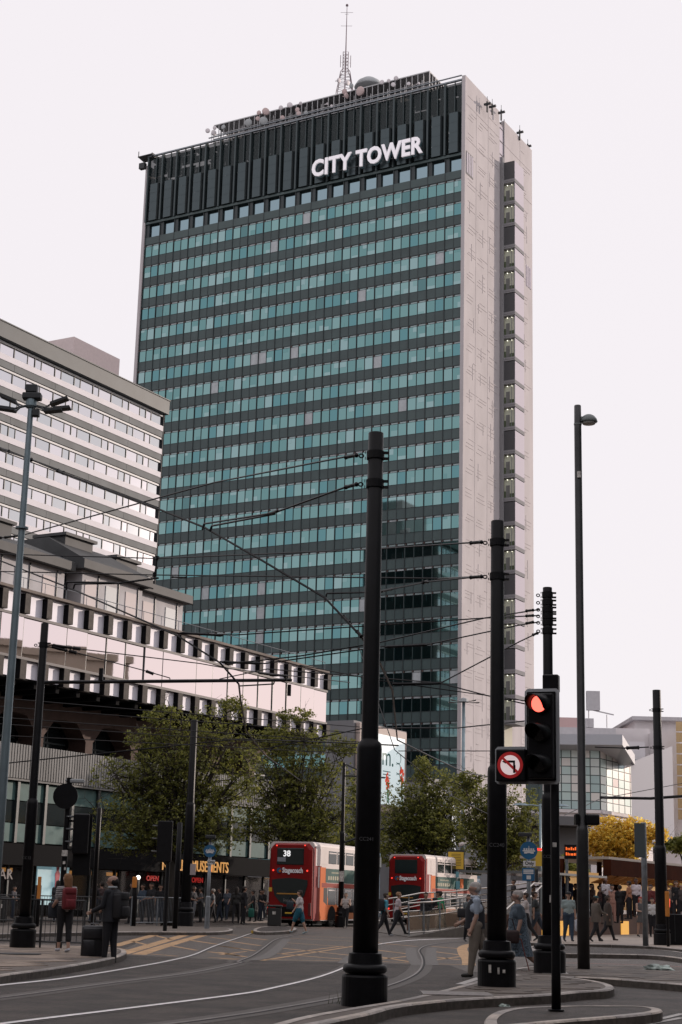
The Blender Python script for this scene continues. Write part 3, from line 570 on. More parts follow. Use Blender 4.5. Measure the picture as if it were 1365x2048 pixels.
# ------------------------------------------------------------------ ground
b = MB(); b.add([(-900, -60, -.02), (900, -60, -.02), (900, 1500, -.02), (-900, 1500, -.02)], [(0, 1, 2, 3)]); struct('ground', b, mat('far_ground', (.07, .065, .06), .8))
b = MB(); b.add([(-60, 5, 0), (60, 5, 0), (60, 125, 0), (-60, 125, 0)], [(0, 1, 2, 3)]); struct('road', b, asph)
def gpoly(pts, z): return [tuple(G(x, y, z).xy) for x, y in pts]
kface = mat('kerb_face_shade', (.085, .072, .062), .8, var=.35, vs=9, bump=.3, bs=40)  # dark tone puts the shade of the upright kerb face into its colour
KS = [kerbm, mat('kerb_granite_dark', (.33, .30, .28), .65, var=.25, vs=12, bump=.3, bs=60, dirt=.3), mat('kerb_granite_warm', (.44, .38, .33), .6, var=.25, vs=14, bump=.3, bs=60, dirt=.35)]
def inset(poly, d):
    n = len(poly); ar = sum(poly[i][0]*poly[(i+1) % n][1]-poly[(i+1) % n][0]*poly[i][1] for i in range(n)); s = 1 if ar > 0 else -1; out = []
    for i in range(n):
        p = Vector(poly[i]); a = (p-Vector(poly[i-1])).normalized(); c = (Vector(poly[(i+1) % n])-p).normalized()
        nn = Vector((-a.y-c.y, a.x+c.x)); nn = nn.normalized()*s if nn.length > 1e-4 else Vector((-a.y, a.x))*s
        k = max(.45, abs(nn.dot(Vector((-a.y, a.x))))); out.append(tuple(p+nn*d/k))
    return out
def smooth(pts, it=2):
    for _ in range(it):
        o = []; n = len(pts)
        for i in range(n):
            a = Vector(pts[i]); c = Vector(pts[(i+1) % n]); o += [tuple(a*.75+c*.25), tuple(a*.25+c*.75)]
        pts = o
    return pts
def island(name, pts, z=.13, kw=.14, top=paving, sm=2, joints=True, stones=True):
    po = smooth(gpoly(pts, z), sm) if sm else gpoly(pts, z)
    ar = sum(po[i][0]*po[(i+1) % len(po)][1]-po[(i+1) % len(po)][0]*po[i][1] for i in range(len(po)))
    if ar < 0: po = po[::-1]
    pi_ = inset(po, kw); b = MB(); b.prism(inset(po, .025), 0, z-.006); base = struct(name, b, top)
    # kerb stones: each its own piece along the edge
    n = len(po); acc = []; cur = 0.
    b = MB(); L = 0; seg = []; stones_ = []
    for i in range(n):
        a, c, d, e = po[i], po[(i+1) % n], pi_[(i+1) % n], pi_[i]; l = (Vector(c)-Vector(a)).length
        seg.append((a, c, d, e)); L += l
        if L > .9 or i == n-1: stones_.append(seg); seg = []; L = 0
    for sg in stones_[:300]:
        b = MB(); sg = list(sg)
        a_, c_, d_, e_ = sg[-1]; L_ = max((Vector(c_)-Vector(a_)).length, .05); k_ = min(.5, .014/L_); sg[-1] = (a_, tuple(Vector(c_).lerp(Vector(a_), k_)), tuple(Vector(d_).lerp(Vector(e_), k_)), e_)
        for a, c, d, e in sg:
            m = .012; 
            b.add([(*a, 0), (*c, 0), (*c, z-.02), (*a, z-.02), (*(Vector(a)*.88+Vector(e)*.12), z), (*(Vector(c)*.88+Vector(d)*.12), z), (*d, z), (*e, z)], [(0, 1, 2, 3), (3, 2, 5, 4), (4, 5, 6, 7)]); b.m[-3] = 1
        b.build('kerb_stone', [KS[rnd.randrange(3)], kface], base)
    return base, pi_
def inside(p, poly):
    x, y = p; c = False; n = len(poly)
    for i in range(n):
        x1, y1 = poly[i]; x2, y2 = poly[(i+1) % n]
        if (y1 > y) != (y2 > y) and x < (x2-x1)*(y-y1)/(y2-y1)+x1: c = not c
    return c
def flags(base, poly, z, sx, sy, ang, region, m, name='paving_slab', lim=300):
    ca, sa = math.cos(ang), math.sin(ang); out = []; (x0, y0), (x1, y1) = region
    for i in range(-80, 80):
        for j in range(-80, 80):
            u, v = (i+.5*(j % 2))*sx, j*sy; cx, cy = (x0+x1)/2+u*ca-v*sa, (y0+y1)/2+u*sa+v*ca
            if not (x0 < cx < x1 and y0 < cy < y1): continue
            q = [(cx+du*ca-dv*sa, cy+du*sa+dv*ca) for du, dv in ((-sx/2+.006, -sy/2+.006), (sx/2-.006, -sy/2+.006), (sx/2-.006, sy/2-.006), (-sx/2+.006, sy/2-.006))]
            if all(inside(p, poly) for p in q): out.append((cy, q))
    out.sort(key=lambda t: t[0]); r = random.Random(len(out))
    for cy, q in out[:lim]:
        b = MB(); h = z+.001+r.uniform(0, .004); b.prism(q, z-.02, h); b.build(name, m[r.randrange(len(m))], base)
slabs = [mat('slab_%d' % i, c, .68, var=.18, vs=14, bump=.35, bs=80, dirt=.25) for i, c in enumerate([(.11, .09, .075), (.13, .105, .086), (.085, .07, .06), (.15, .12, .098)])]
slabl = [mat('slabl_%d' % i, c, .7, var=.2, vs=12, bump=.35, bs=70, dirt=.3) for i, c in enumerate([(.27, .215, .17), (.23, .18, .145), (.30, .235, .185), (.20, .16, .135)])]
isA, pA = island('pole_island', [(430, 2110), (560, 2064), (705, 2034), (745, 2026), (790, 2012), (885, 2001), (959, 1996), (1040, 1992), (1103, 1989), (1170, 1982), (1222, 1980), (1233, 1972), (1200, 1962), (1131, 1953), (1036, 1949), (985, 1953), (905, 1975), (800, 2000), (700, 2015), (560, 2040), (360, 2110)])
flags(isA, pA, .13, .62, .45, .25, ((-.2, 18), (7, 38)), slabs)
jn = mat('pale_junction_glare', (.115, .096, .082), .55, var=.35, vs=40, bump=.8, bs=150, dirt=.3)  # paler junction surfacing, lightened further for backlit glare on the road
b = MB(); b.add([(p.x, p.y, .003) for p in (G(x_, y_) for x_, y_ in [(225, 1909), (440, 1920), (715, 1926), (900, 1931), (935, 1944), (1000, 1946), (1060, 1930), (1200, 1932), (1500, 1950), (1700, 1880), (1400, 1846), (700, 1838), (480, 1850), (300, 1875)])], [tuple(range(14))]); struct('junction_surface', b, jn)
isB, pB = island('signal_island', [(968, 2040), (975, 2031), (995, 2021), (1033, 2014), (1131, 2011), (1210, 2011), (1272, 2011), (1318, 2015), (1330, 2022), (1290, 2028), (1200, 2036), (1131, 2041), (1040, 2050), (990, 2054), (970, 2050)], top=asph)
isC, pC = island('crossing_island', [(1010, 1950), (1096, 1951), (1184, 1954), (1280, 1961), (1365, 1968), (1460, 1976), (1460, 1935), (1365, 1935), (1250, 1931), (1140, 1930), (1060, 1932), (1020, 1938)])
flags(isC, pC, .13, .62, .45, .2, ((2, 30), (15, 45)), slabs)
isD, pD = island('long_traffic_island', [(1052, 1892), (1062, 1900), (1085, 1906), (1180, 1907), (1250, 1908), (1321, 1910), (1400, 1922), (1420, 1916), (1390, 1908), (1330, 1899), (1200, 1895), (1100, 1890)], top=asph)
isE, pE = island('left_pavement', [(-120, 1985), (0, 1950), (60, 1943), (120, 1935), (180, 1925), (236, 1914), (256, 1905), (250, 1897), (200, 1893), (100, 1889), (0, 1886), (-160, 1880)], kw=.12)
flags(isE, pE, .13, .9, .6, .9, ((-16, 26), (-3, 46)), slabl)
isF, pF = island('signal_pavement', [(-150, 1872), (0, 1867), (150, 1864), (300, 1863), (400, 1864), (450, 1863), (470, 1859), (455, 1855), (380, 1852), (200, 1850), (-150, 1852)], sm=1, top=mat('worn_pavement', (.15, .125, .105), .7, var=.2, vs=5, bump=.2, bs=30))
isG, pG = island('marked_islet', [(503, 1860), (520, 1864), (560, 1863), (590, 1860), (595, 1855), (570, 1852), (520, 1853)], sm=1, top=asph)
for a, c in ((503, 525), (548, 578)):
    q = MB(); p0, p1 = G(a, 1862, .1), G(c, 1862, .1); q.box((p0.x, p0.y-.12, .0), (p1.x, p0.y-.02, .12)); q.build('yellow_kerb_face', mat('kerb_yellow', (.55, .35, .06), .6, var=.3, vs=5), isG)
isH, pH = island('tram_stop_pavement', [(1025, 1884), (1060, 1885), (1200, 1888), (1296, 1891), (1420, 1904), (1700, 1908), (1700, 1848), (1400, 1846), (1100, 1843), (1000, 1850), (1005, 1876)], sm=1, top=mat('stop_pavement', (.36, .30, .255), .7, var=.2, vs=4, bump=.2, bs=30, dirt=.2))
b = MB(); pts = [(-20, 78), (-5.0, 79), (1.5, 118), (-3, 123), (-16, 96), (-40, 60), (-40, 50)]
b.prism([(-60, 64), (-26, 66), (-13, 80.5), (-4.5, 93), (2, 121), (-2, 124), (-60, 124)], 0, .12); struct('shop_pavement', b, mat('shop_paving', (.12, .10, .09), .7, var=.2, vs=4, bump=.2, bs=30))
# tram stop slab under ramp and shelter
# ------------------------------------------------------------------ road paint and rails
def strip(pts, w, z, m, name, kind='structure', parent=None, res=1, label=None):
    pts = [Vector(p).to_2d() for p in pts]
    if res > 1:                                          # Catmull-Rom
        o = []; n = len(pts)
        for i in range(n-1):
            p0, p1, p2, p3 = pts[max(0, i-1)], pts[i], pts[i+1], pts[min(n-1, i+2)]
            for k in range(res): t = k/res; o.append(.5*((2*p1)+(p2-p0)*t+(2*p0-5*p1+4*p2-p3)*t*t+(3*p1-p0-3*p2+p3)*t**3))
        pts = o+[pts[-1]]
    vs = []; fs = []
    for i, p in enumerate(pts):
        t = (pts[min(i+1, len(pts)-1)]-pts[max(0, i-1)]).normalized(); n = Vector((-t.y, t.x))
        vs += [(p.x+n.x*w/2, p.y+n.y*w/2, z), (p.x-n.x*w/2, p.y-n.y*w/2, z)]
        if i: fs.append((2*i-2, 2*i-1, 2*i+1, 2*i))
    b = MB(); b.add(vs, fs); o = b.build(name, m, parent, **({'kind': kind} if kind else {})); return o, pts
yel = mat('box_junction_paint', (.50, .31, .16), .7, var=.35, vs=18, dirt=.3); whi = mat('white_road_paint', (.42, .40, .38), .7, var=.3, vs=20)
SEG = []
def c1(l): return [(x/2.844, 1650+y/2.844) for x, y in l]
def c2(l): return [(440+x/2.844, 1650+y/2.844) for x, y in l]
for l, w_ in [(c1([(650, 690), (800, 648), (930, 615), (1010, 607)]), .34), (c1([(690, 735), (900, 672), (1060, 625), (1130, 610)]), .36), (c1([(790, 738), (900, 702), (1040, 660), (1190, 618)]), .36),
              (c1([(755, 662), (835, 682)]), .15), (c1([(885, 630), (975, 652)]), .15), (c1([(975, 688), (1120, 714)]), .15), (c1([(1075, 655), (1240, 680)]), .15), (c1([(860, 735), (1010, 747)]), .15), (c1([(1190, 722), (1365, 745)]), .15), (c1([(1185, 755), (1365, 762)]), .15), (c1([(1250, 688), (1365, 706)]), .15), (c1([(660, 700), (720, 712)]), .15), (c1([(1200, 640), (1330, 655)]), .15),
              (c2([(0, 760), (100, 767)]), .15), (c2([(0, 725), (150, 752)]), .15), (c2([(0, 688), (200, 717)]), .15), (c2([(50, 662), (230, 687)]), .15), (c2([(130, 638), (270, 655)]), .15), (c2([(230, 765), (480, 771), (720, 774)]), .15), (c2([(320, 698), (740, 742)]), .15), (c2([(370, 670), (760, 697)]), .15), (c2([(400, 645), (800, 664)]), .15), (c2([(270, 728), (715, 766)]), .15), (c2([(450, 630), (900, 650)]), .15), (c2([(0, 620), (90, 628)]), .15),
              (c2([(890, 712), (1095, 737)]), .15), (c2([(890, 748), (1105, 783)]), .15), (c2([(890, 776), (1115, 788)]), .15), (c2([(1195, 748), (1365, 768)]), .15), (c2([(1205, 790), (1400, 797)]), .15), (c2([(1195, 718), (1365, 740)]), .15), (c2([(900, 672), (1120, 692)]), .15), (c2([(1200, 690), (1365, 705)]), .15), (c2([(240, 772), (560, 722), (900, 668)]), .13), (c2([(0, 740), (150, 720)]), .12), (c2([(890, 768), (1100, 745)]), .12), (c2([(1200, 772), (1400, 745)]), .12), (c2([(340, 735), (700, 690)]), .12)]:
    SEG.append((l, w_))
box = thing('yellow_box_junction', 'worn yellow box junction lines painted across the tram crossing', 'road marking', (0, 0, 0))
for l, w_ in SEG: strip([G(*p) for p in l], w_, .006, yel, 'painted_line', None, box, res=3)
strip([G(*p) for p in [(985, 1889), (955, 1888), (935, 1891), (925, 1897), (928, 1908), (936, 1919), (938, 1931)]], .32, .008, yel, 'turning_line', 'structure', None, res=4)
strip([G(*p) for p in [(920, 1969), (960, 1956)]], .16, .006, whi, 'lane_line', 'structure')
strip([G(*p) for p in [(1130, 1938), (1250, 1941), (1365, 1946)]], .14, .136, mat('tactile_red', (.30, .10, .07), .7, var=.5, vs=30), 'tactile_strip', 'structure')
for p0, p1 in (((1060, 1925), (1130, 1927)), ((1180, 1919), (1260, 1922)), ((1320, 1925), (1365, 1927)), ((1290, 2050), (1365, 2036)), ((1240, 2058), (1365, 2028))): strip([G(*p0), G(*p1)], .10, .006, whi, 'lane_line', 'structure')
q, _ = strip([G(1104, 1941, .13), G(1112, 1948, .13)], .5, .137, whi, 'painted_patch', 'structure')
cstrip = mat('rail_concrete', (.13, .12, .112), .65, var=.2, vs=10, bump=.3, bs=60); railm = mat('rail_steel', (.80, .77, .76), .38, 1., var=.10, vs=6); groove = mat('rail_groove', (.006, .006, .006), .8)
RL = {'a': c1([(-300, 950), (0, 915), (400, 870), (800, 805), (960, 775), (1100, 740), (1220, 690), (1365, 640)])+[(510, 1866), (560, 1861)],
      'b': c1([(-300, 1010), (0, 985), (600, 905), (1100, 840), (1365, 785)])+c2([(100, 778), (180, 745), (240, 705), (310, 655), (380, 636)])+[(600, 1869), (640, 1866)],
      'c': c1([(-300, 1180), (90, 1125), (700, 1050), (1365, 965)])+c2([(300, 930), (550, 870), (700, 815), (750, 775), (800, 720), (900, 681), (1100, 657), (1365, 646)])+[(1000, 1872)],
      'd': c1([(700, 1160), (1000, 1130), (1365, 1080)])+c2([(300, 1050), (690, 980), (905, 930), (1050, 880), (1125, 835), (1150, 790), (1145, 750), (1130, 715), (1165, 690), (1250, 674), (1400, 662)])+[(1010, 1878)]}
for k, l in RL.items():
    pts = [G(*p) for p in l]
    tr = thing('tram_rail', {'a': 'farthest bright tram rail sweeping past the left pavement', 'b': 'dull tram rail just below the farthest bright one', 'c': 'nearest long bright tram rail curving behind the large black pole', 'd': 'dark nearest tram rail running to the foot of the large black pole'}[k], 'tram rail', (0, 0, 0), 0, 'tram rails set in the road')
    near = [p for p in pts]
    strip(near, .50 if k in 'bd' else .26, .004, cstrip if 0 else mat('rail_bed', (.072, .060, .052), .55, var=.25, vs=30, bump=.4, bs=90), 'rail_bed', None, tr, res=6)
    _, cp = strip(near, .03, .002, groove, 'rail_web', None, tr, res=6); q = MB(); q.tube([(p.x, p.y, -.012) for p in cp], .034 if k in 'ac' else .028, 10); q.build('rail_head', railm if k in 'ac' else mat('rail_dull', (.22, .20, .19), .5, .8, var=.2, vs=5), tr, True)
    p2 = []; 
    for i, p in enumerate(pts):
        t = (pts[min(i+1, len(pts)-1)]-pts[max(0, i-1)]).normalized(); p2.append(p+Vector((t.y, -t.x, 0))*.055)
    strip(p2, .04, .009, groove, 'rail_groove', None, tr, res=6)
for l in (c2([(1090, 700), (1090, 745), (1125, 800)]), c2([(1205, 700), (1200, 750), (1210, 800)]), c2([(190, 770), (290, 735), (380, 650)]), c2([(705, 790), (755, 745)])): strip([G(*p) for p in l], .3, .0085, cstrip, 'rail_surround', 'structure', res=4)
# manhole cover and litter
q = MB(); p = G(968, 1988, .134); q.box((p.x-.9, p.y-.5, .12), (p.x+.1, p.y+.4, .140)); q.build('access_cover', mat('cover_grey', (.22, .20, .19), .6, var=.3, vs=15), isA)
q = MB(); p = G(40, 1908, .134); q.lathe([(.01, 0), (.45, 0), (.45, .012), (.01, .012)], (p.x, p.y, .134), 20); q.build('drain_cover', darkst, isE)
r = random.Random(2)
for (px, py, s, lb, z) in [(1316, 1940, .20, 'crumpled green and white litter bag lying in the road', .13), (330 + 885-210, 2013, .07, 'small scrap of white paper lying by the kerb of the pole island', 0)]:
    p = G(px, py, z); b = MB(); bm = bmesh.new(); bmesh.ops.create_icosphere(bm, subdivisions=3, radius=1)
    for v in bm.verts: k = 1+r.uniform(-.28, .28); v.co = Vector((v.co.x*s*1.5*k, v.co.y*s*k, max(0, v.co.z)*s*.55*k))
    bm.verts.index_update(); b.add([v.co for v in bm.verts], [[v.index for v in f.verts] for f in bm.faces]); bm.free()
    o = b.build('litter', mat('litter_plastic', (.30, .36, .33), .4, var=.9, vs=5), None, loc=(p.x, p.y, z)); o['label'] = lb; o['category'] = 'litter'
# weeds at the pole foot and on the left pavement
wm_ = mat('weed_green', (.06, .07, .02), .7)
for (px, py, n_, s, lb) in [(690, 2008, 26, .16, 'tuft of dry weeds at the foot of the nearest large pole'), (95, 1896, 60, .10, 'low strip of grass under the railing on the left pavement')]:
    p = G(px, py, .0); b = MB()
    for _ in range(n_):
        x, y = r.gauss(0, .12 if n_ < 40 else .5), r.gauss(0, .05); h = s*r.uniform(.5, 1.3); dx, dy = r.uniform(-.08, .08), r.uniform(-.05, .05)
        b.add([(x, y, 0), (x+.008, y, 0), (x+dx, y+dy, h)], [(0, 1, 2)])
    o = b.build('weeds', wm_, None, loc=(p.x, p.y, 0 if n_ < 40 else .13)); o['label'] = lb; o['category'] = 'weeds'; o['kind'] = 'stuff'
# ------------------------------------------------------------------ tram poles
def pole_foot(px, py, Y=None, z=0):
    return G(px, py, z)
def tram_pole(base, top_px, H, label, r0=.17, r1=.14, sleeve=None, br=.30, tag=None, z=0., clamps=(), bh=.62):
    t = thing('tram_pole', label, 'pole', (base.x, base.y, z), 0, 'black tram catenary poles'); H -= z
    if sleeve is None: sleeve = H*.42
    elif sleeve > 3.45 or z == 0: sleeve -= z
    lean = (top_px.x-base.x, top_px.y-base.y)
    def at(h): return (0, 0, h)
    b = MB(); b.lathe([(r0*1.13, .05), (r0*1.13, sleeve-.10), (r0*1.08, sleeve-.02), (r1, sleeve+.02), (r1*.985, sleeve+.05), (r1*.9, H-.01), (r1*.86, H), (.01, H+.005)], n=32); b.build('shaft', blackp, t, True)
    b = MB(); b.lathe([(br, 0), (br, bh*.62), (br*.97, bh*.66), (br*.83, bh*.68)], n=32); b.build('base_drum', blackp, t)
    b = MB(); b.lathe([(br*.86, bh*.70), (br*.95, bh*.74), (br*.97, bh*.80), (br*.93, bh*.87), (br*.78, bh*.90)], n=32); b.build('base_ring', blackp, t, True)
    b = MB(); b.lathe([(br*.76, bh*.90), (br*.72, bh*1.12), (r0*1.14, bh*1.14)], n=32); b.build('base_collar', blackp, t)
    for h in clamps:
        rr = r1*.97
        b = MB(); b.lathe([(rr+.012, h-.06), (rr+.012, h+.06)], n=20)
        for s in (-1, 1): b.box((s*(rr+.01)-.025, -.03, h+.03), (s*(rr+.05)+.025, .03, h+.06)); b.box((s*(rr+.01)-.025, -.03, h-.06), (s*(rr+.05)+.025, .03, h-.03))
        for a in np.linspace(0, 2*math.pi, 9): b.tube([(-rr-.09+.035*math.cos(a), 0, h+.03*math.sin(a)-.01), (-rr-.09+.035*math.cos(a+.8), 0, h+.03*math.sin(a+.8)-.01)], .011, 5)
        b.build('wire_clamp', blackp, t)
    if tag:
        s, hz, sz = tag; hz -= z; text(s, sz, mat('tag_grey', (.09, .09, .095), .6), t, (-.02, -r0*1.13-.012, hz), FACE_CAM, 'number_tag', .002, 0)
    return t
NP = G(729, 2012); P1 = P(747, 866, NP.y)
def hz(px, py, Y): return P(px, py, Y).z
tp1 = tram_pole(NP, P1, hz(747, 866, NP.y), 'largest and nearest black tram pole numbered CC241', .156, .125, hz(738, 1484, NP.y), .315, ('CC241', hz(730, 1678, NP.y-.2), .072), clamps=[hz(745, h, NP.y) for h in (911, 968)])
N2 = G(994, 1973, .13); tp2 = tram_pole(N2, N2, hz(987, 1042, N2.y), 'second nearest black tram pole numbered CC240 on the paved island', .140, .122, hz(990, 1550, N2.y), .305, ('CC240', hz(988, 1690, N2.y-.2), .085), z=.13, clamps=[hz(987, h, N2.y)-.13 for h in (1085, 1153)])
N3 = G(1100, 1946, .13); tp3 = tram_pole(N3, N3, hz(1090, 1175, N3.y), 'black tram pole with a stack of wire clamps directly behind the traffic light', .125, .105, 3.4, .31, ('CC239', hz(1096, 1713, N3.y-.2), .085), z=.13, clamps=[hz(1090, h, N3.y)-.13 for h in (1190, 1205, 1219, 1232, 1245, 1262)])
N4 = G(45, 1895, .13); tp4 = tram_pole(N4, N4, hz(92, 1247, N4.y), 'leftmost black tram pole with a long horizontal bracket arm', .118, .102, hz(72, 1600, N4.y), .30, ('CC32', hz(62, 1716, N4.y-.2), .09), z=.13, clamps=[hz(88, 1290, N4.y)-.13])
N5 = G(370, 1852, .13); tp5 = tram_pole(N5, N5, hz(388, 1440, N5.y), 'black tram pole rising in front of the left plane tree', .19, .17, 5.4, .36, z=.13, bh=.9)
N6 = G(681, 1855); tp6 = tram_pole(N6, N6, hz(686, 1525, N6.y), 'slim distant black pole standing beside the first red bus', .125, .095, 4.9, .29, bh=.9)
N7 = G(1325, 1890, .13); tp7 = tram_pole(N7, N7, hz(1307, 1380, N7.y), 'rightmost black tram pole beside the black cabinet', .185, .165, hz(1314, 1700, N7.y), .3, z=.13, clamps=[hz(1308, h, N7.y)-.13 for h in (1420, 1495)])
for i, (dx, dz, rot) in enumerate([(-.06, 0, .3), (.02, .1, -.2)]): pass
b = MB(); b.box((-.02, -.19, hz(1096, 1805, N3.y)-.13), (.10, -.175, hz(1096, 1790, N3.y)-.13)); o = b.build('paper_sticker', mat('sticker_white', (.5, .48, .45), .6, var=.5, vs=14), tp3)
b = MB(); b.box((-.16, -.315, .22), (-.12, -.30, .34)); b.box((-.02, -.32, .20), (.01, -.31, .30)); b.box((.06, -.32, .22), (.1, -.305, .27)); b.build('sprayed_marks', mat('sticker_white', (.5, .48, .45)), tp2)
b = MB(); b.box((-.12, -.2, hz(680, 1763, N6.y)), (.12, -.19, hz(680, 1752, N6.y)+.25)); b.build('notice', mat('sticker_white', (.5, .48, .45)), tp6)
# side bracket of distant pole
b = MB(); H6 = hz(686, 1525, N6.y)
b.tube([(.1, 0, H6-.1), (1.0, 0, H6-.5), (1.9, 0, H6-1.0)], .04, 6); b.build('bracket_arm', darkst, tp6); b = MB(); b.tube([(.1, 0, H6-.7), (2.2, 0, H6-.75)], .05, 6); b.build('bracket_arm', darkst, tp6); b = MB(); b.tube([(.1, 0, H6-4.2), (2.2, 0, H6-3.4)], .06, 6); b.build('bracket_arm', darkst, tp6)
H4 = hz(88, 1365, N4.y)-.13; e = P(583, 1360, N4.y+4)
b = MB(); b.tube([(0, 0, H4), (e.x-N4.x, 4, e.z-.13)], .045, 8)
for px in (215, 575): q = P(px, 1360, N4.y+2); b.box((q.x-N4.x-.05, (q.x-N4.x)/(e.x-N4.x)*4-.05, q.z-.13-.16), (q.x-N4.x+.05, (q.x-N4.x)/(e.x-N4.x)*4+.05, q.z-.13+.14))
b.build('bracket_arm', blackp, tp4)
# ------------------------------------------------------------------ overhead wires
def wire(pts, rad, label, bits=(), name='overhead_wire', m=blackp, grp='overhead tram wires'):
    rad *= 1.4; bits = [(a_, c_, r_*1.25) for a_, c_, r_ in bits]; w3 = [P(*p) for p in pts]; o = MB(); n = []
    for i in range(len(w3)-1):
        for k in range(6): t = k/6; n.append(w3[i].lerp(w3[i+1], t))
    n.append(w3[-1]); o.tube(n, rad, 5)
    ob = o.build(name, m); ob['label'] = label; ob['category'] = 'wire'; ob['group'] = grp
    for (a, c, rr) in bits:
        q = MB(); A, B2 = P(*a), P(*c); L = (B2-A)
        q.tube([A, A+L*.08, A+L*.2, A+L*.8, A+L*.92, B2], [rad, rr, rr*.75, rr*.75, rr, rad], 8); q.build('insulator', m, ob)
    return ob
y1, y2, y3, y4 = NP.y, N2.y, N3.y, N4.y
wire([(-30, 1078, 36), (40, 1072, 35), (430, 965, 28), (690, 914, y1+.3), (716, 910, y1)], .011, 'upper span wire from the nearest pole down to the left edge', [((690, 915, y1+.3), (716, 910, y1), .03), ((8, 1075, 35.4), (48, 1070, 34.9), .03), ((-30, 1078, 36), (5, 1075, 35.5), .03)])
wire([(405, 1060, 27), (408, 1048, 27), (548, 1026, 24.5), (690, 975, y1+.3), (716, 968, y1)], .012, 'span wire with double registration arm under the upper one', [((690, 975, y1+.3), (716, 968, y1), .03), ((536, 1028, 24.7), (556, 1022, 24.3), .022)])
wire([(420, 1063, 27), (424, 1052, 27), (550, 1028, 24.5)], .014, 'lower rod of the double registration arm left of the nearest pole', name='registration_rod')
wire([(-40, 885, 36), (60, 918, 34), (120, 943, 33), (310, 1015, 29.5), (410, 1055, 28), (525, 1121, 26.5), (650, 1195, 25.2), (722, 1272, 24.5), (760, 1325, 26), (785, 1380, 30), (795, 1480, 40), (860, 1512, 46), (930, 1545, 52), (990, 1556, 58)], .014, 'thick contact wire crossing diagonally in front of the tower', [((0, 897, 35.2), (20, 903, 34.8), .035), ((50, 915, 34.3), (64, 920, 33.9), .04), ((116, 941, 33.1), (128, 946, 32.9), .04), ((686, 1232, 24.9), (700, 1246, 24.8), .03), ((714, 1262, 24.6), (724, 1274, 24.5), .03)])
wire([(-40, 1108, 40), (0, 1121, 39), (150, 1180, 36), (235, 1218, 34), (355, 1271, 32), (440, 1325, 31), (478, 1368, 31), (481, 1395, 33), (492, 1460, 40), (530, 1510, 48), (600, 1560, 60)], .014, 'contact wire sagging past the mirror glass gallery')
wire([(-40, 1107, 42), (315, 1117, 38), (720, 1100, 31), (962, 1084, y2)], .011, 'highest level cross span to the second pole', [((940, 1086, y2+.3), (966, 1084, y2), .03)])
wire([(-40, 1142, 42), (310, 1150, 38), (880, 1157, 30), (962, 1153, y2)], .011, 'lower level cross span to the second pole', [((940, 1155, y2+.3), (966, 1153, y2), .03), ((870, 1158, 30.2), (902, 1157, 29.5), .022), ((343, 1154, 37), (374, 1155, 36.6), .022)])
wire([(315, 1112, 38), (313, 1130, 38), (309, 1155, 38)], .016, 'short dropper between the two level cross spans', name='dropper', bits=[((315, 1112, 38), (314, 1120, 38), .05), ((310, 1145, 38), (309, 1155, 38), .05)])
wire([(133, 1180, 34), (134, 1164, 34), (243, 1166, 33), (318, 1156, 33)], .016, 'registration arm in front of the podium roof chimney', name='registration_rod')
wire([(147, 1178, 34), (150, 1168, 34), (240, 1167, 33)], .014, 'lower twin of the registration arm by the podium roof chimney', name='registration_rod')
wire([(650, 1200, 26), (654, 1187, 26), (725, 1185, 26.5), (765, 1182, 27), (852, 1164, 28.5), (962, 1153, y2+.1)], .011, 'inclined span from the second pole passing behind the nearest pole', [((762, 1183, 27), (785, 1178, 27.5), .022), ((846, 1165, 28.4), (856, 1163, 28.6), .03)])
wire([(1078, 1219, y3), (970, 1236, 34), (760, 1285, 32), (600, 1312, 33), (455, 1328, 34)], .011, 'topmost wire from the pole behind the traffic light', [((1052, 1222, y3+.2), (1068, 1220, y3), .028)])
wire([(1078, 1231, y3), (970, 1236, 34.5), (760, 1250, 34), (470, 1270, 36), (356, 1266, 36)], .011, 'second wire from the pole behind the traffic light', [((1052, 1232, y3+.2), (1068, 1231, y3), .028), ((360, 1266, 36), (448, 1271, 36), .03)])
wire([(1078, 1244, y3), (1040, 1250, 35), (852, 1290, 33), (760, 1294, 33), (530, 1327, 35), (440, 1323, 35)], .011, 'third wire from the pole behind the traffic light', [((1052, 1247, y3+.2), (1068, 1244, y3), .028), ((770, 1294, 33), (855, 1290, 33), .025), ((443, 1324, 35), (522, 1327, 35), .03)])
wire([(1080, 1264, y3), (1040, 1283, 35), (882, 1366, 34)], .011, 'fourth wire falling steeply from the pole behind the traffic light', [((1066, 1270, y3+.2), (1076, 1266, y3), .028)])
wire([(440, 1358, 40), (535, 1338, 38), (880, 1366, 34), (974, 1391, 33), (1060, 1410, 33)], .010, 'thin wire running behind the signal head')
wire([(600, 1330, 36), (758, 1361, 34), (974, 1391, 34), (1060, 1403, 34)], .008, 'thinner companion wire just above the one behind the signal head')
wire([(785, 1368, 34), (870, 1367, 34), (884, 1366, 34)], .022, 'dark fitting rod right of the nearest pole', name='registration_rod')
wire([(520, 1500, 60), (730, 1456, 60), (915, 1456, 55), (1060, 1441, 50)], .016, 'far level wire meeting the signal head')
wire([(-20, 1530, 70), (480, 1478, 70), (700, 1486, 60), (797, 1491, 55)], .02, 'far level wire over the bus tops')
wire([(797, 1502, 60), (915, 1502, 60), (1010, 1502, 60)], .012, 'faint wire low across the tower foot')
for j, (ya_, yb_, lb) in enumerate([(1395, 1440, 'uppermost faint wire crossing the dark arcade'), (1412, 1452, 'second faint wire crossing the dark arcade'), (1434, 1470, 'third faint wire crossing the dark arcade'), (1447, 1482, 'fourth faint wire crossing the dark arcade'), (1470, 1494, 'lowest faint wire crossing the dark arcade')]):
    wire([(-10, ya_, 55), (300, (ya_+yb_)/2+4, 60), (720, yb_+14, 68)], .012, lb)
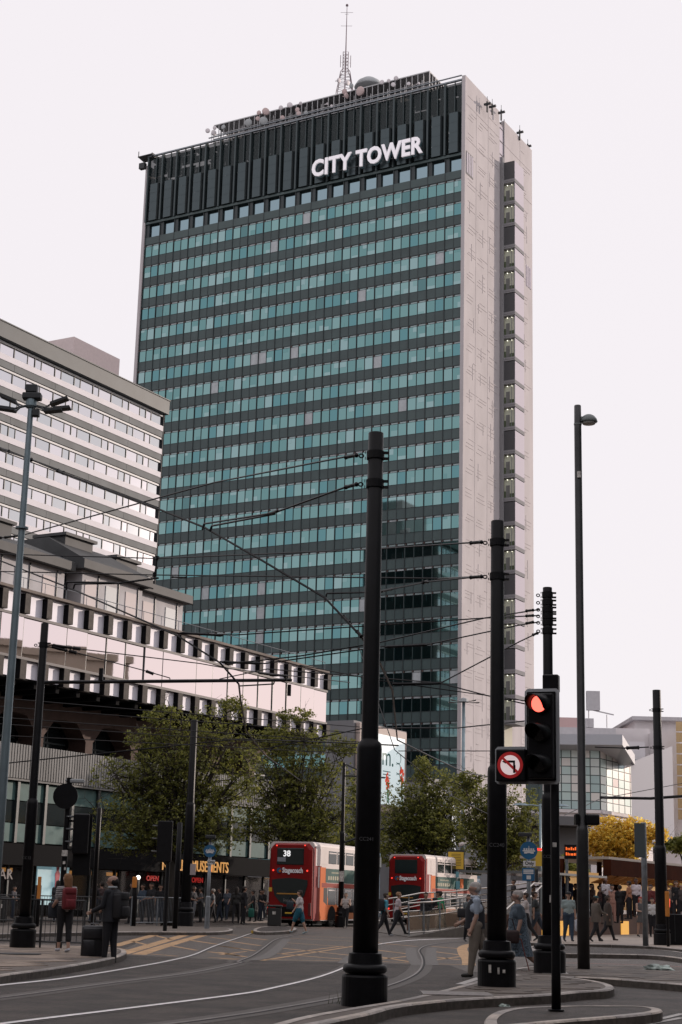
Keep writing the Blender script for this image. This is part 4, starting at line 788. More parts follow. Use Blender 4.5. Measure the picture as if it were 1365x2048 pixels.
wire([(97, 1290, y4), (128, 1296, y4), (160, 1298, y4), (400, 1327, y4+2), (455, 1337, y4+2.5), (700, 1365, 50)], .010, 'upper stay wire with turnbuckle from the leftmost pole', [((104, 1290, y4), (146, 1296, y4), .035), ((146, 1296, y4), (162, 1298, y4), .045)])
wire([(97, 1293, y4), (120, 1300, y4), (152, 1305, y4), (292, 1342, y4+2), (340, 1356, y4+2.2), (341, 1364, y4+2.2)], .010, 'lower stay wire with turnbuckle from the leftmost pole', [((104, 1293, y4), (136, 1302, y4), .035), ((138, 1302, y4), (154, 1306, y4), .045), ((292, 1342, y4+2), (308, 1348, y4+2), .04)])
wire([(518, 1346, y4+3), (545, 1350, y4+3.3), (572, 1352, y4+3.6), (573, 1362, y4+3.6)], .022, 'short registration rod at the tip of the bracket arm', name='registration_rod')
wire([(479, 1380, y4+2.6), (479, 1372, y4+2.6), (548, 1368, y4+3.3), (550, 1358, y4+3.3)], .014, 'slim steady arm under the tip of the bracket arm', name='registration_rod')
wire([(1200, 1595, 62), (1300, 1597, 62), (1400, 1590, 62)], .04, 'horizontal rod across the rightmost pole', name='bracket_rod')
wire([(1298, 1494, 66), (1280, 1495, 66), (1250, 1496, 66), (1190, 1494, 66)], .02, 'short wire with turnbuckle left of the rightmost pole', [((1252, 1496, 66), (1280, 1495, 66), .07)])
wire([(1130, 1630, 50), (1200, 1598, 58), (1400, 1560, 66)], .01, 'faint wire sloping over the glass gallery block')
wire([(720, 1300, 60), (790, 1500, 55), (900, 1590, 60), (1000, 1640, 70)], .012, 'thin slack wire behind the plane trees on the right')
# ------------------------------------------------------------------ traffic light on its island
def signal_front():
    o = G(1113, 2022, .13); t = thing('traffic_light', 'traffic light showing red with an illuminated no left turn sign', 'traffic light', (o.x, o.y, .13)); Y = o.y
    def X(px): return P(px, 1500, Y).x-o.x
    def Z(py): return P(1100, py, Y).z-.13
    b = MB(); b.lathe([(.06, 0), (.057, .5), (.057, Z(1352)-.02), (.05, Z(1352))], n=20); b.build('post', blackp, t, True)
    b = MB(); b.lathe([(.1, 0), (.1, .02), (.062, .025)], n=20); b.build('base_flange', blackp, t)
    xl, xm, xr = -.815+.06+.0, -.375+.02, .075; 
    xl, xm, xr = X(993)-.0, X(1052), X(1120)
    xl = -.86; xr = .06
    xl, xm, xr = P(993, 1560, Y).x-P(1110, 1560, Y).x+.0, P(1052, 1560, Y).x-P(1110, 1560, Y).x, P(1122, 1560, Y).x-P(1110, 1560, Y).x
    zt, zm, zb = Z(1380), Z(1495), Z(1570)
    # white bordered backing board: L-shaped, chamfered corners
    def L(x0, x1, x2, z0, z1, z2, y0, y1, c, m, nm):
        pts = [(x0+c, z0), (x2-c, z0), (x2, z0+c), (x2, z2-c), (x2-c, z2), (x1+c, z2), (x1, z2-c), (x1, z1), (x0+c, z1), (x0, z1-c), (x0, z0+c)]
        po = []
        n = len(pts); b = MB(); vs = [(x, y0, z) for x, z in pts]+[(x, y1, z) for x, z in pts]
        b.add(vs, [tuple(range(n)), tuple(reversed(range(n, 2*n)))]+[((i+1) % n, i, n+i, n+(i+1) % n) for i in range(n)]); b.build(nm, m, t)
    K_ = 1.03; xr += .02; xl += .03; xm += .03; xl *= K_; xm *= K_; t.rotation_euler = (0, 0, -.33)
    L(xl, xm, xr, zb, zm, zt, -.165, -.14, .035, mat('board_border', (.42, .44, .46), .5), 'backing_board')
    i_ = .042; L(xl+i_, xm+i_-.01, xr-i_, zb+i_, zm-i_, zt-i_, -.185, -.1655, .01, blackp, 'board_face')
    xc = (xm+xr)/2+.01; W_ = .15
    b = MB(); b.rbox((xc-.16, -.33, zb+.06), (xc+.16, -.12, zt-.08), .02); b.build('signal_housing', blackp, t)
    b = MB(); b.rbox((X(1088)-.0, -.08, zt-.03), (X(1120), .06, Z(1350)), .015); b.build('top_bracket', blackp, t)
    lens_on = mat('red_signal_lit', (1, .1, .05), .4, emit=(1, .10, .07), es=3.2); lens_off = mat('signal_lens_off', (.01, .01, .01), .2)
    red_in = mat('visor_red_glow', (.35, .02, .01), .4)
    for k, zc in enumerate([Z(1414), Z(1471), Z(1532)]):
        # lens disc
        b = MB(); vs = [(0, -.03, 0)]+[(.105*math.cos(a), -.016, .105*math.sin(a)) for a in np.linspace(0, 2*math.pi, 33)[:-1]]
        b.add(vs, [(0, i+1, (i+1) % 32+1) for i in range(32)]); q = b.build('lens', lens_on if k == 0 else lens_off, t, loc=(xc, -.375, zc)); q.rotation_euler = (.06, 0, -.27)
        b = MB(); b.tube([(0, .10, 0), (0, 0, 0)], [.13, .118], 24); q = b.build('lens_barrel', blackp, t, loc=(xc, -.375, zc)); q.rotation_euler = (.06, 0, -.27)
        b = MB(); nn = 26; vs = []; fs = []
        for i in range(nn+1):
            a = math.radians(-40+260*i/nn); fr = math.sin(max(0, min(1, (i/nn)))*math.pi); ln = .04+.20*fr**.6; c_, s_ = math.cos(a), math.sin(a)
            for rr, yy in ((.120, 0), (.116, -ln), (.111, -ln), (.113, 0)): vs.append((rr*c_, yy, rr*s_))
            if i: o_ = (i-1)*4; fs += [(o_, o_+1, o_+5, o_+4), (o_+1, o_+2, o_+6, o_+5), (o_+2, o_+3, o_+7, o_+6)]
        b.add(vs, fs); q = b.build('visor', [blackp], t, True, loc=(xc, -.375, zc)); q.rotation_euler = (.06, 0, -.27)
    # box sign: no left turn
    sx, sz = (xl+xm)/2+.025, (zb+zm)/2-.005; R_ = .168
    b = MB(); b.rbox((sx-.19, -.26, sz-.205), (sx+.2, -.12, sz+.205), .02); b.build('sign_housing', blackp, t)
    def disc(r0, r1, y, m, nm, parts=40):
        b = MB(); vs = []; fs = []
        for i in range(parts): a = 2*math.pi*i/parts; vs += [(sx+r0*math.cos(a), y, sz+r0*math.sin(a)), (sx+r1*math.cos(a), y, sz+r1*math.sin(a))]
        for i in range(parts): j = (i+1) % parts; fs.append((2*i, 2*i+1, 2*j+1, 2*j))
        b.add(vs, fs); return b.build(nm, m, t)
    rd = mat('sign_red', (.42, .015, .02), .5, emit=(.5, .02, .02), es=.22); wl = mat('sign_lit_white', (.6, .5, .5), .5, emit=(.75, .62, .63), es=.62)
    disc(0.001, .128, -.264, wl, 'sign_face'); disc(.126, R_, -.267, rd, 'sign_ring')
    b = MB(); b.tube([(sx+.055, -.27, sz-.10), (sx+.055, -.27, sz+.0)], .016, 4)
    for (p, q) in (((sx+.04, sz-.09), (sx+.065, sz+.03)), ((sx-.055, sz+.03), (sx+.065, sz+.058))): b.box((p[0], -.272, p[1]), (q[0], -.268, q[1]))
    b.add([(sx-.105, -.272, sz+.044), (sx-.05, -.272, sz+.015), (sx-.05, -.272, sz+.073)], [(0, 1, 2)]); b.build('turn_arrow', blackp, t)
    b = MB(); d = .118; w_ = .015; b.add([(sx-d+w_, -.276, sz+d+0), (sx-d-0, -.276, sz+d-w_*2), (sx+d-w_, -.276, sz-d), (sx+d, -.276, sz-d+w_*2)], [(0, 1, 2, 3)]); b.build('red_bar', rd, t)
    b = MB(); b.box((-.02, -.062, Z(1694)), (.03, -.057, Z(1690)+.03)); b.build('sticker', MATS['sticker_white'], t)
signal_front()
# rear views of other signals
def back_signal(base_px, base_py, top_py, x, zc, n, label, disc=None, z=.13, lampw=.3, boxh=.95, wd=.3, side=-1):
    o = G(base_px, base_py, z); t = thing('traffic_light', label, 'traffic light', (o.x, o.y, z)); Y = o.y
    def Z(py): return P(base_px, py, Y).z-z
    b = MB(); b.lathe([(.075, 0), (.07, Z(top_py))], n=12); b.build('post', blackp, t)
    for (cx, cy) in n:
        p = P(cx, cy, Y); b = MB(); b.rbox((p.x-o.x-wd/2, -.12, p.z-z-boxh/2), (p.x-o.x+wd/2, .12, p.z-z+boxh/2), .03); b.build('signal_head', blackp, t)
        for k in (-1, 0, 1):
            b = MB(); zz = p.z-z+k*boxh*.31; s = side; xx = p.x-o.x+s*wd/2
            b.lathe([(.02, 0), (.12, .02), (.12, .05), (.03, .04)], (xx+s*.09, 0, zz+.08), 10, 1, .9); b.build('hood', steel, t)
    return t, Z, o
t, Z, o = back_signal(118, 1896, 1555, 0, 0, [(163, 1668)], 'black traffic signal turned away, below the round sign back', boxh=.95, wd=.38)
b = MB(); p = P(133, 1593, o.y); b.lathe([(.01, 0), (.30, 0), (.30, .03), (.01, .03)], n=30); q = b.build('round_sign_back', blackp, t, loc=(p.x-o.x, -.1, p.z-.13)); q.rotation_euler = (R90, 0, 0)
b = MB(); b.rbox((0, -.09, -.05), (.34, .09, .05), .03); b.tube([(-.12, 0, .02), (.05, 0, .0)], .03, 6); b.build('lamp_head', mat('lamp_pale', (.30, .32, .33), .5), t, loc=(P(137, 1562, o.y).x-o.x+.05, 0, P(137, 1562, o.y).z-.13))
b = MB(); p = P(165, 1668, o.y); b.tube([(0, 0, p.z-.13+.3), (p.x-o.x, 0, p.z-.13+.3)], .03, 6); b.tube([(0, 0, p.z-.5), (p.x-o.x, 0, p.z-.5)], .03, 6); b.box((p.x-o.x-.2, .05, p.z-1.1), (p.x-o.x+.22, .08, p.z+.35)); b.build('bracket', blackp, t)
# sticker cluster on its pole
b = MB(); b.box((-.06, -.10, Z(1712)), (.08, -.08, Z(1700))); b.box((-.02, -.10, Z(1728)), (.04, -.09, Z(1722))); b.box((.02, -.1, Z(1740)), (.06, -.09, Z(1734))); b.build('stickers', MATS['sticker_white'], t)
t, Z, o = back_signal(330, 1862, 1640, 0, 0, [(330, 1683)], 'far traffic signal seen between the left plane tree and the thin black post', boxh=1.5, wd=.55, side=-1)
def post(px, py, top, r, label, m=blackp, z=.13, cap=True, name='bollard_post'):
    o = G(px, py, z); H = P(px, top, o.y).z-z; b = MB(); b.lathe([(r, 0), (r, H-.02), (r*.8, H)], n=14); t = b.build(name, m, None, True, loc=(o.x, o.y, z)); t['label'] = label; t['category'] = 'post'; t['group'] = 'plain street posts'; return t, o
post(350, 1857, 1645, .105, 'thin black post just left of the pole by the plane tree')
post(183, 1893, 1615, .058, 'thin black post between the rear facing signal and the tree')
t, o = post(72, 1853, 1770, .12, 'short dark post carrying an orange box behind the left railing'); b = MB(); b.rbox((-.06, -.2, 1.9), (.06, -.05, 2.75), .02); b.build('orange_box', mat('orange_box', (.55, .20, .03), .5), t, loc=(0.05, 0, -.9))
t, o = post(266, 1852, 1755, .12, 'black crossing post with an orange push box behind the suitcase man'); b = MB(); b.rbox((-.1, -.22, 1.55), (.1, -.1, 2.0), .03); b.build('orange_box', MATS['orange_box'], t)
b = MB(); b.lathe([(.01, -.09), (.07, -.07), (.10, 0), (.07, .07), (.01, .09)], n=16); b.build('white_lamp', mat('small_white_lamp', (1, 1, .9), .4, emit=(1, .95, .85), es=2), t, loc=(P(277, 1755, o.y).x-o.x, 0, P(277, 1755, o.y).z-.13))
t, o = post(1337, 1893, 1785, .05, 'slim post with an orange sleeve beside the black cabinet'); b = MB(); b.lathe([(.07, 1.0), (.078, 1.05), (.078, 1.8), (.07, 1.85)], n=12); b.build('orange_sleeve', MATS['orange_box'], t)
# grey post with sign back
t, o = post(1292, 1892, 1645, .10, 'grey post with a tall narrow sign back right of the shelter', steel)
b = MB(); p = P(1289, 1690, o.y); b.box((-.34, .02, P(1289, 1715, o.y).z), (.02, .06, P(1289, 1647, o.y).z)); b.build('sign_back', mat('sign_back_grey', (.06, .075, .08), .5), t, loc=(0, -.15, -.13))
# cabinet
p = G(1322, 1889, .13); q = G(1362, 1889, .13); t = thing('utility_cabinet', 'black utility cabinet beside the rightmost tram pole', 'cabinet', (p.x, p.y, .13)); b = MB(); wd = q.x-p.x+.15; b.rbox((0, 0, 0), (wd, .6, P(1340, 1828, p.y).z-.13), .03); b.build('body', blackp, t)
b = MB(); b.box((wd*.5-.01, -.012, .1), (wd*.5+.01, 0, 1.1)); b.build('door_seam', darkst, t)
b = MB(); b.lathe([(.02, 0), (.09, .01), (.1, .3), (.02, .36)], (wd*.3, .2, 1.3), 10); b.build('lamp', mat('redlamp', (.4, .02, .02), .5, emit=(1, .1, .05), es=1.5), t)
# bins
for (px, py, tpy, wpx, lb) in [(549, 1852, 1810, 26, 'dark square litter bin in front of the first bus'), (2, 1845, 1792, 20, 'grey litter bin at the left edge behind the railing')]:
    p = G(px, py, .12); s = p.y/3171; w_ = wpx*s; H = P(px, tpy, p.y).z-.12; t = thing('litter_bin', lb, 'bin', (p.x, p.y, .12)); b = MB(); b.rbox((-w_/2, -w_/2, 0), (w_/2, w_/2, H*.86), .04); b.build('body', mat('bin_dark', (.018, .018, .018), .5), t)
    b = MB(); b.rbox((-w_*.56, -w_*.56, H*.9), (w_*.56, w_*.56, H), .04); [b.box((sx*w_*.45-.04, sy*w_*.45-.04, H*.85), (sx*w_*.45+.04, sy*w_*.45+.04, H*.91)) for sx in (-1, 1) for sy in (-1, 1)]; b.build('lid', MATS['bin_dark'], t)
    b = MB(); b.box((-.1, -w_/2-.01, H*.55), (.06, -w_/2-.003, H*.7)); b.build('emblem', MATS['sticker_white'], t)
# ------------------------------------------------------------------ street lamps
o = G(1168, 1938, .13); Y = o.y; t = thing('street_lamp', 'tall grey street lamp with one half dome head at upper right', 'street lamp', (o.x, o.y, .13))
def Z(py, px=1160): return P(px, py, Y).z-.13
b = MB(); b.lathe([(.130, 0), (.128, Z(1662)), (.118, Z(1655)), (.088, Z(1648)), (.082, Z(860)), (.078, Z(812)), (.07, Z(811))], n=24); b.build('column', mat('lamp_column', (.04, .04, .042), .35, .3, var=.2, vs=3), t, True)
b = MB(); rr = .32; zc = Z(843)
vs = []; fs = []
pr = [(0, .17), (.07, .165), (.13, .13), (.18, .065), (.20, .0), (.18, -.02), (0, -.025)]
for x_, z_ in pr:
    for k in range(20): a = 2*math.pi*k/20; vs.append((.25+x_*1.0*math.cos(a), x_*.85*math.sin(a), zc+z_))
for i in range(len(pr)-1):
    for k in range(20): k2 = (k+1) % 20; fs.append((i*20+k, (i+1)*20+k, (i+1)*20+k2, i*20+k2))
b.add(vs, fs); b.build('lamp_head', mat('lamp_head_grey', (.16, .18, .18), .4), t, True)
b = MB(); b.lathe([(.16, 0), (.14, -.03), (.01, -.04)], (.25, 0, zc-.026), 20); b.build('lamp_glass', mat('lamp_glass', (.45, .45, .43), .3), t)
b = MB(); b.box((.06, -.04, zc+.0), (.12, .04, zc+.11)); b.lathe([(.09, 0), (.09, .03)], (0, 0, Z(850)), 20); b.build('head_bracket', MATS['lamp_head_grey'], t)
b = MB(); b.rbox((-.04, -.12, Z(958)), (.04, -.07, Z(945)), .01); b.build('sensor', MATS['sticker_white'], t)
b = MB(); b.rbox((.06, -.12, Z(1650)), (.36, .12, Z(1628)), .04); b.rbox((-.16, -.12, Z(1650)), (-.08, .12, Z(1628)), .02); b.build('control_box', blackp, t)
o = P(0, 1600, 33); o = Vector((P(2, 1780, 33).x-.12, 33, 0)); t = thing('floodlight_mast', 'tall pale grey mast with a ring of floodlights at upper left', 'mast', (o.x, o.y, .0)); pt = P(62, 788, 33)
mastm = mat('mast_galvanised', (.20, .26, .29), .4, .55, var=.15, vs=2)
b = MB(); b.lathe([(.115, 0), (.10, 3.3), (.088, 4.5), (.060, pt.z-.15), (.056, pt.z)], n=20); b.build('column', mastm, t, True)
b = MB(); b.lathe([(.10, 0), (.12, .04), (.12, .28), (.09, .3)], (0, 0, pt.z-.32), 14)
b.lathe([(.14, -.02), (.14, .02)], (0, 0, pt.z-3.0), 14); b.build('collar', mastm, t)
HD = [(-.62, .28, .0), (-.72, .08, -.22), (-.45, -.28, -.35), (.62, .28, -.02), (.80, .05, -.20), (.60, -.3, -.36)]
for x_, y_, dz in HD:
    b = MB(); b.tube([(0, 0, pt.z-.25), (x_*.45, y_*.5, pt.z-.25+dz*.3), (x_*.62, y_*.8, pt.z-.13+dz)], .022, 6)
    s = 1 if x_ > 0 else -1; x0 = x_*.6; zc = pt.z-.12+dz; tilt = .13 if dz > -.1 else .02
    b.add([(x0, y_-.12, zc-.03), (x0+s*.38, y_-.12, zc+tilt), (x0+s*.38, y_+.12, zc+tilt), (x0, y_+.12, zc-.03), (x0, y_-.12, zc+.03), (x0+s*.36, y_-.12, zc+tilt+.05), (x0+s*.36, y_+.12, zc+tilt+.05), (x0, y_+.12, zc+.03)], [(0, 1, 2, 3), (7, 6, 5, 4), (0, 4, 5, 1), (1, 5, 6, 2), (2, 6, 7, 3), (3, 7, 4, 0)]); b.build('floodlight', darkst, t)
b = MB(); b.rbox((-.13, -.1, pt.z+.02), (.12, .1, pt.z+.20), .02); b.rbox((-.19, -.13, pt.z-.14), (.22, .1, pt.z+.01), .03); b.build('camera_box', darkst, t)
b = MB(); b.rbox((.05, -.1, pt.z-.52), (.2, .06, pt.z-.36), .02); b.build('lower_lamp', darkst, t)
# distant lamps
def arm_lamp(px, base_py, top_py, r, arms, label, z=0, star=False):
    o = G(px, base_py, z); t = thing('street_lamp', label, 'street lamp', (o.x, o.y, z)); H = P(px, top_py, o.y).z-z
    b = MB(); b.lathe([(r, 0), (r*.7, H)], n=12); b.build('column', mastm, t, True)
    for a in arms:
        s = 1 if a > 0 else -1; b = MB(); b.tube([(0, 0, H-.15), (a*.5, 0, H-.08), (a, 0, H-.1)], r*.45, 6)
        b.lathe([(.02, .16), (.25, .13), (.45, 0), (.02, -.03)], (a+s*.2, 0, H-.12), 12, 1.3, .6); b.build('lamp_arm', mastm, t)
    if star:
        b = MB(); b.lathe([(.05, .4), (.35, .3), (.42, .05), (.1, 0)], (0, 0, H), 12)
        for a in (.4, 2.5, 3.8, 5.4): b.add([(0, 0, H), (1.5*math.cos(a), 1.5*math.sin(a)-.25, H+.12), (1.5*math.cos(a), 1.5*math.sin(a)+.25, H+.12), (1.4*math.cos(a), 1.4*math.sin(a), H+.02)], [(0, 1, 2), (0, 3, 1), (0, 2, 3), (1, 3, 2)])
        b.build('lamp_cluster', mat('lamp_pale', (.30, .32, .33)), t)
arm_lamp(925, 1842, 1405, .19, [], 'grey mast topped by a small cluster of lamps before the tower corner', star=True)
arm_lamp(914, 1845, 1606, .12, [-1.1, 1.1], 'double armed grey street lamp above the yellow sign')
arm_lamp(1082, 1850, 1608, .12, [-1.1, 1.2], 'double armed grey street lamp behind the signal post', z=.13)
# ------------------------------------------------------------------ signs
def tram_sign(px, base_py, cy, rpx, label, plates, z=.13, lamp=None):
    o = G(px, base_py, z); Y = o.y; t = thing('tram_only_sign', label, 'sign', (o.x, o.y, z)); s = Y/3171; R_ = rpx*s
    def Zz(py): return P(px, py, Y).z-z
    b = MB(); b.lathe([(.075, 0), (.07, Zz(cy)+R_*1.4)], n=12); b.build('post', steel, t, True)
    b = MB(); b.lathe([(.105, 0), (.1, 1.25), (.075, 1.3)], n=12); b.build('post_sleeve', steel, t)
    dx = P(px, cy, Y).x-P(px, base_py, Y).x; dx = 0
    b = MB(); b.lathe([(.01, 0), (R_, 0), (R_, .03), (.01, .03)], n=32); q = b.build('sign_disc', mat('sign_blue', (.01, .10, .22), .45, var=.1, vs=3), t, loc=(0, -.08, Zz(cy))); q.rotation_euler = (R90, 0, 0)
    wm = mat('sign_print_white', (.6, .6, .6), .5); b = MB(); zc = Zz(cy)
    b.box((-R_*.72, -.125, zc-R_*.12), (R_*.72, -.118, zc+R_*.02)); 
    for i in range(-2, 3): b.box((i*R_*.26-R_*.09, -.126, zc+R_*.04), (i*R_*.26+R_*.09, -.118, zc+R_*.24))
    b.box((-R_*.55, -.126, zc-R_*.36), (-R_*.2, -.118, zc-R_*.15)); b.box((R_*.2, -.126, zc-R_*.36), (R_*.55, -.118, zc-R_*.15)); b.box((-R_*.2, -.126, zc-R_*.3), (R_*.2, -.118, zc-R_*.13)); b.box((-.01, -.126, zc+R_*.24), (.01, -.118, zc+R_*.5)); b.build('tram_symbol', wm, t)
    for (pa, pb, py0, py1, kind) in plates:
        x0 = (pa-px)*s; x1 = (pb-px)*s; m = {'w': wm, 'b': MATS['sign_blue'], 'd': darkst}[kind[0]]
        b = MB(); b.rbox((x0, -.115, Zz(py1)), (x1, -.085, Zz(py0)), .008); b.build('plate', m, t)
        if kind == 'w': text('Only', (Zz(py0)-Zz(py1))*.85, blackp, t, ((x0+x1)/2, -.118, (Zz(py0)+Zz(py1))/2+.01), FACE_CAM, 'lettering', .002, .004)
        if kind == 'b':
            b = MB(); h = Zz(py0)-Zz(py1); 
            for k in range(3): b.box((x0+.04, -.12, Zz(py0)-.1-k*h*.12), (x1-.04, -.116, Zz(py0)-.06-k*h*.12))
            b.lathe([(.01, 0), (.09, .0), (.09, .004)], ((x0+x1)/2, -.12, Zz(py1)+h*.5), 10, 1, .03); b.box(((x0+x1)/2-.07, -.12, Zz(py1)+.06), ((x0+x1)/2+.09, -.116, Zz(py1)+h*.42)); b.build('print', wm, t)
    if lamp:
        b = MB(); x0 = (lamp[0]-px)*s; x1 = (lamp[1]-px)*s; zz = Zz(lamp[2]); b.rbox((x0, -.2, zz-.06), (x1, .05, zz+.08), .03); b.tube([(0, 0, Zz(cy)+R_), (0, 0, zz)], .04, 6); b.build('sign_lamp', darkst, t)
    return t
tram_sign(1058, 1881, 1701, 17, 'blue round tram only sign with an Only plate on the right of the second pole', [(1047, 1071, 1722, 1733, 'w'), (1045, 1069, 1736, 1762, 'b'), (1070, 1076, 1738, 1765, 'd')], lamp=(1038, 1064, 1670))
tram_sign(414, 1857, 1702, 12, 'blue round tram only sign in front of the amusement arcade', [(410, 425, 1720, 1729, 'w')], lamp=(404, 424, 1674))
# notice plate on the tram pole by the tree
q = G(382, 1853, .13); b = MB(); s = N5.y/3171; b.box((7*s, -.45, P(382, 1750, N5.y).z-.13), (18*s, -.42, P(382, 1728, N5.y).z-.13)); b.build('notice_plate', mat('notice_pale', (.35, .30, .30), .6), tp5)
# yellow notice
o = G(913, 1850, .0); Y = o.y; t = thing('notice_sign', 'yellow notice board with small print on a post above the ramp railing', 'sign', (o.x, o.y, 0)); s = Y/3171
def Z(py): return P(911, py, Y).z
b = MB(); b.lathe([(.06, 0), (.055, Z(1690))], n=10); b.build('post', steel, t)
b = MB(); b.rbox((-19*s, -.12, Z(1740)), (15*s, -.08, Z(1700)), .02); b.build('frame', darkst, t)
b = MB(); b.box((-17*s, -.13, Z(1738)), (13*s, -.121, Z(1704))); b.build('yellow_face', mat('notice_yellow', (.62, .40, .04), .5), t)
b = MB(); [b.box((-11*s+r.uniform(0, 1)*s, -.135, Z(1709+k*3.2)), (9*s-r.uniform(0, 2)*s, -.131, Z(1708+k*3.2))) for k in range(8)]; b.build('print_lines', mat('print_dark', (.08, .06, .02), .6), t)
b = MB(); b.rbox((-4*s, -.12, Z(1755)), (4*s, -.09, Z(1743)), .02); b.rbox((-6*s, -.12, Z(1778)), (6*s, -.09, Z(1762)), .02); b.build('small_plates', [mat('plate_cyan', (.15, .36, .42), .5)], t)
b = MB(); b.lathe([(.02, -.2), (.11, -.16), (.12, .12), (.02, .2)], n=12); q = b.build('camera', mat('camera_white', (.55, .5, .5), .5), t, True, loc=(9*s, 0, Z(1688))); q.rotation_euler = (0, 1.2, 0)
b = MB(); b.tube([(0, 0, Z(1695)), (8*s, 0, Z(1695)), (9*s, 0, Z(1689))], .04, 6); b.build('camera_arm', steel, t)
# ------------------------------------------------------------------ railings
def railing(p0, p1, h, label, z=.13, nbay=3, gap=.13, m=steel, rr=.024, br=.009):
    d = (p1-p0); L = d.length; t = thing('railing', label, 'railing', (p0.x, p0.y, z), math.atan2(d.y, d.x), 'pedestrian guard railings')
    for i in range(nbay+1): b = MB(); b.tube([(L*i/nbay, 0, 0), (L*i/nbay, 0, h)], rr*1.1, 6); b.build('post', m, t)
    for zz in (h-.02, .14): b = MB(); b.tube([(0, 0, zz), (L, 0, zz)], rr, 6); b.build('rail', m, t)
    b = MB(); k = gap
    while k < L: b.tube([(k, 0, .14), (k, 0, h-.02)], br, 4, False); k += gap
    b.build('bars', m, t, kind='stuff')
dr = mat('railing_dark', (.055, .057, .06), .5, .3)
railing(G(-90, 1890, .13), G(166, 1898, .13), 1.12, 'nearest dark guard railing on the left pavement beside the backpack woman', m=dr)
railing(G(-80, 1846, .13), G(215, 1849, .13), 1.15, 'middle guard railing across the road behind the left pole', m=dr, nbay=4)
railing(G(262, 1852, .13), G(362, 1851, .13), 1.2, 'pale railing the waiting crowd leans on in front of the arcade', m=steel, nbay=2)
# ------------------------------------------------------------------ tram stop: ramp rails and shelter
ss = mat('polished_steel', (.62, .58, .54), .22, 1.)
def ramp_rail(pts_top, pts_bot, Ya, Yb, label, posts, glass=False, mids=(.45,)):
    t = thing('ramp_handrail', label, 'handrail', (0, 0, 0), 0, 'steel handrails of the tram stop ramp'); n = len(pts_top)
    def q(l, i): return P(l[i][0], l[i][1], Ya+(Yb-Ya)*(l[i][0]-pts_top[0][0])/(pts_top[-1][0]-pts_top[0][0]))
    T = [q(pts_top, i) for i in range(n)]; B_ = [q(pts_bot, i) for i in range(n)]
    b = MB(); b.tube(T, .034, 8); b.build('top_rail', ss, t, True)
    for f in mids: b = MB(); b.tube([T[i].lerp(B_[i], f) for i in range(n)], .024, 6); b.build('mid_rail', ss, t, True)
    b = MB(); b.tube(B_, .028, 6); b.build('bottom_rail', ss, t, True)
    for k in range(posts):
        f = k/(posts-1)*(n-1); i = min(int(f), n-2); u = f-i; a = T[i].lerp(T[i+1], u); c = B_[i].lerp(B_[i+1], u); b = MB(); b.tube([c-Vector((0, 0, .1)), a], .03, 6); b.build('post', steel, t)
    if glass:
        b = MB()
        for i in range(n-1): b.quad(B_[i]+Vector((0, .02, .05)), B_[i+1]+Vector((0, .02, .05)), T[i+1].lerp(B_[i+1], .3)+Vector((0, .02, 0)), T[i].lerp(B_[i], .3)+Vector((0, .02, 0)))
        b.build('glass_panel', mat('ramp_glass', (.5, .42, .30), .08, .3, alpha=.30), t)
ramp_rail([(817, 1807), (870, 1803), (940, 1793), (1010, 1783), (1080, 1772)], [(819, 1866), (870, 1862), (940, 1851), (1010, 1838), (1080, 1822)], 66, 74, 'nearest steel ramp handrail with glass infill', 8, True)
ramp_rail([(756, 1801), (800, 1794), (842, 1786), (900, 1784), (1000, 1773), (1080, 1763)], [(756, 1842), (800, 1835), (842, 1826), (900, 1822), (1000, 1812), (1080, 1800)], 76, 84, 'far steel ramp handrail behind the people on the ramp', 8, False, (.3, .6))
ramp_rail([(806, 1824), (850, 1821), (930, 1809), (1000, 1800)], [(808, 1835), (850, 1832), (930, 1822), (1000, 1812)], 70, 76, 'low inner steel rail of the ramp', 5, False, ())
b = MB(); A = P(819, 1869, 66); C_ = P(1080, 1840, 74); 
b.add([(A.x, A.y, 0), (C_.x, C_.y, 0), (C_.x, C_.y, 1.0), (A.x, A.y, .03), (A.x-1, A.y+9, 0), (C_.x-1, C_.y+9, 0), (C_.x-1, C_.y+9, 1.0), (A.x-1, A.y+9, .03)], [(0, 1, 2, 3), (3, 2, 6, 7), (1, 5, 6, 2), (0, 3, 7, 4), (4, 7, 6, 5)]); o = b.build('access_ramp', mat('ramp_grey', (.13, .115, .10), .7, var=.2, vs=4)); o['kind'] = 'structure'
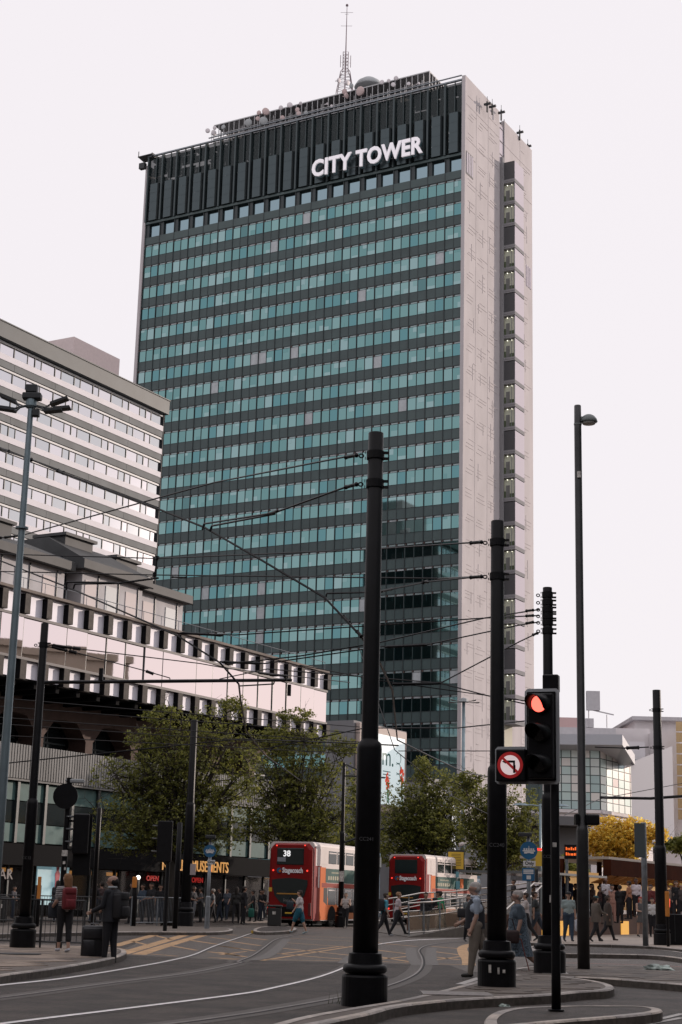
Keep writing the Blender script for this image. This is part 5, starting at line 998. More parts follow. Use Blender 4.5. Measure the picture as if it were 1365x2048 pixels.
def shelter():
    o = P(1172, 1815, 78); t = thing('tram_shelter', 'brown roofed tram shelter with amber glass given a painted sun glow on a raised platform', 'shelter', (o.x, o.y, 0), -YAW); L = 34
    brn = mat('shelter_brown', (.05, .014, .007), .8, spec=.05, var=.2, vs=2); orr = mat('shelter_orange', (.60, .26, .06), .6, var=.3, vs=2)
    ph = .95; rz = P(1175, 1718, 78).z
    b = MB(); b.box((-5, -9, .0), (1.2, L, ph)); b.build('platform', mat('platform_brown', (.10, .05, .035), .7, var=.2, vs=2), t)
    b = MB(); b.box((-3.4, 0, rz), (1.2, L, rz+.12)); b.build('roof_sheet', mat('roof_cream', (.42, .36, .30), .4), t)
    b = MB(); b.box((.9, 0, rz-.75), (1.3, L, rz-.01)); b.build('roof_fascia', brn, t)
    for i in range(24): b = MB(); y = i*1.4+.2; b.add([(1.1, y, rz-.78), (1.1, y+1.1, rz-.78), (.2, y+1.1, rz-1.12), (.2, y, rz-1.12), (1.1, y, rz-.74), (1.1, y+1.1, rz-.74), (.2, y+1.1, rz-1.08), (.2, y, rz-1.08)], [(3, 2, 1, 0), (4, 5, 6, 7), (0, 1, 5, 4), (2, 3, 7, 6), (1, 2, 6, 5), (3, 0, 4, 7)]); b.build('soffit_board', orr, t)
    gw = mat('amber_glass_sun_glow', (.75, .50, .22), .35, 0, var=.35, vs=1.3, emit=(.9, .52, .22), es=.42)  # amber glass emits a little in place of low sun glowing on it
    for i in range(13):
        y = i*2.6; b = MB(); b.box((-1.3, y-.11, ph), (-1.1, y+.11, rz)); b.build('post', brn, t)
        if i % 6 != 2:
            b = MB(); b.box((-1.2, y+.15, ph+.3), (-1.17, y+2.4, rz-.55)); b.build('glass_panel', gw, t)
        else: b = MB(); b.box((-1.2, y+.5, ph+.1), (-1.1, y+2.0, rz-.5)); b.build('timetable_board', brn, t)
    for i in range(6): b = MB(); y = 1+i*5.2; b.tube([(.6, y, ph), (.6, y, rz)], .07, 8); b.build('column', brn, t)
    # platform edge fence of close bars
    for (x, y0, y1) in ((1.25, -1, L),):
        for zz in (ph+1.05, ph+.1): b = MB(); b.tube([(x, y0, zz), (x, y1, zz)], .03, 6); b.build('fence_rail', brn, t)
        b = MB(); k = y0
        while k < y1: b.tube([(x, k, ph+.1), (x, k, ph+1.05)], .016, 4, False); k += .16
        b.build('fence_bars', brn, t, kind='stuff')
    for y in (-8.5, -6.5, -4.2, 1.5, 6.8): b = MB(); b.box((1.2, y, .12), (1.23, y+1.1, .75)); b.build('lit_step_panel', mat('amber_light', (.8, .45, .1), .5, emit=(1, .5, .1), es=.55), t)
    for y in (-9, -5.5, -2): b = MB(); b.tube([(.9, y, ph), (.9, y, rz-.9)], .05, 8); b.build('column', steel, t)
    b = MB(); b.box((-2.5, -9, rz-.9), (1.2, -.3, rz-.8)); b.build('glass_canopy', mat('canopy_glass', (.16, .17, .17), .2, .3), t)
    # stair rail
    for dx in (0, 1.6): b = MB(); b.tube([(1.3+dx*.3, -13.2, .95), (1.3+dx*.3, -9.6, 2.3), (1.3+dx*.3, -8.6, 2.3)], .035, 6); b.tube([(1.3+dx*.3, -13.2, 0), (1.3+dx*.3, -13.2, .95)], .03, 6); b.build('stair_handrail', ss, t)
    return t, rz
SH, RZ = shelter()
# departure display
p = P(1130, 1712, 74); t = thing('departure_display', 'black departure display with red dot matrix letters at the tram stop', 'display', (p.x, p.y, .13))
q = P(1156, 1700, 74); b = MB(); b.box((0, 0, p.z-.25), (q.x-p.x+.45, .2, q.z+.1)); b.build('case', blackp, t); rr_ = random.Random(8)
b = MB()
for rz_ in range(2):
    x = .05
    while x < q.x-p.x+.02: w_ = rr_.uniform(.04, .1); h = rr_.uniform(.08, .14); b.box((x, -.01, p.z-.1+rz_*.24), (x+w_, 0, p.z-.1+rz_*.24+h)); x += w_+.03
b.build('led_text', mat('led_orange', (.4, .05, .0), .5, emit=(1, .16, .03), es=1.), t); b = MB(); b.tube([(.1, .1, 0), (.1, .1, p.z)], .07, 8); b.build('post', steel, t)
p = P(1080, 1720, 76); t = thing('stop_flag', 'yellow stop flag with red top behind the signal post', 'sign', (p.x, p.y, .13)); b = MB(); b.box((-.2, 0, P(1080, 1738, 76).z), (.22, .05, P(1080, 1708, 76).z)); b.build('panel', MATS['notice_yellow'], t); b = MB(); b.box((-.2, -.01, P(1080, 1707, 76).z), (.22, .04, P(1080, 1702, 76).z)); b.build('red_strip', red_e, t); b = MB(); b.tube([(.25, .05, 0), (.25, .05, p.z+.4)], .05, 8); b.build('post', steel, t)
# ------------------------------------------------------------------ buses
def bus(x, y, a, label, route, grp='red double deck buses'):
    t = thing('double_decker_bus', label, 'bus', (x, y, 0), -a, grp); L, W, H = 10.6, 2.5, 4.32
    red = mat('bus_red', (.22, .010, .010), .45, var=.1, vs=1, spec=.2); wh = mat('bus_white', (.66, .60, .58), .45, spec=.2); org = mat('bus_orange', (.60, .13, .012), .45, spec=.15); blu = mat('bus_blue', (.01, .10, .20), .35); bg_ = mat('bus_glass', (.03, .04, .042), .06, .4)
    def shell(y0, y1, m, nm, ins=0):
        b = MB(); R_ = .22; pr = [(-W+ins, .32), (-W+ins, H-R_)]+[(-W+ins+R_-R_*math.cos(k*math.pi/8), H-R_+R_*math.sin(k*math.pi/8)) for k in range(1, 5)]+[(-R_+R_*math.sin(k*math.pi/8), H-R_+R_*math.cos(k*math.pi/8)) for k in range(0, 5)]+[(0, .32)]
        n = len(pr); vs = [(p[0], y0, p[1]) for p in pr]+[(p[0], y1, p[1]) for p in pr]; b.add(vs, [tuple(range(n)), tuple(reversed(range(n, 2*n)))]+[(i, n+i, n+(i+1) % n, (i+1) % n) for i in range(n)]); return b.build(nm, m, t)
    shell(.12, L-.9, wh, 'body'); 
    # rear: slightly curved cap
    b = MB(); R_ = .25; 
    def ring(y_, ins, top): return [(-W+ins, .4), (-W+ins*1.2, 2.2), (-W+ins*1.4+.02, H-.35-top), (-W+.28+ins, H-.08-top), (-.28-ins, H-.08-top), (-ins*1.4-.02, H-.35-top), (-ins*1.2, 2.2), (-ins, .4)]
    rings = [(-.12, .12, .10), (-.02, .03, .04), (.5, -.004, -.085)]; vs = []
    for y_, i_, tp in rings: vs += [(p[0], y_, p[1]) for p in ring(y_, i_, tp)]
    fs = [tuple(range(8))]+[(k*8+(i+1) % 8, k*8+i, (k+1)*8+i, (k+1)*8+(i+1) % 8) for k in range(2) for i in range(8)]; fs = [tuple(reversed(f)) for f in fs]
    b.add(vs, fs); b.build('rear_cap', red, t)
    yb = -.13
    b = MB(); b.rbox((-2.02, yb-.02, 3.12), (-.5, yb+.05, 3.98), .03); b.build('upper_rear_window', bg_, t)
    b = MB(); pts = []
    for i in range(25): u = i/24; x_ = -2.25+2.0*u; pts.append((x_, 2.35+.10*math.sin(u*math.pi)))
    low = [(-.25, 2.1), (-.42, 1.55), (-.75, 1.2), (-1.25, 1.08), (-1.75, 1.2), (-2.08, 1.55), (-2.25, 2.1)]
    al = pts+low; n = len(al); vs = [(p[0], yb-.02, p[1]) for p in al]+[(p[0], yb+.03, p[1]) for p in al]; b.add(vs, [tuple(reversed(range(n))), tuple(range(n, 2*n))]+[(i, (i+1) % n, n+(i+1) % n, n+i) for i in range(n)]); b.build('lower_rear_window', bg_, t)
    lw = mat('bus_letter_white', (.5, .48, .5), .5, emit=(.6, .6, .62), es=.18)
    text('Stagecoach', .36, lw, t, (-1.1, yb-.03, 2.83), FACE_CAM, 'lettering', .004, .012, sx=.72)
    text('Stagecoach', .2, mat('bus_letter_dim', (.16, .16, .16), .5), t, (-1.2, yb-.03, 1.32), FACE_CAM, 'lettering', .004, .004, sx=.85)
    b = MB(); b.lathe([(.01, 0), (.14, 0), (.14, .01)], n=16); q = b.build('round_logo', [blu], t, loc=(-1.86, yb-.03, 2.83)); q.rotation_euler = (R90, 0, 0)
    b = MB(); b.lathe([(.01, 0), (.07, 0), (.07, .015)], n=12); q = b.build('logo_centre', org, t, loc=(-1.80, yb-.045, 2.80)); q.rotation_euler = (R90, 0, 0)
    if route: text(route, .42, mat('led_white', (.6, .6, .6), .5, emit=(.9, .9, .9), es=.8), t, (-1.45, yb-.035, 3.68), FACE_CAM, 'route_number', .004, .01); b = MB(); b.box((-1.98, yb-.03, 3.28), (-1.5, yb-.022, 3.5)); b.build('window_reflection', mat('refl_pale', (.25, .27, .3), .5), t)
    for x_ in (-2.2, -.28): b = MB(); b.lathe([(.01, 0), (.045, .0), (.045, .03)], n=10); q = b.build('tail_light', red_e, t, loc=(x_, yb-.0, 2.83)); q.rotation_euler = (R90, 0, 0)
    for x_, z_ in ((-2.05, 4.1), (-.45, 4.12)): b = MB(); b.box((x_-.04, yb+.0, z_-.03), (x_+.04, yb+.06, z_+.03)); b.build('marker_light', red_e, t)
    for x_ in (-2.42, -.12): b = MB(); b.rbox((x_-.07, yb-.01, .55), (x_+.07, yb+.1, 1.2), .02); b.build('lamp_cluster', mat('lamp_dark', (.10, .02, .02), .3), t)
    b = MB(); b.box((-2.45, yb-.02, .9), (-2.35, yb+.02, 1.0)); b.build('brake_light', red_e, t)
    b = MB(); b.rbox((-2.0, yb-.03, .5), (-.5, yb+.03, 1.0), .02); b.build('engine_grille', blackp, t)
    b = MB(); b.box((-2.42, yb-.02, 1.75), (-2.24, yb-.012, 1.95)); b.build('yellow_sticker', MATS['notice_yellow'], t)
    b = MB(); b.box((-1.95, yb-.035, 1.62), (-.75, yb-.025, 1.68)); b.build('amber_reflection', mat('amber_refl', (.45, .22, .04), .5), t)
    b = MB(); b.box((-1.45, yb-.04, .64), (-1.05, yb-.03, .72)); b.build('number_plate', MATS['notice_yellow'], t)
    # side
    b = MB(); b.box((.0, .10, .32), (.012, .62, 3.1)); b.box((-.01, .1, 3.1), (.010, .3, 4.05)); b.build('red_corner', red, t); b = MB(); b.box((0, .68, 2.0), (.014, .86, 3.05)); b.build('white_stripe', wh, t); b = MB(); b.box((0, .62, .32), (.010, 1.15, 3.1)); b.build('side_corner_red', MATS['bus_brick_red'] if 'bus_brick_red' in MATS else mat('bus_brick_red', (.26, .03, .015), .5, spec=.15), t)
    b = MB(); b.add([(.014, 1.0, .35), (.014, 4.6, .35), (.014, 3.6, 1.1), (.014, 2.1, 1.5), (.014, 1.75, 3.05), (.014, 1.0, 3.05)], [(0, 1, 2, 3, 4, 5)]); b.build('orange_sweep', org, t)
    b = MB(); b.add([(.013, 3.3, .4), (.013, L-1, .4), (.013, L-1, 1.0), (.013, 3.1, 1.0)], [(0, 1, 2, 3)]); b.build('skirt_orange', mat('bus_dusty_orange', (.34, .12, .045), .6, spec=.15, var=.15, vs=1), t)
    b = MB(); b.box((0, 1.2, 2.02), (.015, L-.8, 2.25)); b.build('red_band', mat('bus_brick_red', (.26, .03, .015), .5, spec=.15), t)
    b = MB(); b.box((0, 1.75, 2.28), (.02, L-1.6, 3.0)); b.build('advert_panel', mat('advert_green', (.02, .075, .065), .5, spec=.15, var=.35, vs=1.6), t)
    if route: text('WINDSOR', .36, mat('advert_amber', (.45, .33, .10), .5), t, (.03, 3.8, 2.52), FACE_X, 'advert_print', .002, 0, sx=.9) if 0 else None
    b = MB()
    for k in range(7): b.box((.021, 2.1+k*.33, 2.42), (.024, 2.3+k*.33, 2.62))
    for k in range(8): b.box((.021, 2.6+k*.2, 2.76), (.024, 2.72+k*.2, 2.84))
    b.build('advert_print', mat('advert_amber', (.30, .28, .18), .5), t, kind='stuff')
    b = MB(); b.box((.021, 6.3, 2.35), (.026, 6.9, 2.95)); b.build('advert_picture', org, t)
    b = MB(); b.box((0, .95, 3.22), (.01, 2.0, 4.0)); b.build('blank_upper_panel', wh, t)
    for k in range(6):
        y0 = 2.15+k*1.3; b = MB(); b.rbox((-.02, y0, 3.25), (.016, y0+1.18, 3.92), .02); b.build('upper_window', bg_, t); b = MB(); b.box((.017, y0+.05, 3.78), (.02, y0+1.1, 3.84)); b.build('vent_bar', wh, t)
    for k in range(6):
        y0 = 2.15+k*1.22; b = MB(); b.rbox((-.02, y0, 1.12), (.018, y0+1.12, 2.0), .02); b.build('lower_window', bg_, t); b = MB(); b.box((.019, y0+.05, 1.86), (.022, y0+1.05, 1.92)); b.build('vent_bar', wh, t)
    b = MB(); b.add([(.016, 1.5, 1.3), (.016, 2.05, 1.1), (.016, 2.05, 2.0), (.016, 1.5, 2.0)], [(0, 1, 2, 3)]); b.build('side_intake', blackp, t)
    # front end
    b = MB(); b.rbox((-W+.02, L-1.3, .32), (-.01, L, 3.1), .2); b.rbox((-W+.02, L-1.3, 3.0), (-.015, L+.1, H-.02), .25); b.build('front_end', blu, t)
    b = MB(); b.rbox((-W+.03, L-1.25, 3.2), (.01, L+.06, 3.95), .1); b.build('front_upper_window', bg_, t)
    for y_ in (2.75, 8.2):
        for x_ in (-.28, -W+.28):
            w2 = link('wheel', None, t, (x_, y_, .48)); w2.rotation_euler = (0, R90, 0)
            b = MB(); b.lathe([(.3, -.15), (.47, -.14), (.48, 0), (.47, .26), (.3, .27)], n=28); b.build('tyre', rubber, w2, True)
            b = MB(); b.lathe([(.02, .20), (.1, .24), (.12, .2), (.24, .2), (.29, .275), (.3, .26)], n=24); b.build('rim', mat('bus_rim', (.35, .33, .32), .35, .6), w2, True)
        b = MB(); n = 14; vs = [(.021, y_+.62*math.cos(math.pi*k/n), .46+.62*math.sin(math.pi*k/n)) for k in range(n+1)]; b.add(vs+[(.021, y_-.62, .33), (.021, y_+.62, .33)], [tuple(range(n+1))+(n+1, n+2)]); b.build('wheel_arch', blackw, t)
    b = MB(); b.box((-W+.1, .3, .15), (-.1, L-.3, .33)); b.build('underbody', blackw, t)
    return t
bus(-.96, 84.5, .37, 'red double deck bus on route 38 seen from behind, nearer one on the left', '38')
bus(5.87, 102, .43, 'farther red double deck bus seen from behind near the yellow notice', None)
# ------------------------------------------------------------------ trees
def tree(name, label, cat_px, Y, base_px, cols, seed, blobs, nleaf=26000, leaf=.13, trunk=.2, tl=0., dens=2.8, fill=.35, grp='plane trees in front of the buildings', base_z=.12):
    """blobs: list of (px, py, rx_px, ry_px) ellipses that the crown fills"""
    r = random.Random(seed); nr = np.random.default_rng(seed); s = Y/3171/1.0
    base = G(base_px, 1845, 0); X0 = P(base_px, 1795, Y).x
    t = thing(name, label, 'tree', (X0, Y, base_z), 0, grp); cen = []
    for (px, py, rx, ry) in blobs: p = P(px, py, Y); cen.append((np.array([p.x-X0, 0, p.z-base_z]), np.array([rx*s, (rx+ry)/2*s*.9, ry*s])))
    zlow = min(c[2]-e[2] for c, e in cen)
    # limbs: grown from a trunk fork to points in each blob
    b = MB(); tips = []; fork = Vector((0, 0, max(2.2, zlow*.95))); b.tube([(0, 0, -.1), (0.03, 0, fork.z*.5), tuple(fork)], [trunk*1.25, trunk, trunk*.85], 10)
    for c, e in cen:
        n = max(3, int(e[0]*dens))
        for _ in range(n):
            tgt = Vector(tuple(c+e*nr.uniform(-.75, .75, 3))); st = Vector((0, 0, fork.z*r.uniform(.85, 1.02))); mid = st.lerp(tgt, .45)+Vector((r.uniform(-.3, .3), r.uniform(-.3, .3), r.uniform(.1, .7))); r0 = trunk*r.uniform(.28, .5)
            pts = [st, st.lerp(mid, .5)+Vector((0, 0, .12)), mid, mid.lerp(tgt, .5)+Vector((r.uniform(-.15, .15),)*3), tgt]; b.tube(pts, [r0, r0*.8, r0*.6, r0*.35, r0*.12], 6)
            tips += [mid.lerp(tgt, .6), tgt]
            for _ in range(9):
                a = mid.lerp(tgt, r.uniform(-.2, .95)); d = Vector((r.gauss(0, 1), r.gauss(0, 1), r.gauss(.35, .7))).normalized()*r.uniform(.6, 1.7); e2 = a+d; b.tube([a, a+d*.5+Vector((0, 0, .06)), e2], [r0*.28, r0*.18, r0*.06], 4, False); tips += [e2, a+d*.6]
                for _ in range(4): d2 = Vector((r.gauss(0, 1), r.gauss(0, 1), r.gauss(.3, .8))).normalized()*r.uniform(.35, .9); q = a+d*r.uniform(.4, 1); b.tube([q, q+d2], [r0*.1, r0*.03], 3, False); tips.append(q+d2)
    b.build('trunk', mat('bark', (.028, .022, .017), .85, var=.3, vs=4), t, True)
    def ok(p):
        for c, e in cen:
            if (((p-c)/e)**2).sum() < 1.0: return True
        return False
    T_ = [np.array(q) for q in tips if ok(np.array(q)*np.array([1, 1, 1]))]
    # clump centres: tips plus random fill near the shell
    for _ in range(int(len(T_)*fill)):
        c, e = cen[nr.integers(len(cen))]; v = nr.normal(size=3); v /= np.linalg.norm(v); T_.append(c+e*v*nr.uniform(.45, 1.02)**.6)
    T_ = np.array(T_); k = nr.integers(len(T_), size=nleaf); sz = nr.uniform(.05, .20, size=len(T_))*(leaf/.1)**.5
    C_ = T_[k]+nr.normal(size=(nleaf, 3))*sz[k][:, None]*np.array([1, 1, .62])
    n = nr.normal(size=(nleaf, 3)); n[:, 2] = abs(n[:, 2])+.5; n /= np.linalg.norm(n, axis=1)[:, None]
    u = np.cross(n, nr.normal(size=(nleaf, 3))); u /= np.linalg.norm(u, axis=1)[:, None]; v = np.cross(n, u); ls = leaf*nr.uniform(.6, 1.3, nleaf)[:, None]
    V = np.stack([C_-u*ls, C_-v*ls*.62+u*ls*.1-n*ls*.15, C_+u*ls, C_+v*ls*.62+u*ls*.1-n*ls*.15], 1).reshape(-1, 3)
    me = bpy.data.meshes.new('crown'); me.vertices.add(len(V)); me.vertices.foreach_set('co', V.ravel()); me.loops.add(nleaf*4); me.loops.foreach_set('vertex_index', np.arange(nleaf*4)); me.polygons.add(nleaf); me.polygons.foreach_set('loop_start', np.arange(nleaf)*4); me.polygons.foreach_set('loop_total', np.full(nleaf, 4))
    for m in cols: me.materials.append(m)
    cl = nr.integers(0, len(cols), size=len(T_)); mi = np.where(nr.random(nleaf) < .7, cl[k], nr.integers(0, len(cols), nleaf)); me.polygons.foreach_set('material_index', mi.astype(np.int32)); me.update(); me.validate()
    link('crown', me, t)
    return t
LG = [mat('leaf_%d' % i, c, .5, transl=.45) for i, c in enumerate([(.13, .14, .03), (.17, .18, .042), (.225, .225, .055), (.085, .095, .022)])]
LY = [mat('yleaf_%d' % i, c, .5, transl=.6) for i, c in enumerate([(.62, .43, .085), (.68, .50, .11), (.52, .36, .06)])]
tree('plane_tree', 'large plane tree left of the picture with its crown over the shop fronts', 0, 74, 338, LG, 1, [(330, 1640, 145, 70), (350, 1540, 110, 60), (255, 1550, 78, 40), (420, 1455, 78, 42), (325, 1430, 42, 22), (465, 1410, 28, 15), (440, 1580, 75, 95), (225, 1650, 50, 55), (290, 1475, 42, 26), (370, 1475, 60, 30), (490, 1540, 45, 50), (260, 1680, 70, 30), (420, 1680, 70, 30)], 27000, .072, .26)
tree('plane_tree', 'plane tree with a dark forked trunk directly above the nearer bus', 0, 98, 596, LG, 2, [(590, 1640, 120, 60), (580, 1545, 100, 52), (640, 1480, 52, 30), (520, 1490, 52, 34), (592, 1430, 36, 15), (665, 1580, 55, 65), (505, 1620, 60, 65), (560, 1475, 42, 28), (690, 1495, 24, 18), (640, 1660, 70, 40)], 25000, .086, .26)
tree('plane_tree', 'broad plane tree rising behind the farther bus', 0, 118, 850, LG, 3, [(845, 1660, 105, 60), (850, 1600, 82, 48), (800, 1615, 60, 55), (905, 1625, 60, 60), (845, 1535, 18, 24), (778, 1690, 45, 42), (915, 1575, 38, 30), (865, 1555, 40, 22)], 26000, .098, .24)
tree('plane_tree', 'plane tree filling the gap between the second pole and the signal head', 0, 110, 1000, LG, 4, [(1005, 1655, 85, 62), (1020, 1600, 60, 44), (950, 1605, 48, 48), (1060, 1670, 38, 60), (965, 1695, 55, 48), (940, 1560, 24, 16), (1040, 1710, 50, 40)], 22000, .098, .24)
tree('plane_tree', 'plane tree half hidden behind the nearest tram pole', 0, 128, 725, LG, 8, [(725, 1640, 60, 60), (700, 1690, 50, 40), (750, 1690, 45, 40), (720, 1570, 28, 26)], 11000, .10, .2)
tree('young_tree', 'bright yellow backlit tree standing behind the tram shelter', 0, 98, 1240, LY, 5, [(1235, 1690, 62, 50), (1215, 1660, 35, 28), (1270, 1665, 40, 30), (1185, 1690, 16, 18), (1318, 1668, 18, 16)], 15000, .10, .13, dens=5, grp='sunlit trees behind the tram stop')
tree('young_tree', 'small green tree at the right edge beyond the shelter', 0, 120, 1368, LG[:3], 6, [(1362, 1690, 20, 16), (1330, 1690, 12, 10)], 3000, .14, .1, grp='sunlit trees behind the tram stop')
tree('young_tree', 'low dark tree behind the black display at the tram stop', 0, 118, 1140, LG, 7, [(1140, 1740, 38, 28)], 4000, .15, .1, grp='sunlit trees behind the tram stop')
# ------------------------------------------------------------------ people
PEND = []
def capsule(b, p, q, r0, r1, n=10):
    p = Vector(p); q = Vector(q); d = q-p; L = d.length
    if L < 1e-4: d = Vector((0, 0, 1e-3)); L = 1e-3; q = p+d
    t = d/L; pts = []; rs = []
    for k in range(4): a = math.pi/2*(1-k/3); pts.append(p-t*r0*math.sin(a)); rs.append(max(r0*math.cos(a), r0*.02))
    for k in range(4): a = math.pi/2*k/3; pts.append(q+t*r1*math.sin(a)); rs.append(max(r1*math.cos(a), r1*.02))
    b.tube(pts, rs, n)
def person(px, py, H, face, label, z=0., top=(.1, .1, .12), bottom=(.03, .03, .035), skin=(.36, .22, .16), hair=(.03, .02, .015), shoe=(.03, .03, .03), stride=(.3, -.3), knee=(0, .35), arms=((.1, .1), (-.1, .15)), sleeve='short', leg='long', hairstyle='short', skirt=None, fine=False, Y=None, lean=0., girth=1., coat=None, group='pedestrians', hat=None, head_turn=0., pos=None, tprint=None):
    o = Vector(pos) if pos else (G(px, py, z) if Y is None else Vector((P(px, py, Y).x, Y, z)))
    hg = math.radians(face); C = []   # capsules: p,q,r0,r1,region
    reg = {'skin': 0, 'top': 1, 'bottom': 2, 'shoe': 3, 'hair': 4, 'dark': 5}
    def add(p, q, r0, r1, g): C.append((np.array(p)*H, np.array(q)*H, r0*H, r1*H, reg[g]))
    g = girth; fl, ll = lean, lean
    def up(x, y, z_): # torso leans forward about the hips
        dz = z_-.53; return (x, y+dz*math.sin(fl), .53+dz*math.cos(fl))
    feet = []
    for s, a, kb in ((-1, stride[0], knee[0]), (1, stride[1], knee[1])):
        hip = Vector((s*.050*g, 0, .515)); kn = hip+Vector((s*.004, math.sin(a), -math.cos(a)))*.245; b_ = a-kb; an = kn+Vector((-s*.006, math.sin(b_), -math.cos(b_)))*.238
        c_leg = 'bottom' if leg != 'bare' else 'skin'; c_shin = 'bottom' if leg == 'long' else 'skin'
        tr = 1.15 if leg == 'long' else 1.
        add(hip+Vector((0, 0, .02)), kn, .066*g, .041*g*tr, c_leg if leg != 'shortskirt' else 'skin'); 
        if leg == 'crop': mid = kn.lerp(an, .55); add(kn, mid, .041*g, .036*g, 'bottom'); add(mid, an, .026, .021, 'skin')
        elif leg == 'shorts': add(kn, an, .037*g, .022, 'skin'); add(hip, hip.lerp(kn, .8), .07*g, .058*g, 'bottom')
        else: add(kn, an, .039*g*tr, .026*tr if leg == 'long' else .022, c_shin)
        pitch = -b_*.9 if b_ < -.15 else 0
        hl = an+Vector((0, -.012, -.022)); toe = an+Vector((0, .085*math.cos(pitch), -.028-.085*math.sin(pitch)*1)); add(hl, toe, .023, .019, 'shoe')
    gz = -.005
    add((-.042*g, 0, .535), (.042*g, 0, .535), .074*g, .074*g, 'bottom'); add((0, -.008, .56), (0, -.004, .62), .082*g, .074*g, 'top')
    add(up(-.03*g, .004, .60), up(.03*g, .004, .60), .072*g, .072*g, 'top')
    add(up(-.045*g, 0, .71), up(.045*g, 0, .71), .073*g, .073*g, 'top'); add(up(0, .004, .62), up(0, 0, .75), .078*g, .076*g, 'top'); add(up(-.075, -.005, .79), up(.075, -.005, .79), .046, .046, 'top')
    add(up(0, -.006, .81), up(0, .006, .872), .034, .031, 'skin')
    hh = Matrix.Rotation(head_turn, 3, 'Z'); hc = Vector(up(0, .008, .925))
    def hp(x, y, z_): v = hh@Vector((x, y, z_)); return (hc.x+v.x, hc.y+v.y, hc.z+v.z)
    add(hp(0, -.018, .012), hp(0, .012, .006), .053, .048, 'skin'); add(hp(0, .012, -.005), hp(0, .026, -.040), .042, .026, 'skin')
    add(hp(0, .056, -.001), hp(0, .066, -.016), .007, .009, 'skin'); add(hp(-.049, -.004, -.008), hp(-.052, -.008, .006), .010, .010, 'skin'); add(hp(.049, -.004, -.008), hp(.052, -.008, .006), .010, .010, 'skin')
    if fine: add(hp(-.018, .0535, .004), hp(-.022, .053, .004), .006, .006, 'dark'); add(hp(.018, .0535, .004), hp(.022, .053, .004), .006, .006, 'dark'); add(hp(-.012, .054, -.032), hp(.012, .054, -.032), .005, .005, 'skin')
    if hairstyle != 'bald':
        k = 'hair'
        if hairstyle == 'balding': add(hp(0, -.038, -.006), hp(0, -.03, .0), .047, .044, k); add(hp(-.03, -.02, -.005), hp(.03, -.02, -.005), .03, .03, k)
        else:
            add(hp(0, -.024, .020), hp(0, .006, .028), .056, .046, k); add(hp(-.02, -.028, -.002), hp(.02, -.028, -.002), .040, .040, k)
        if hairstyle == 'long': add(hp(0, -.040, .0), hp(0, -.050, -.115), .050, .042, k); add(hp(-.032, -.02, 0), hp(-.04, -.035, -.085), .028, .022, k); add(hp(.032, -.02, 0), hp(.04, -.035, -.085), .028, .022, k)
        if hairstyle == 'bun': add(hp(0, -.075, .01), hp(0, -.08, .015), .024, .022, k)
    for s, (fa, oa), el in ((-1, arms[0], arms[2] if len(arms) > 2 else .25), (1, arms[1], arms[3] if len(arms) > 3 else .25)):
        sh = Vector(up(s*.108*(.5+.5*g), -.004, .795)); dirv = Vector((s*math.sin(oa), math.sin(fa)*math.cos(oa), -math.cos(fa)*math.cos(oa))).normalized(); elb = sh+dirv*.165; fb = fa+el; d2 = Vector((s*math.sin(oa)*(.5 if el < 1 else -.45), math.sin(fb), -math.cos(fb))).normalized(); wr = elb+d2*.14
        cs = 'top' if sleeve in ('short', 'long') else 'skin'; add(sh, elb if sleeve != 'short' else sh.lerp(elb, .72), .037, .031, cs)
        if sleeve == 'short': add(sh.lerp(elb, .6), elb, .027, .025, 'skin')
        add(elb, wr, .026 if sleeve != 'long' else .032, .018 if sleeve != 'long' else .026, 'top' if sleeve == 'long' else 'skin')
        pl = wr+d2*.042; add(wr, pl, .018, .020, 'skin')
        side = Vector((0, 1, 0)).cross(d2); side = side.normalized() if side.length > .1 else Vector((1, 0, 0)); fwd = d2.cross(side).normalized()
        if fine:
            for i, (off, ln) in enumerate(((-.0145, .036), (-.005, .042), (.005, .040), (.0145, .031))):
                k1 = pl+fwd*off*1.15+d2*.008; k2 = k1+(d2+side*s*-.25).normalized()*ln*.55; k3 = k2+(d2*.7+side*-s*.7).normalized()*ln*.5; add(k1, k2, .0062, .0056, 'skin'); add(k2, k3, .0056, .0048, 'skin')
            th = wr+d2*.012+fwd*.014; add(th, th+(d2+fwd*.9).normalized()*.03, .0075, .006, 'skin')
        else: add(pl, pl+d2*.035, .015, .009, 'skin'); add(wr+d2*.01, wr+d2*.03+fwd*.02, .008, .007, 'skin')
    zmin = min(min(p[2]-r0, q[2]-r1) for p, q, r0, r1, _ in C)
    C = [(p-[0, 0, zmin], q-[0, 0, zmin], a, c, e) for p, q, a, c, e in C]
    b = MB()
    for p, q, r0, r1, _ in C: capsule(b, p, q, r0, r1, 14 if fine else 9)
    me = b.mesh('body', blackp); ob = bpy.data.objects.new('tmp', me); COL.objects.link(ob); md = ob.modifiers.new('r', 'REMESH'); md.mode = 'VOXEL'; md.voxel_size = .0085 if fine else .019
    sm = ob.modifiers.new('s', 'SMOOTH'); sm.factor = .5; sm.iterations = 3 if fine else 2
    t = thing('person', label, 'person', (o.x, o.y, z if not pos else o.z), hg, group)
    cols = {0: skin, 1: top, 2: bottom, 3: shoe, 4: hair, 5: (.01, .008, .008)}
    PEND.append((ob, C, cols, t, tprint)); zz = -zmin
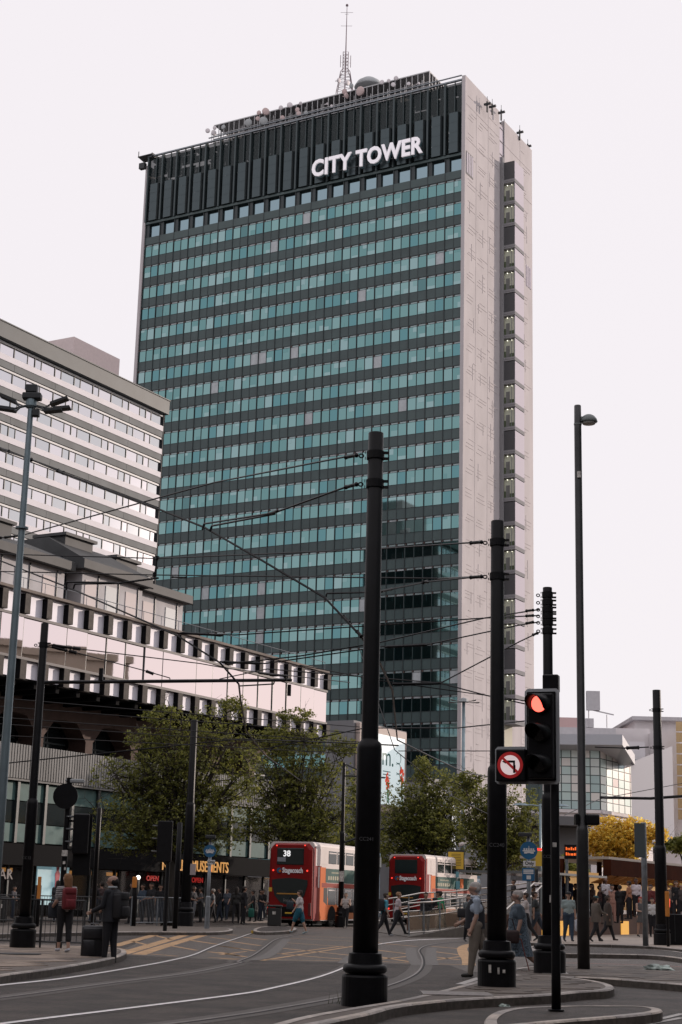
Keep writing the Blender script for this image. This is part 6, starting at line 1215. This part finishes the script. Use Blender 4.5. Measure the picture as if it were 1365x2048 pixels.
    # garments as children
    def rings(prof, m, nm, folds=0, ph=0):      # (z, rx, ry, dy)
        b = MB(); n = 28; vs = []; fs = []
        for i, (z_, rx, ry, dy) in enumerate(prof):
            for k in range(n): a = 2*math.pi*k/n; f = 1+folds*(1 - z_/prof[0][0])*math.sin(a*7+ph); vs.append((rx*H*math.cos(a)*f, dy*H+ry*H*math.sin(a)*f, z_*H+zz))
        for i in range(len(prof)-1):
            for k in range(n): k2 = (k+1) % n; fs.append((i*n+k, (i+1)*n+k, (i+1)*n+k2, i*n+k2))
        b.add(vs, fs); return b.build(nm, m, t, True)
    if skirt:
        c, zl, wd, nm, prt = skirt; m = mat('cloth_%s_%.3f' % (nm, sum(c)), c, .85, var=.12 if not prt else .9, vs=9 if not prt else 38); pr = [(.615, .078*g, .078*g, 0)] if nm != 'dress' else [(.80, .088, .065, 0), (.72, .105*g, .085*g, 0), (.62, .098*g, .092*g, 0)]
        n_ = 5
        for k in range(n_+1): u = k/n_; pr.append((.56+(zl-.56)*u, (.098+wd*u)*g, (.095+wd*1.15*u)*g, (stride[0]+stride[1])*.0*u))
        rings(pr, m, nm, .12)
    if coat:
        c, zl = coat; rings([(.83, .075, .05, -.004), (.80, .118, .062, -.004), (.74, .128*g, .088*g, -.002), (.64, .112*g, .092*g, 0), (.56, .115*g, .098*g, 0), (zl, .122*g, .104*g, 0)], mat('coat_%.3f' % sum(c), c, .8, var=.15, vs=6, bump=.3, bs=10), 'jacket' if zl < .6 else 'coat', .04)
    if hat: 
        c = hat; b = MB(); v = Vector(hp(0, -.005, .03)); b.lathe([(.057*H, -.012*H), (.061*H, .005*H), (.052*H, .03*H), (.02*H, .042*H)], (v.x*H, v.y*H, v.z*H+zz), 16, 1, 1.1); b.box((v.x*H-.04*H, v.y*H+.04*H, v.z*H+zz-.005), (v.x*H+.04*H, v.y*H+.11*H, v.z*H+zz+.006)); b.build('cap', mat('hat_%.3f' % sum(c), c, .8), t, True)
    return t, H, zz
def finish_people():
    dg = bpy.context.evaluated_depsgraph_get()
    for ob, C, cols, t, tp in PEND:
        me = bpy.data.meshes.new_from_object(ob.evaluated_get(dg)); n = len(me.vertices); co = np.empty(n*3); me.vertices.foreach_get('co', co); co = co.reshape(-1, 3)
        best = np.full(n, 1e9); reg = np.zeros(n, int)
        for p, q, r0, r1, g in C:
            d = q-p; L2 = max(d@d, 1e-9); u = np.clip(((co-p)@d)/L2, 0, 1); dist = np.linalg.norm(co-(p+u[:, None]*d), axis=1)-(r0+(r1-r0)*u); dist += .004 if g in (0,) else 0; k = dist < best; best[k] = dist[k]; reg[k] = g
        me.materials.clear()
        for i in range(6):
            c = cols[i]; nm = ('skin', 'top', 'bottom', 'shoe', 'hair', 'eye')[i]
            if i == 1 and tp == 'stripe':
                m = mat('striped_top', c, .8)
                if not m.node_tree.nodes.get('Wave Texture'):
                    nn = m.node_tree; wv = nn.nodes.new('ShaderNodeTexWave'); wv.bands_direction = 'Z'; wv.inputs['Scale'].default_value = 8; tc = nn.nodes.new('ShaderNodeTexCoord'); cr = nn.nodes.new('ShaderNodeValToRGB'); cr.color_ramp.interpolation = 'CONSTANT'; cr.color_ramp.elements[0].color = (.02, .02, .03, 1); cr.color_ramp.elements[1].color = (.42, .40, .40, 1); cr.color_ramp.elements[1].position = .4
                    nn.links.new(tc.outputs['Object'], wv.inputs[0]); nn.links.new(wv.outputs[0], cr.inputs[0]); nn.links.new(cr.outputs[0], nn.nodes['Principled BSDF'].inputs['Base Color'])
            else: m = mat('%s_%.3f_%.3f' % (nm, c[0]*7+c[1]*3, c[2]), c, .6 if i in (0, 3) else .85, var=.12 if i in (1, 2) else .06, vs=7, bump=.25 if i in (1, 2) else 0, bs=9)
            me.materials.append(m)
        nf = len(me.polygons); lv = np.empty(len(me.loops), int); me.loops.foreach_get('vertex_index', lv); ls = np.empty(nf, int); me.polygons.foreach_get('loop_start', ls); me.polygons.foreach_set('material_index', reg[lv[ls]].astype(np.int32)); me.polygons.foreach_set('use_smooth', [True]*nf); me.name = 'body'
        link('body', me, t); old = ob.data; bpy.data.objects.remove(ob); bpy.data.meshes.remove(old)
def bag(p, sx, sy, sz, c, label, name='bag', rz=0, strap=True, cat='bag', r=.05, print_=0):
    t = thing(name, label, cat, p, rz); b = MB(); b.rbox((-sx/2, -sy/2, 0), (sx/2, sy/2, sz), min(r, sx*.4, sy*.4)); m = mat('bag_%.3f' % (c[0]*5+c[1]+c[2]), c, .7, var=.2 if not print_ else .8, vs=8, bump=.3, bs=14); b.build('body', m, t, True)
    if name == 'backpack': b = MB(); b.rbox((-sx*.36, -sy/2-.07, sz*.08), (sx*.36, -sy/2+.02, sz*.5), .03); b.build('front_pocket', m, t, True); b = MB(); b.rbox((-sx*.45, -sy/2-.02, sz*.72), (sx*.45, sy/2, sz+.03), .04); b.build('flap', m, t, True)
    if strap: b = MB(); b.tube([(-sx*.3, 0, sz*.9), (-sx*.1, 0, sz+.22), (sx*.1, 0, sz+.22), (sx*.3, 0, sz*.9)], .012, 5); b.build('strap', m, t)
    return t
dk = (.012, .012, .016); bk = (.010, .010, .013)
# --- woman with red backpack
o = G(126, 1905, .13); t, H, zz = person(126, 1905, 1.66, 28, 'woman with long fair hair and striped top waiting by the left railing', .13, top=(.4, .4, .4), bottom=bk, skin=(.42, .26, .20), hair=(.20, .10, .045), shoe=(.42, .44, .50), stride=(.10, -.10), knee=(0, .05), arms=((.1, .12), (.25, .12), .9, 1.1), leg='crop', hairstyle='long', fine=True, tprint='stripe', head_turn=.3)
a = math.radians(28); back = Vector((math.sin(a), -math.cos(a), 0)); bag(o+back*.20+Vector((0, 0, .92)), .30, .19, .44, (.15, .012, .018), 'red backpack on the back of the fair haired woman', 'backpack', a, False)
bag(o+Vector((-.28, .12, .72)), .26, .10, .34, (.02, .025, .035), 'dark shoulder bag hanging at the fair haired woman\'s side', 'shoulder_bag', .4)
# --- suitcase man
o = G(217, 1927, 0); t, H, zz = person(217, 1927, 1.77, 62, 'balding man in a dark suit standing with a large suitcase', 0, top=(.012, .013, .018), bottom=(.010, .010, .014), skin=(.33, .20, .15), hair=(.01, .008, .008), shoe=(.01, .01, .01), stride=(.06, -.06), knee=(.0, .05), arms=((.25, .1), (.45, .05), .9, .75), sleeve='long', hairstyle='balding', fine=True, coat=((.012, .013, .018), .46), head_turn=.3)
b = MB(); b.lathe([(.052*H, -.02), (.058*H, .0), (.05*H, .025)], (0, -.002, .855*H+zz), 16); b.build('shirt_collar', mat('collar_pale', (.35, .38, .40), .7), t)
a = math.radians(62); back = Vector((math.sin(a), -math.cos(a), 0)); bag(o+back*.23+Vector((0, 0, .90)), .32, .22, .52, (.009, .009, .012), 'black backpack worn by the man with the suitcase', 'backpack', a, False)
p = G(188, 1925, 0); t = thing('suitcase', 'large black soft suitcase with raised handle beside the balding man', 'suitcase', (p.x-.02, p.y+.1, 0), .15); W_ = .44; sm_ = mat('suitcase_fabric', (.014, .014, .018), .38, var=.3, vs=5, bump=.6, bs=9)
b = MB(); b.rbox((-.28, -.16, .06), (.26, .16, .74), .04); b.build('case', sm_, t, True); b = MB(); b.rbox((-.25, -.205, .12), (.02, -.15, .46), .03); b.build('front_pocket', sm_, t, True); b = MB(); b.rbox((-.25, -.20, .48), (.2, -.155, .70), .02); b.build('upper_pocket', sm_, t, True)
b = MB(); [b.tube([(x, .1, .72), (x, .1, 1.06)], .009, 6) for x in (-.05, .20)]; b.tube([(-.05, .1, 1.07), (.20, .1, 1.07)], .016, 6); b.build('handle', steel, t)
for x in (-.22, -.06, .1, .22): b = MB(); b.lathe([(.01, -.012), (.03, -.012), (.03, .012), (.01, .012)], n=12); q = b.build('wheel', rubber, t, loc=(x, -.1 if x in (-.22, .1) else .1, .03)); q.rotation_euler = (0, R90, .3)
b = MB(); b.tube([(-.12, .0, .75), (-.1, -.02, .79), (.05, -.02, .79), (.07, 0, .75)], .012, 5); b.rbox((-.2, -.1, .735), (.12, .08, .75), .005); b.build('top_handle', mat('strap_pale', (.18, .18, .19), .4), t)
# --- old man in waistcoat
t, H, zz = person(950, 1949, 1.80, 95, 'grey haired old man in a dark waistcoat and beige trousers walking left', 0, top=(.34, .40, .48), bottom=(.17, .145, .12), skin=(.40, .25, .19), hair=(.38, .36, .34), shoe=(.02, .018, .016), stride=(.12, -.42), knee=(.0, .25), arms=((.05, .0), (.1, .0), .35, .95), hairstyle='short', fine=True, girth=1.1, Y=32.3, coat=None)
b = MB(); n = 28; pr = [(.812, .072, .058), (.78, .10, .075), (.72, .112, .102), (.64, .108, .108), (.56, .110, .108), (.50, .114, .110)]; vs = [(rx*H*math.cos(2*math.pi*k/n), ry*H*math.sin(2*math.pi*k/n), z_*H+zz) for z_, rx, ry in pr for k in range(n)]; b.add(vs, [(i*n+k, (i+1)*n+k, (i+1)*n+(k+1) % n, i*n+(k+1) % n) for i in range(5) for k in range(n)]); b.build('waistcoat', mat('waistcoat_navy', (.012, .014, .02), .8, bump=.3, bs=9, var=.2), t, True)
b = MB(); b.lathe([(.048*H, -.02), (.056*H, .0), (.046*H, .03)], (0, .0, .835*H+zz), 16); b.build('shirt_collar', mat('collar_blue', (.42, .48, .55), .7), t, True)
# --- old woman in floral dress
t, H, zz = person(1036, 1944, 1.70, 92, 'grey haired old woman in a floral blue dress walking left with a stick', 0, top=(.06, .085, .11), bottom=(.06, .085, .11), skin=(.38, .24, .19), hair=(.34, .31, .29), shoe=(.02, .015, .012), stride=(.30, -.38), knee=(.02, .45), arms=((-.05, .1), (.05, .1), .3, .7), leg='shortskirt', hairstyle='short', fine=True, girth=1.2, Y=33.3, skirt=((.075, .105, .135), .23, .045, 'dress', True))
p = P(1020, 1860, 33.0); bag(Vector((p.x, 32.9, .64)), .36, .16, .26, (.028, .012, .012), 'dark maroon handbag carried by the woman in the floral dress', 'handbag', .1)
q = MB(); q.tube([(0, 0, 0), (-.17, 0, .62), (-.19, 0, .72)], .010, 6); q.tube([(-.19, 0, .72), (-.27, 0, .74)], .013, 6); o2 = q.build('walking_stick', mat('stick_red', (.16, .03, .02), .5)); p = G(1046, 1948, 0); o2.location = (p.x, 32.9, 0); o2['label'] = 'thin reddish walking stick held by the woman in the floral dress'; o2['category'] = 'walking stick'
# --- mid distance
person(598, 1868, 1.74, 75, 'woman in white top and teal shorts walking left in front of the nearer bus', 0, top=(.46, .42, .42), bottom=(.01, .10, .15), skin=(.40, .24, .17), shoe=(.30, .40, .42), stride=(.42, -.30), knee=(.15, .1), arms=((.15, .25), (.5, .15), .4, 1.8), leg='shorts', girth=1.15, hairstyle='short')
bag(G(588, 1866, 0)+Vector((-.2, .1, .95)), .3, .14, .35, (.01, .02, .03), 'dark bag slung behind the woman in teal shorts', 'shoulder_bag')
person(620, 1853, 1.72, 60, 'man in black t shirt and jeans standing beside the nearer bus', .0, top=dk, bottom=(.03, .04, .055), skin=(.30, .17, .12), stride=(.08, -.08), knee=(0, 0), arms=((.1, .1), (.3, .1), .4, 1.2))
person(691, 1857, 1.72, 170, 'woman in a pale vest and black trousers facing the camera by the slim pole', .0, top=(.40, .36, .34), bottom=bk, skin=(.42, .27, .20), hair=(.12, .07, .04), stride=(.12, -.12), knee=(0, .2), arms=((.3, .15), (.3, .15), 1.6, 1.4), sleeve='none', hairstyle='bun')
bag(G(698, 1857, 0)+Vector((.15, -.1, .78)), .45, .16, .38, bk, 'large black bag on the arm of the woman in the pale vest', 'shoulder_bag')
person(768, 1873, 1.74, -75, 'person in a cyan shirt and black trousers walking with a dark rucksack', 0, top=(.07, .30, .40), bottom=bk, shoe=(.35, .36, .38), stride=(.35, -.35), knee=(.05, .3), arms=((.1, .12), (-.1, .15), .3, .5), lean=.10)
bag(G(762, 1873, 0)+Vector((-.02, .0, 1.0)), .3, .24, .46, dk, 'dark rucksack on the person in the cyan shirt', 'backpack', -1.3, False)
person(795, 1872, 1.78, -80, 'fair haired woman in a white top walking beside the cyan shirt', 0, top=(.45, .38, .40), bottom=bk, hair=(.22, .13, .07), shoe=(.02, .02, .02), stride=(.45, -.3), knee=(.05, .2), arms=((.4, .1), (.1, .1), 1.3, .4), lean=.05)
person(852, 1857, 1.75, 190, 'man in a dark jumper standing on the ramp', .05, top=bk, bottom=(.03, .035, .05), skin=(.33, .2, .14), stride=(.05, -.05), knee=(0, 0), arms=((.1, .1), (.1, .1), .3, .3), sleeve='long', Y=70)
person(876, 1855, 1.78, 165, 'person in black with a dark cap standing behind the green shirt', .1, top=bk, bottom=bk, stride=(.05, -.05), knee=(0, 0), sleeve='long', Y=72.5, hat=(.01, .01, .01))
person(884, 1855, 1.76, 60, 'person in a bright green shirt leaning on the ramp rail', .1, top=(.01, .22, .09), bottom=bk, skin=(.25, .14, .10), stride=(.2, -.1), knee=(0, .3), arms=((-.7, .1), (.4, .3), .4, .9), Y=71, lean=.15, hat=(.01, .01, .012))
person(938, 1884, 1.68, 200, 'woman in a grey top with a dark bag half hidden behind the old man', 0, top=(.13, .15, .16), bottom=bk, skin=(.33, .2, .15), stride=(.15, -.15), knee=(0, .2), arms=((.3, .1), (.2, .1), 1.7, .6), hairstyle='long')
bag(G(930, 1884, 0)+Vector((-.12, -.2, .88)), .36, .15, .34, bk, 'dark shoulder bag of the woman in the grey top', 'shoulder_bag')
person(1052, 1882, 1.72, 85, 'person in a white t shirt walking left behind the tram only sign', .13, top=(.42, .38, .37), bottom=bk, stride=(.4, -.4), knee=(.05, .25), arms=((.3, .1), (-.3, .1), .4, .3))
person(1074, 1881, 1.78, -88, 'man in a dark grey top striding right behind the tram only sign', .13, top=(.03, .035, .038), bottom=(.03, .04, .055), stride=(.5, -.45), knee=(.02, .1), arms=((.3, .1), (-.3, .1), .4, .3), lean=-.12)
person(1138, 1884, 1.74, 190, 'man in a pale teal t shirt, cap and jeans walking towards the camera', .13, top=(.24, .30, .30), bottom=(.025, .045, .075), skin=(.36, .22, .16), shoe=dk, stride=(.14, -.16), knee=(0, .25), arms=((.05, .12), (-.05, .15), .15, .2), hat=(.02, .022, .025), girth=1.08)
bag(G(1153, 1882, .13)+Vector((.06, 0, .35)), .22, .15, .45, (.42, .45, .50), 'white plastic carrier bag held by the man in the cap', 'carrier_bag')
person(1193, 1884, 1.66, -60, 'person in a brown jacket with a teal headband and tartan bag', .13, top=(.10, .085, .07), bottom=bk, shoe=bk, stride=(.3, -.3), knee=(.02, .3), arms=((.3, .1), (.3, .1), 1.2, 1.), sleeve='long', coat=((.11, .09, .075), .42), hat=(.02, .08, .09))
bag(G(1183, 1884, .13)+Vector((-.2, 0, .85)), .34, .14, .34, (.22, .22, .23), 'black and white checked bag on the brown jacket arm', 'checked_bag', print_=1)
person(1217, 1882, 1.70, -85, 'person in a long dark brown coat just right of the tartan bag', .13, top=(.05, .035, .028), bottom=bk, shoe=(.04, .02, .015), skin=(.18, .10, .07), stride=(.32, -.3), knee=(.02, .35), sleeve='long', coat=((.05, .038, .03), .34))
person(1283, 1874, 1.72, 200, 'woman with red hair in a grey dress and dark shoes', .13, top=(.075, .075, .078), bottom=(.075, .075, .078), skin=(.40, .26, .20), hair=(.25, .03, .02), shoe=dk, stride=(.1, -.12), knee=(0, .1), arms=((.1, .12), (.2, .12), .1, 1.3), sleeve='none', leg='shortskirt', hairstyle='long', skirt=((.08, .08, .082), .34, .015, 'dress', False))
person(1306, 1874, 1.7, 180, 'person in a white top half hidden behind the grey post', .13, top=(.50, .50, .50), bottom=dk, stride=(.05, -.05), knee=(0, 0), sleeve='long')
# --- on the raised platform
def plat(px, top_py, Y, H, face, label, **k): p = P(px, top_py, Y); person(px, 0, H, face, label, .95, pos=(p.x, Y, .95), **k)
for (px, tp, face, lb, k) in [
    (1212, 1757, 200, 'tall man in a white shirt on the shelter platform with folded arms', dict(top=(.55, .52, .55), bottom=dk, skin=(.14, .07, .05), hairstyle='bald', arms=((.3, .1), (.3, .1), 1.5, 1.5), sleeve='long')),
    (1225, 1770, 190, 'woman in a pinkish jacket seated height in front of the tall white shirted man', dict(top=(.45, .25, .20), bottom=(.40, .22, .18), hairstyle='long', sleeve='long')),
    (1273, 1758, 185, 'man in a white shirt and dark trousers in the middle of the platform', dict(top=(.58, .52, .55), bottom=dk, skin=(.10, .05, .04), hairstyle='short', sleeve='long')),
    (1259, 1763, 60, 'man in an orange shirt carrying a rucksack on the platform', dict(top=(.35, .16, .09), bottom=dk, skin=(.28, .15, .1), sleeve='short')),
    (1184, 1768, 120, 'woman with long dark hair at the left end of the platform', dict(top=(.10, .06, .05), bottom=dk, hairstyle='long', sleeve='long')),
    (1137, 1755, 150, 'man in a dark blue shirt seen between the two lamp posts', dict(top=(.03, .05, .12), bottom=dk, skin=(.3, .16, .11), sleeve='long')),
    (1343, 1768, 170, 'person with a yellow hat near the right edge of the platform', dict(top=(.16, .12, .10), bottom=dk, hat=(.5, .33, .03))),
    (1353, 1763, 210, 'tall dark figure left of the yellow capped person on the platform', dict(top=bk, bottom=bk, sleeve='long')),
    (1363, 1768, 190, 'person with fair hair at the very right edge of the platform', dict(top=(.05, .04, .04), bottom=dk, hair=(.4, .25, .06))),
    (1152, 1768, 100, 'figure in dark clothes under the glass canopy left of the tall lamp post', dict(top=(.04, .03, .03), bottom=bk, sleeve='long')),
    (1166, 1764, 60, 'person in a grey jumper just left of the shelter roof end', dict(top=(.08, .07, .07), bottom=bk, sleeve='long')),
    (1200, 1772, 250, 'dark figure left of the tall man with folded arms', dict(top=(.05, .02, .02), bottom=bk, sleeve='long')),
    (1240, 1771, 20, 'figure with back turned between the pinkish jacket and the rucksack man', dict(top=bk, bottom=bk, sleeve='long')),
    (1302, 1770, 140, 'person in maroon behind the grey post on the platform', dict(top=(.12, .02, .02), bottom=bk, sleeve='long')),
    (1332, 1771, 230, 'person in brown just right of the rightmost tram pole', dict(top=(.12, .07, .05), bottom=bk, sleeve='long')),
    (1098, 1766, 170, 'figure on the platform glimpsed left of the traffic light post', dict(top=(.05, .05, .06), bottom=bk, sleeve='long')),
    (1028, 1760, 100, 'dark figure above the ramp rails left of the tram only sign', dict(top=(.03, .03, .035), bottom=bk, sleeve='long')),
    (1066, 1757, 260, 'woman with reddish hair at the head of the ramp', dict(top=(.16, .16, .18), bottom=bk, hair=(.10, .03, .02), hairstyle='long'))]:
    Yp = 76.5 if px > 1100 else 82; person(px, 0, 1.74, face, lb, .95, pos=(P(px, 1800, Yp).x, Yp, P(px, tp, Yp).z-1.73), stride=(.06, -.06), knee=(0, 0), group='people on the tram stop platform', **k)
bag(Vector((P(1247, 1790, 76.9).x, 76.7, P(1247, 1800, 76.7).z-.1)), .28, .22, .5, bk, 'black rucksack on the orange shirted man', 'backpack', 1.0, False)
# --- crowd by the shops
rp = random.Random(21)
crowd = [(25, 1838, 'child sized figure with a pale hat far left behind the railings', (.05, .05, .06)), (112, 1846, 'dark figure behind the railing right of the orange box', (.03, .03, .035)),
    (186, 1848, 'dark clothed person waiting left of the suitcase man', bk), (200, 1847, 'second dark waiting figure behind the suitcase man', (.05, .03, .03)), (262, 1849, 'person with a pale collar waiting behind the black crossing post', (.05, .05, .05)), (283, 1848, 'person in a navy top waiting at the pale railing', (.04, .06, .09)),
    (300, 1849, 'bare armed person in black at the middle of the pale railing', bk), (318, 1849, 'person leaning an arm on the pale railing', bk), (334, 1848, 'person in a dark red top at the right end of the pale railing', (.12, .015, .02)),
    (385, 1846, 'dark figure walking just right of the large pole foot', (.03, .03, .035)), (400, 1845, 'grey clad figure left of the arcade tram only sign', (.07, .07, .075)), (424, 1846, 'pale haired person right behind the arcade sign post', (.12, .13, .14)),
    (438, 1843, 'small dark figure right of the arcade sign', bk), (453, 1841, 'person silhouetted against the pale arcade poster', (.06, .07, .09)), (472, 1848, 'dark figure with bent arm left of the broad man', (.03, .03, .03)), (487, 1850, 'broad man in black standing before the arcade with a green bag', bk),
    (505, 1844, 'figure in the shade between the broad man and the nearer bus', (.04, .04, .045)), (520, 1843, 'rightmost figure in the shade beside the nearer bus', bk), (525, 1838, 'taller figure in the doorway left of the nearer bus', (.02, .02, .022))]
for i, (px, py, lb, c) in enumerate(crowd):
    s = rp.uniform(-.25, .25); person(px, py, rp.uniform(1.62, 1.8) if i else 1.5, rp.uniform(0, 360), lb, .13, top=c, bottom=rp.choice([bk, dk, (.02, .028, .045)]), skin=(.30, .17, .12), hair=(.02, .015, .012) if i != 11 else (.3, .28, .25), stride=(s, -s), knee=(.02, .15), arms=((rp.uniform(-.2, .4), .1), (rp.uniform(-.2, .4), .12), rp.uniform(.2, 1.4), rp.uniform(.2, 1.4)), sleeve=rp.choice(['short', 'long']), hairstyle=rp.choice(['short', 'long', 'short']), group='people waiting in front of the shops', girth=1.2 if i == 15 else 1)
bag(G(502, 1850, .13)+Vector((0, 0, .35)), .28, .16, .42, (.01, .12, .09), 'green carrier bag hanging by the broad man', 'carrier_bag')
finish_people()
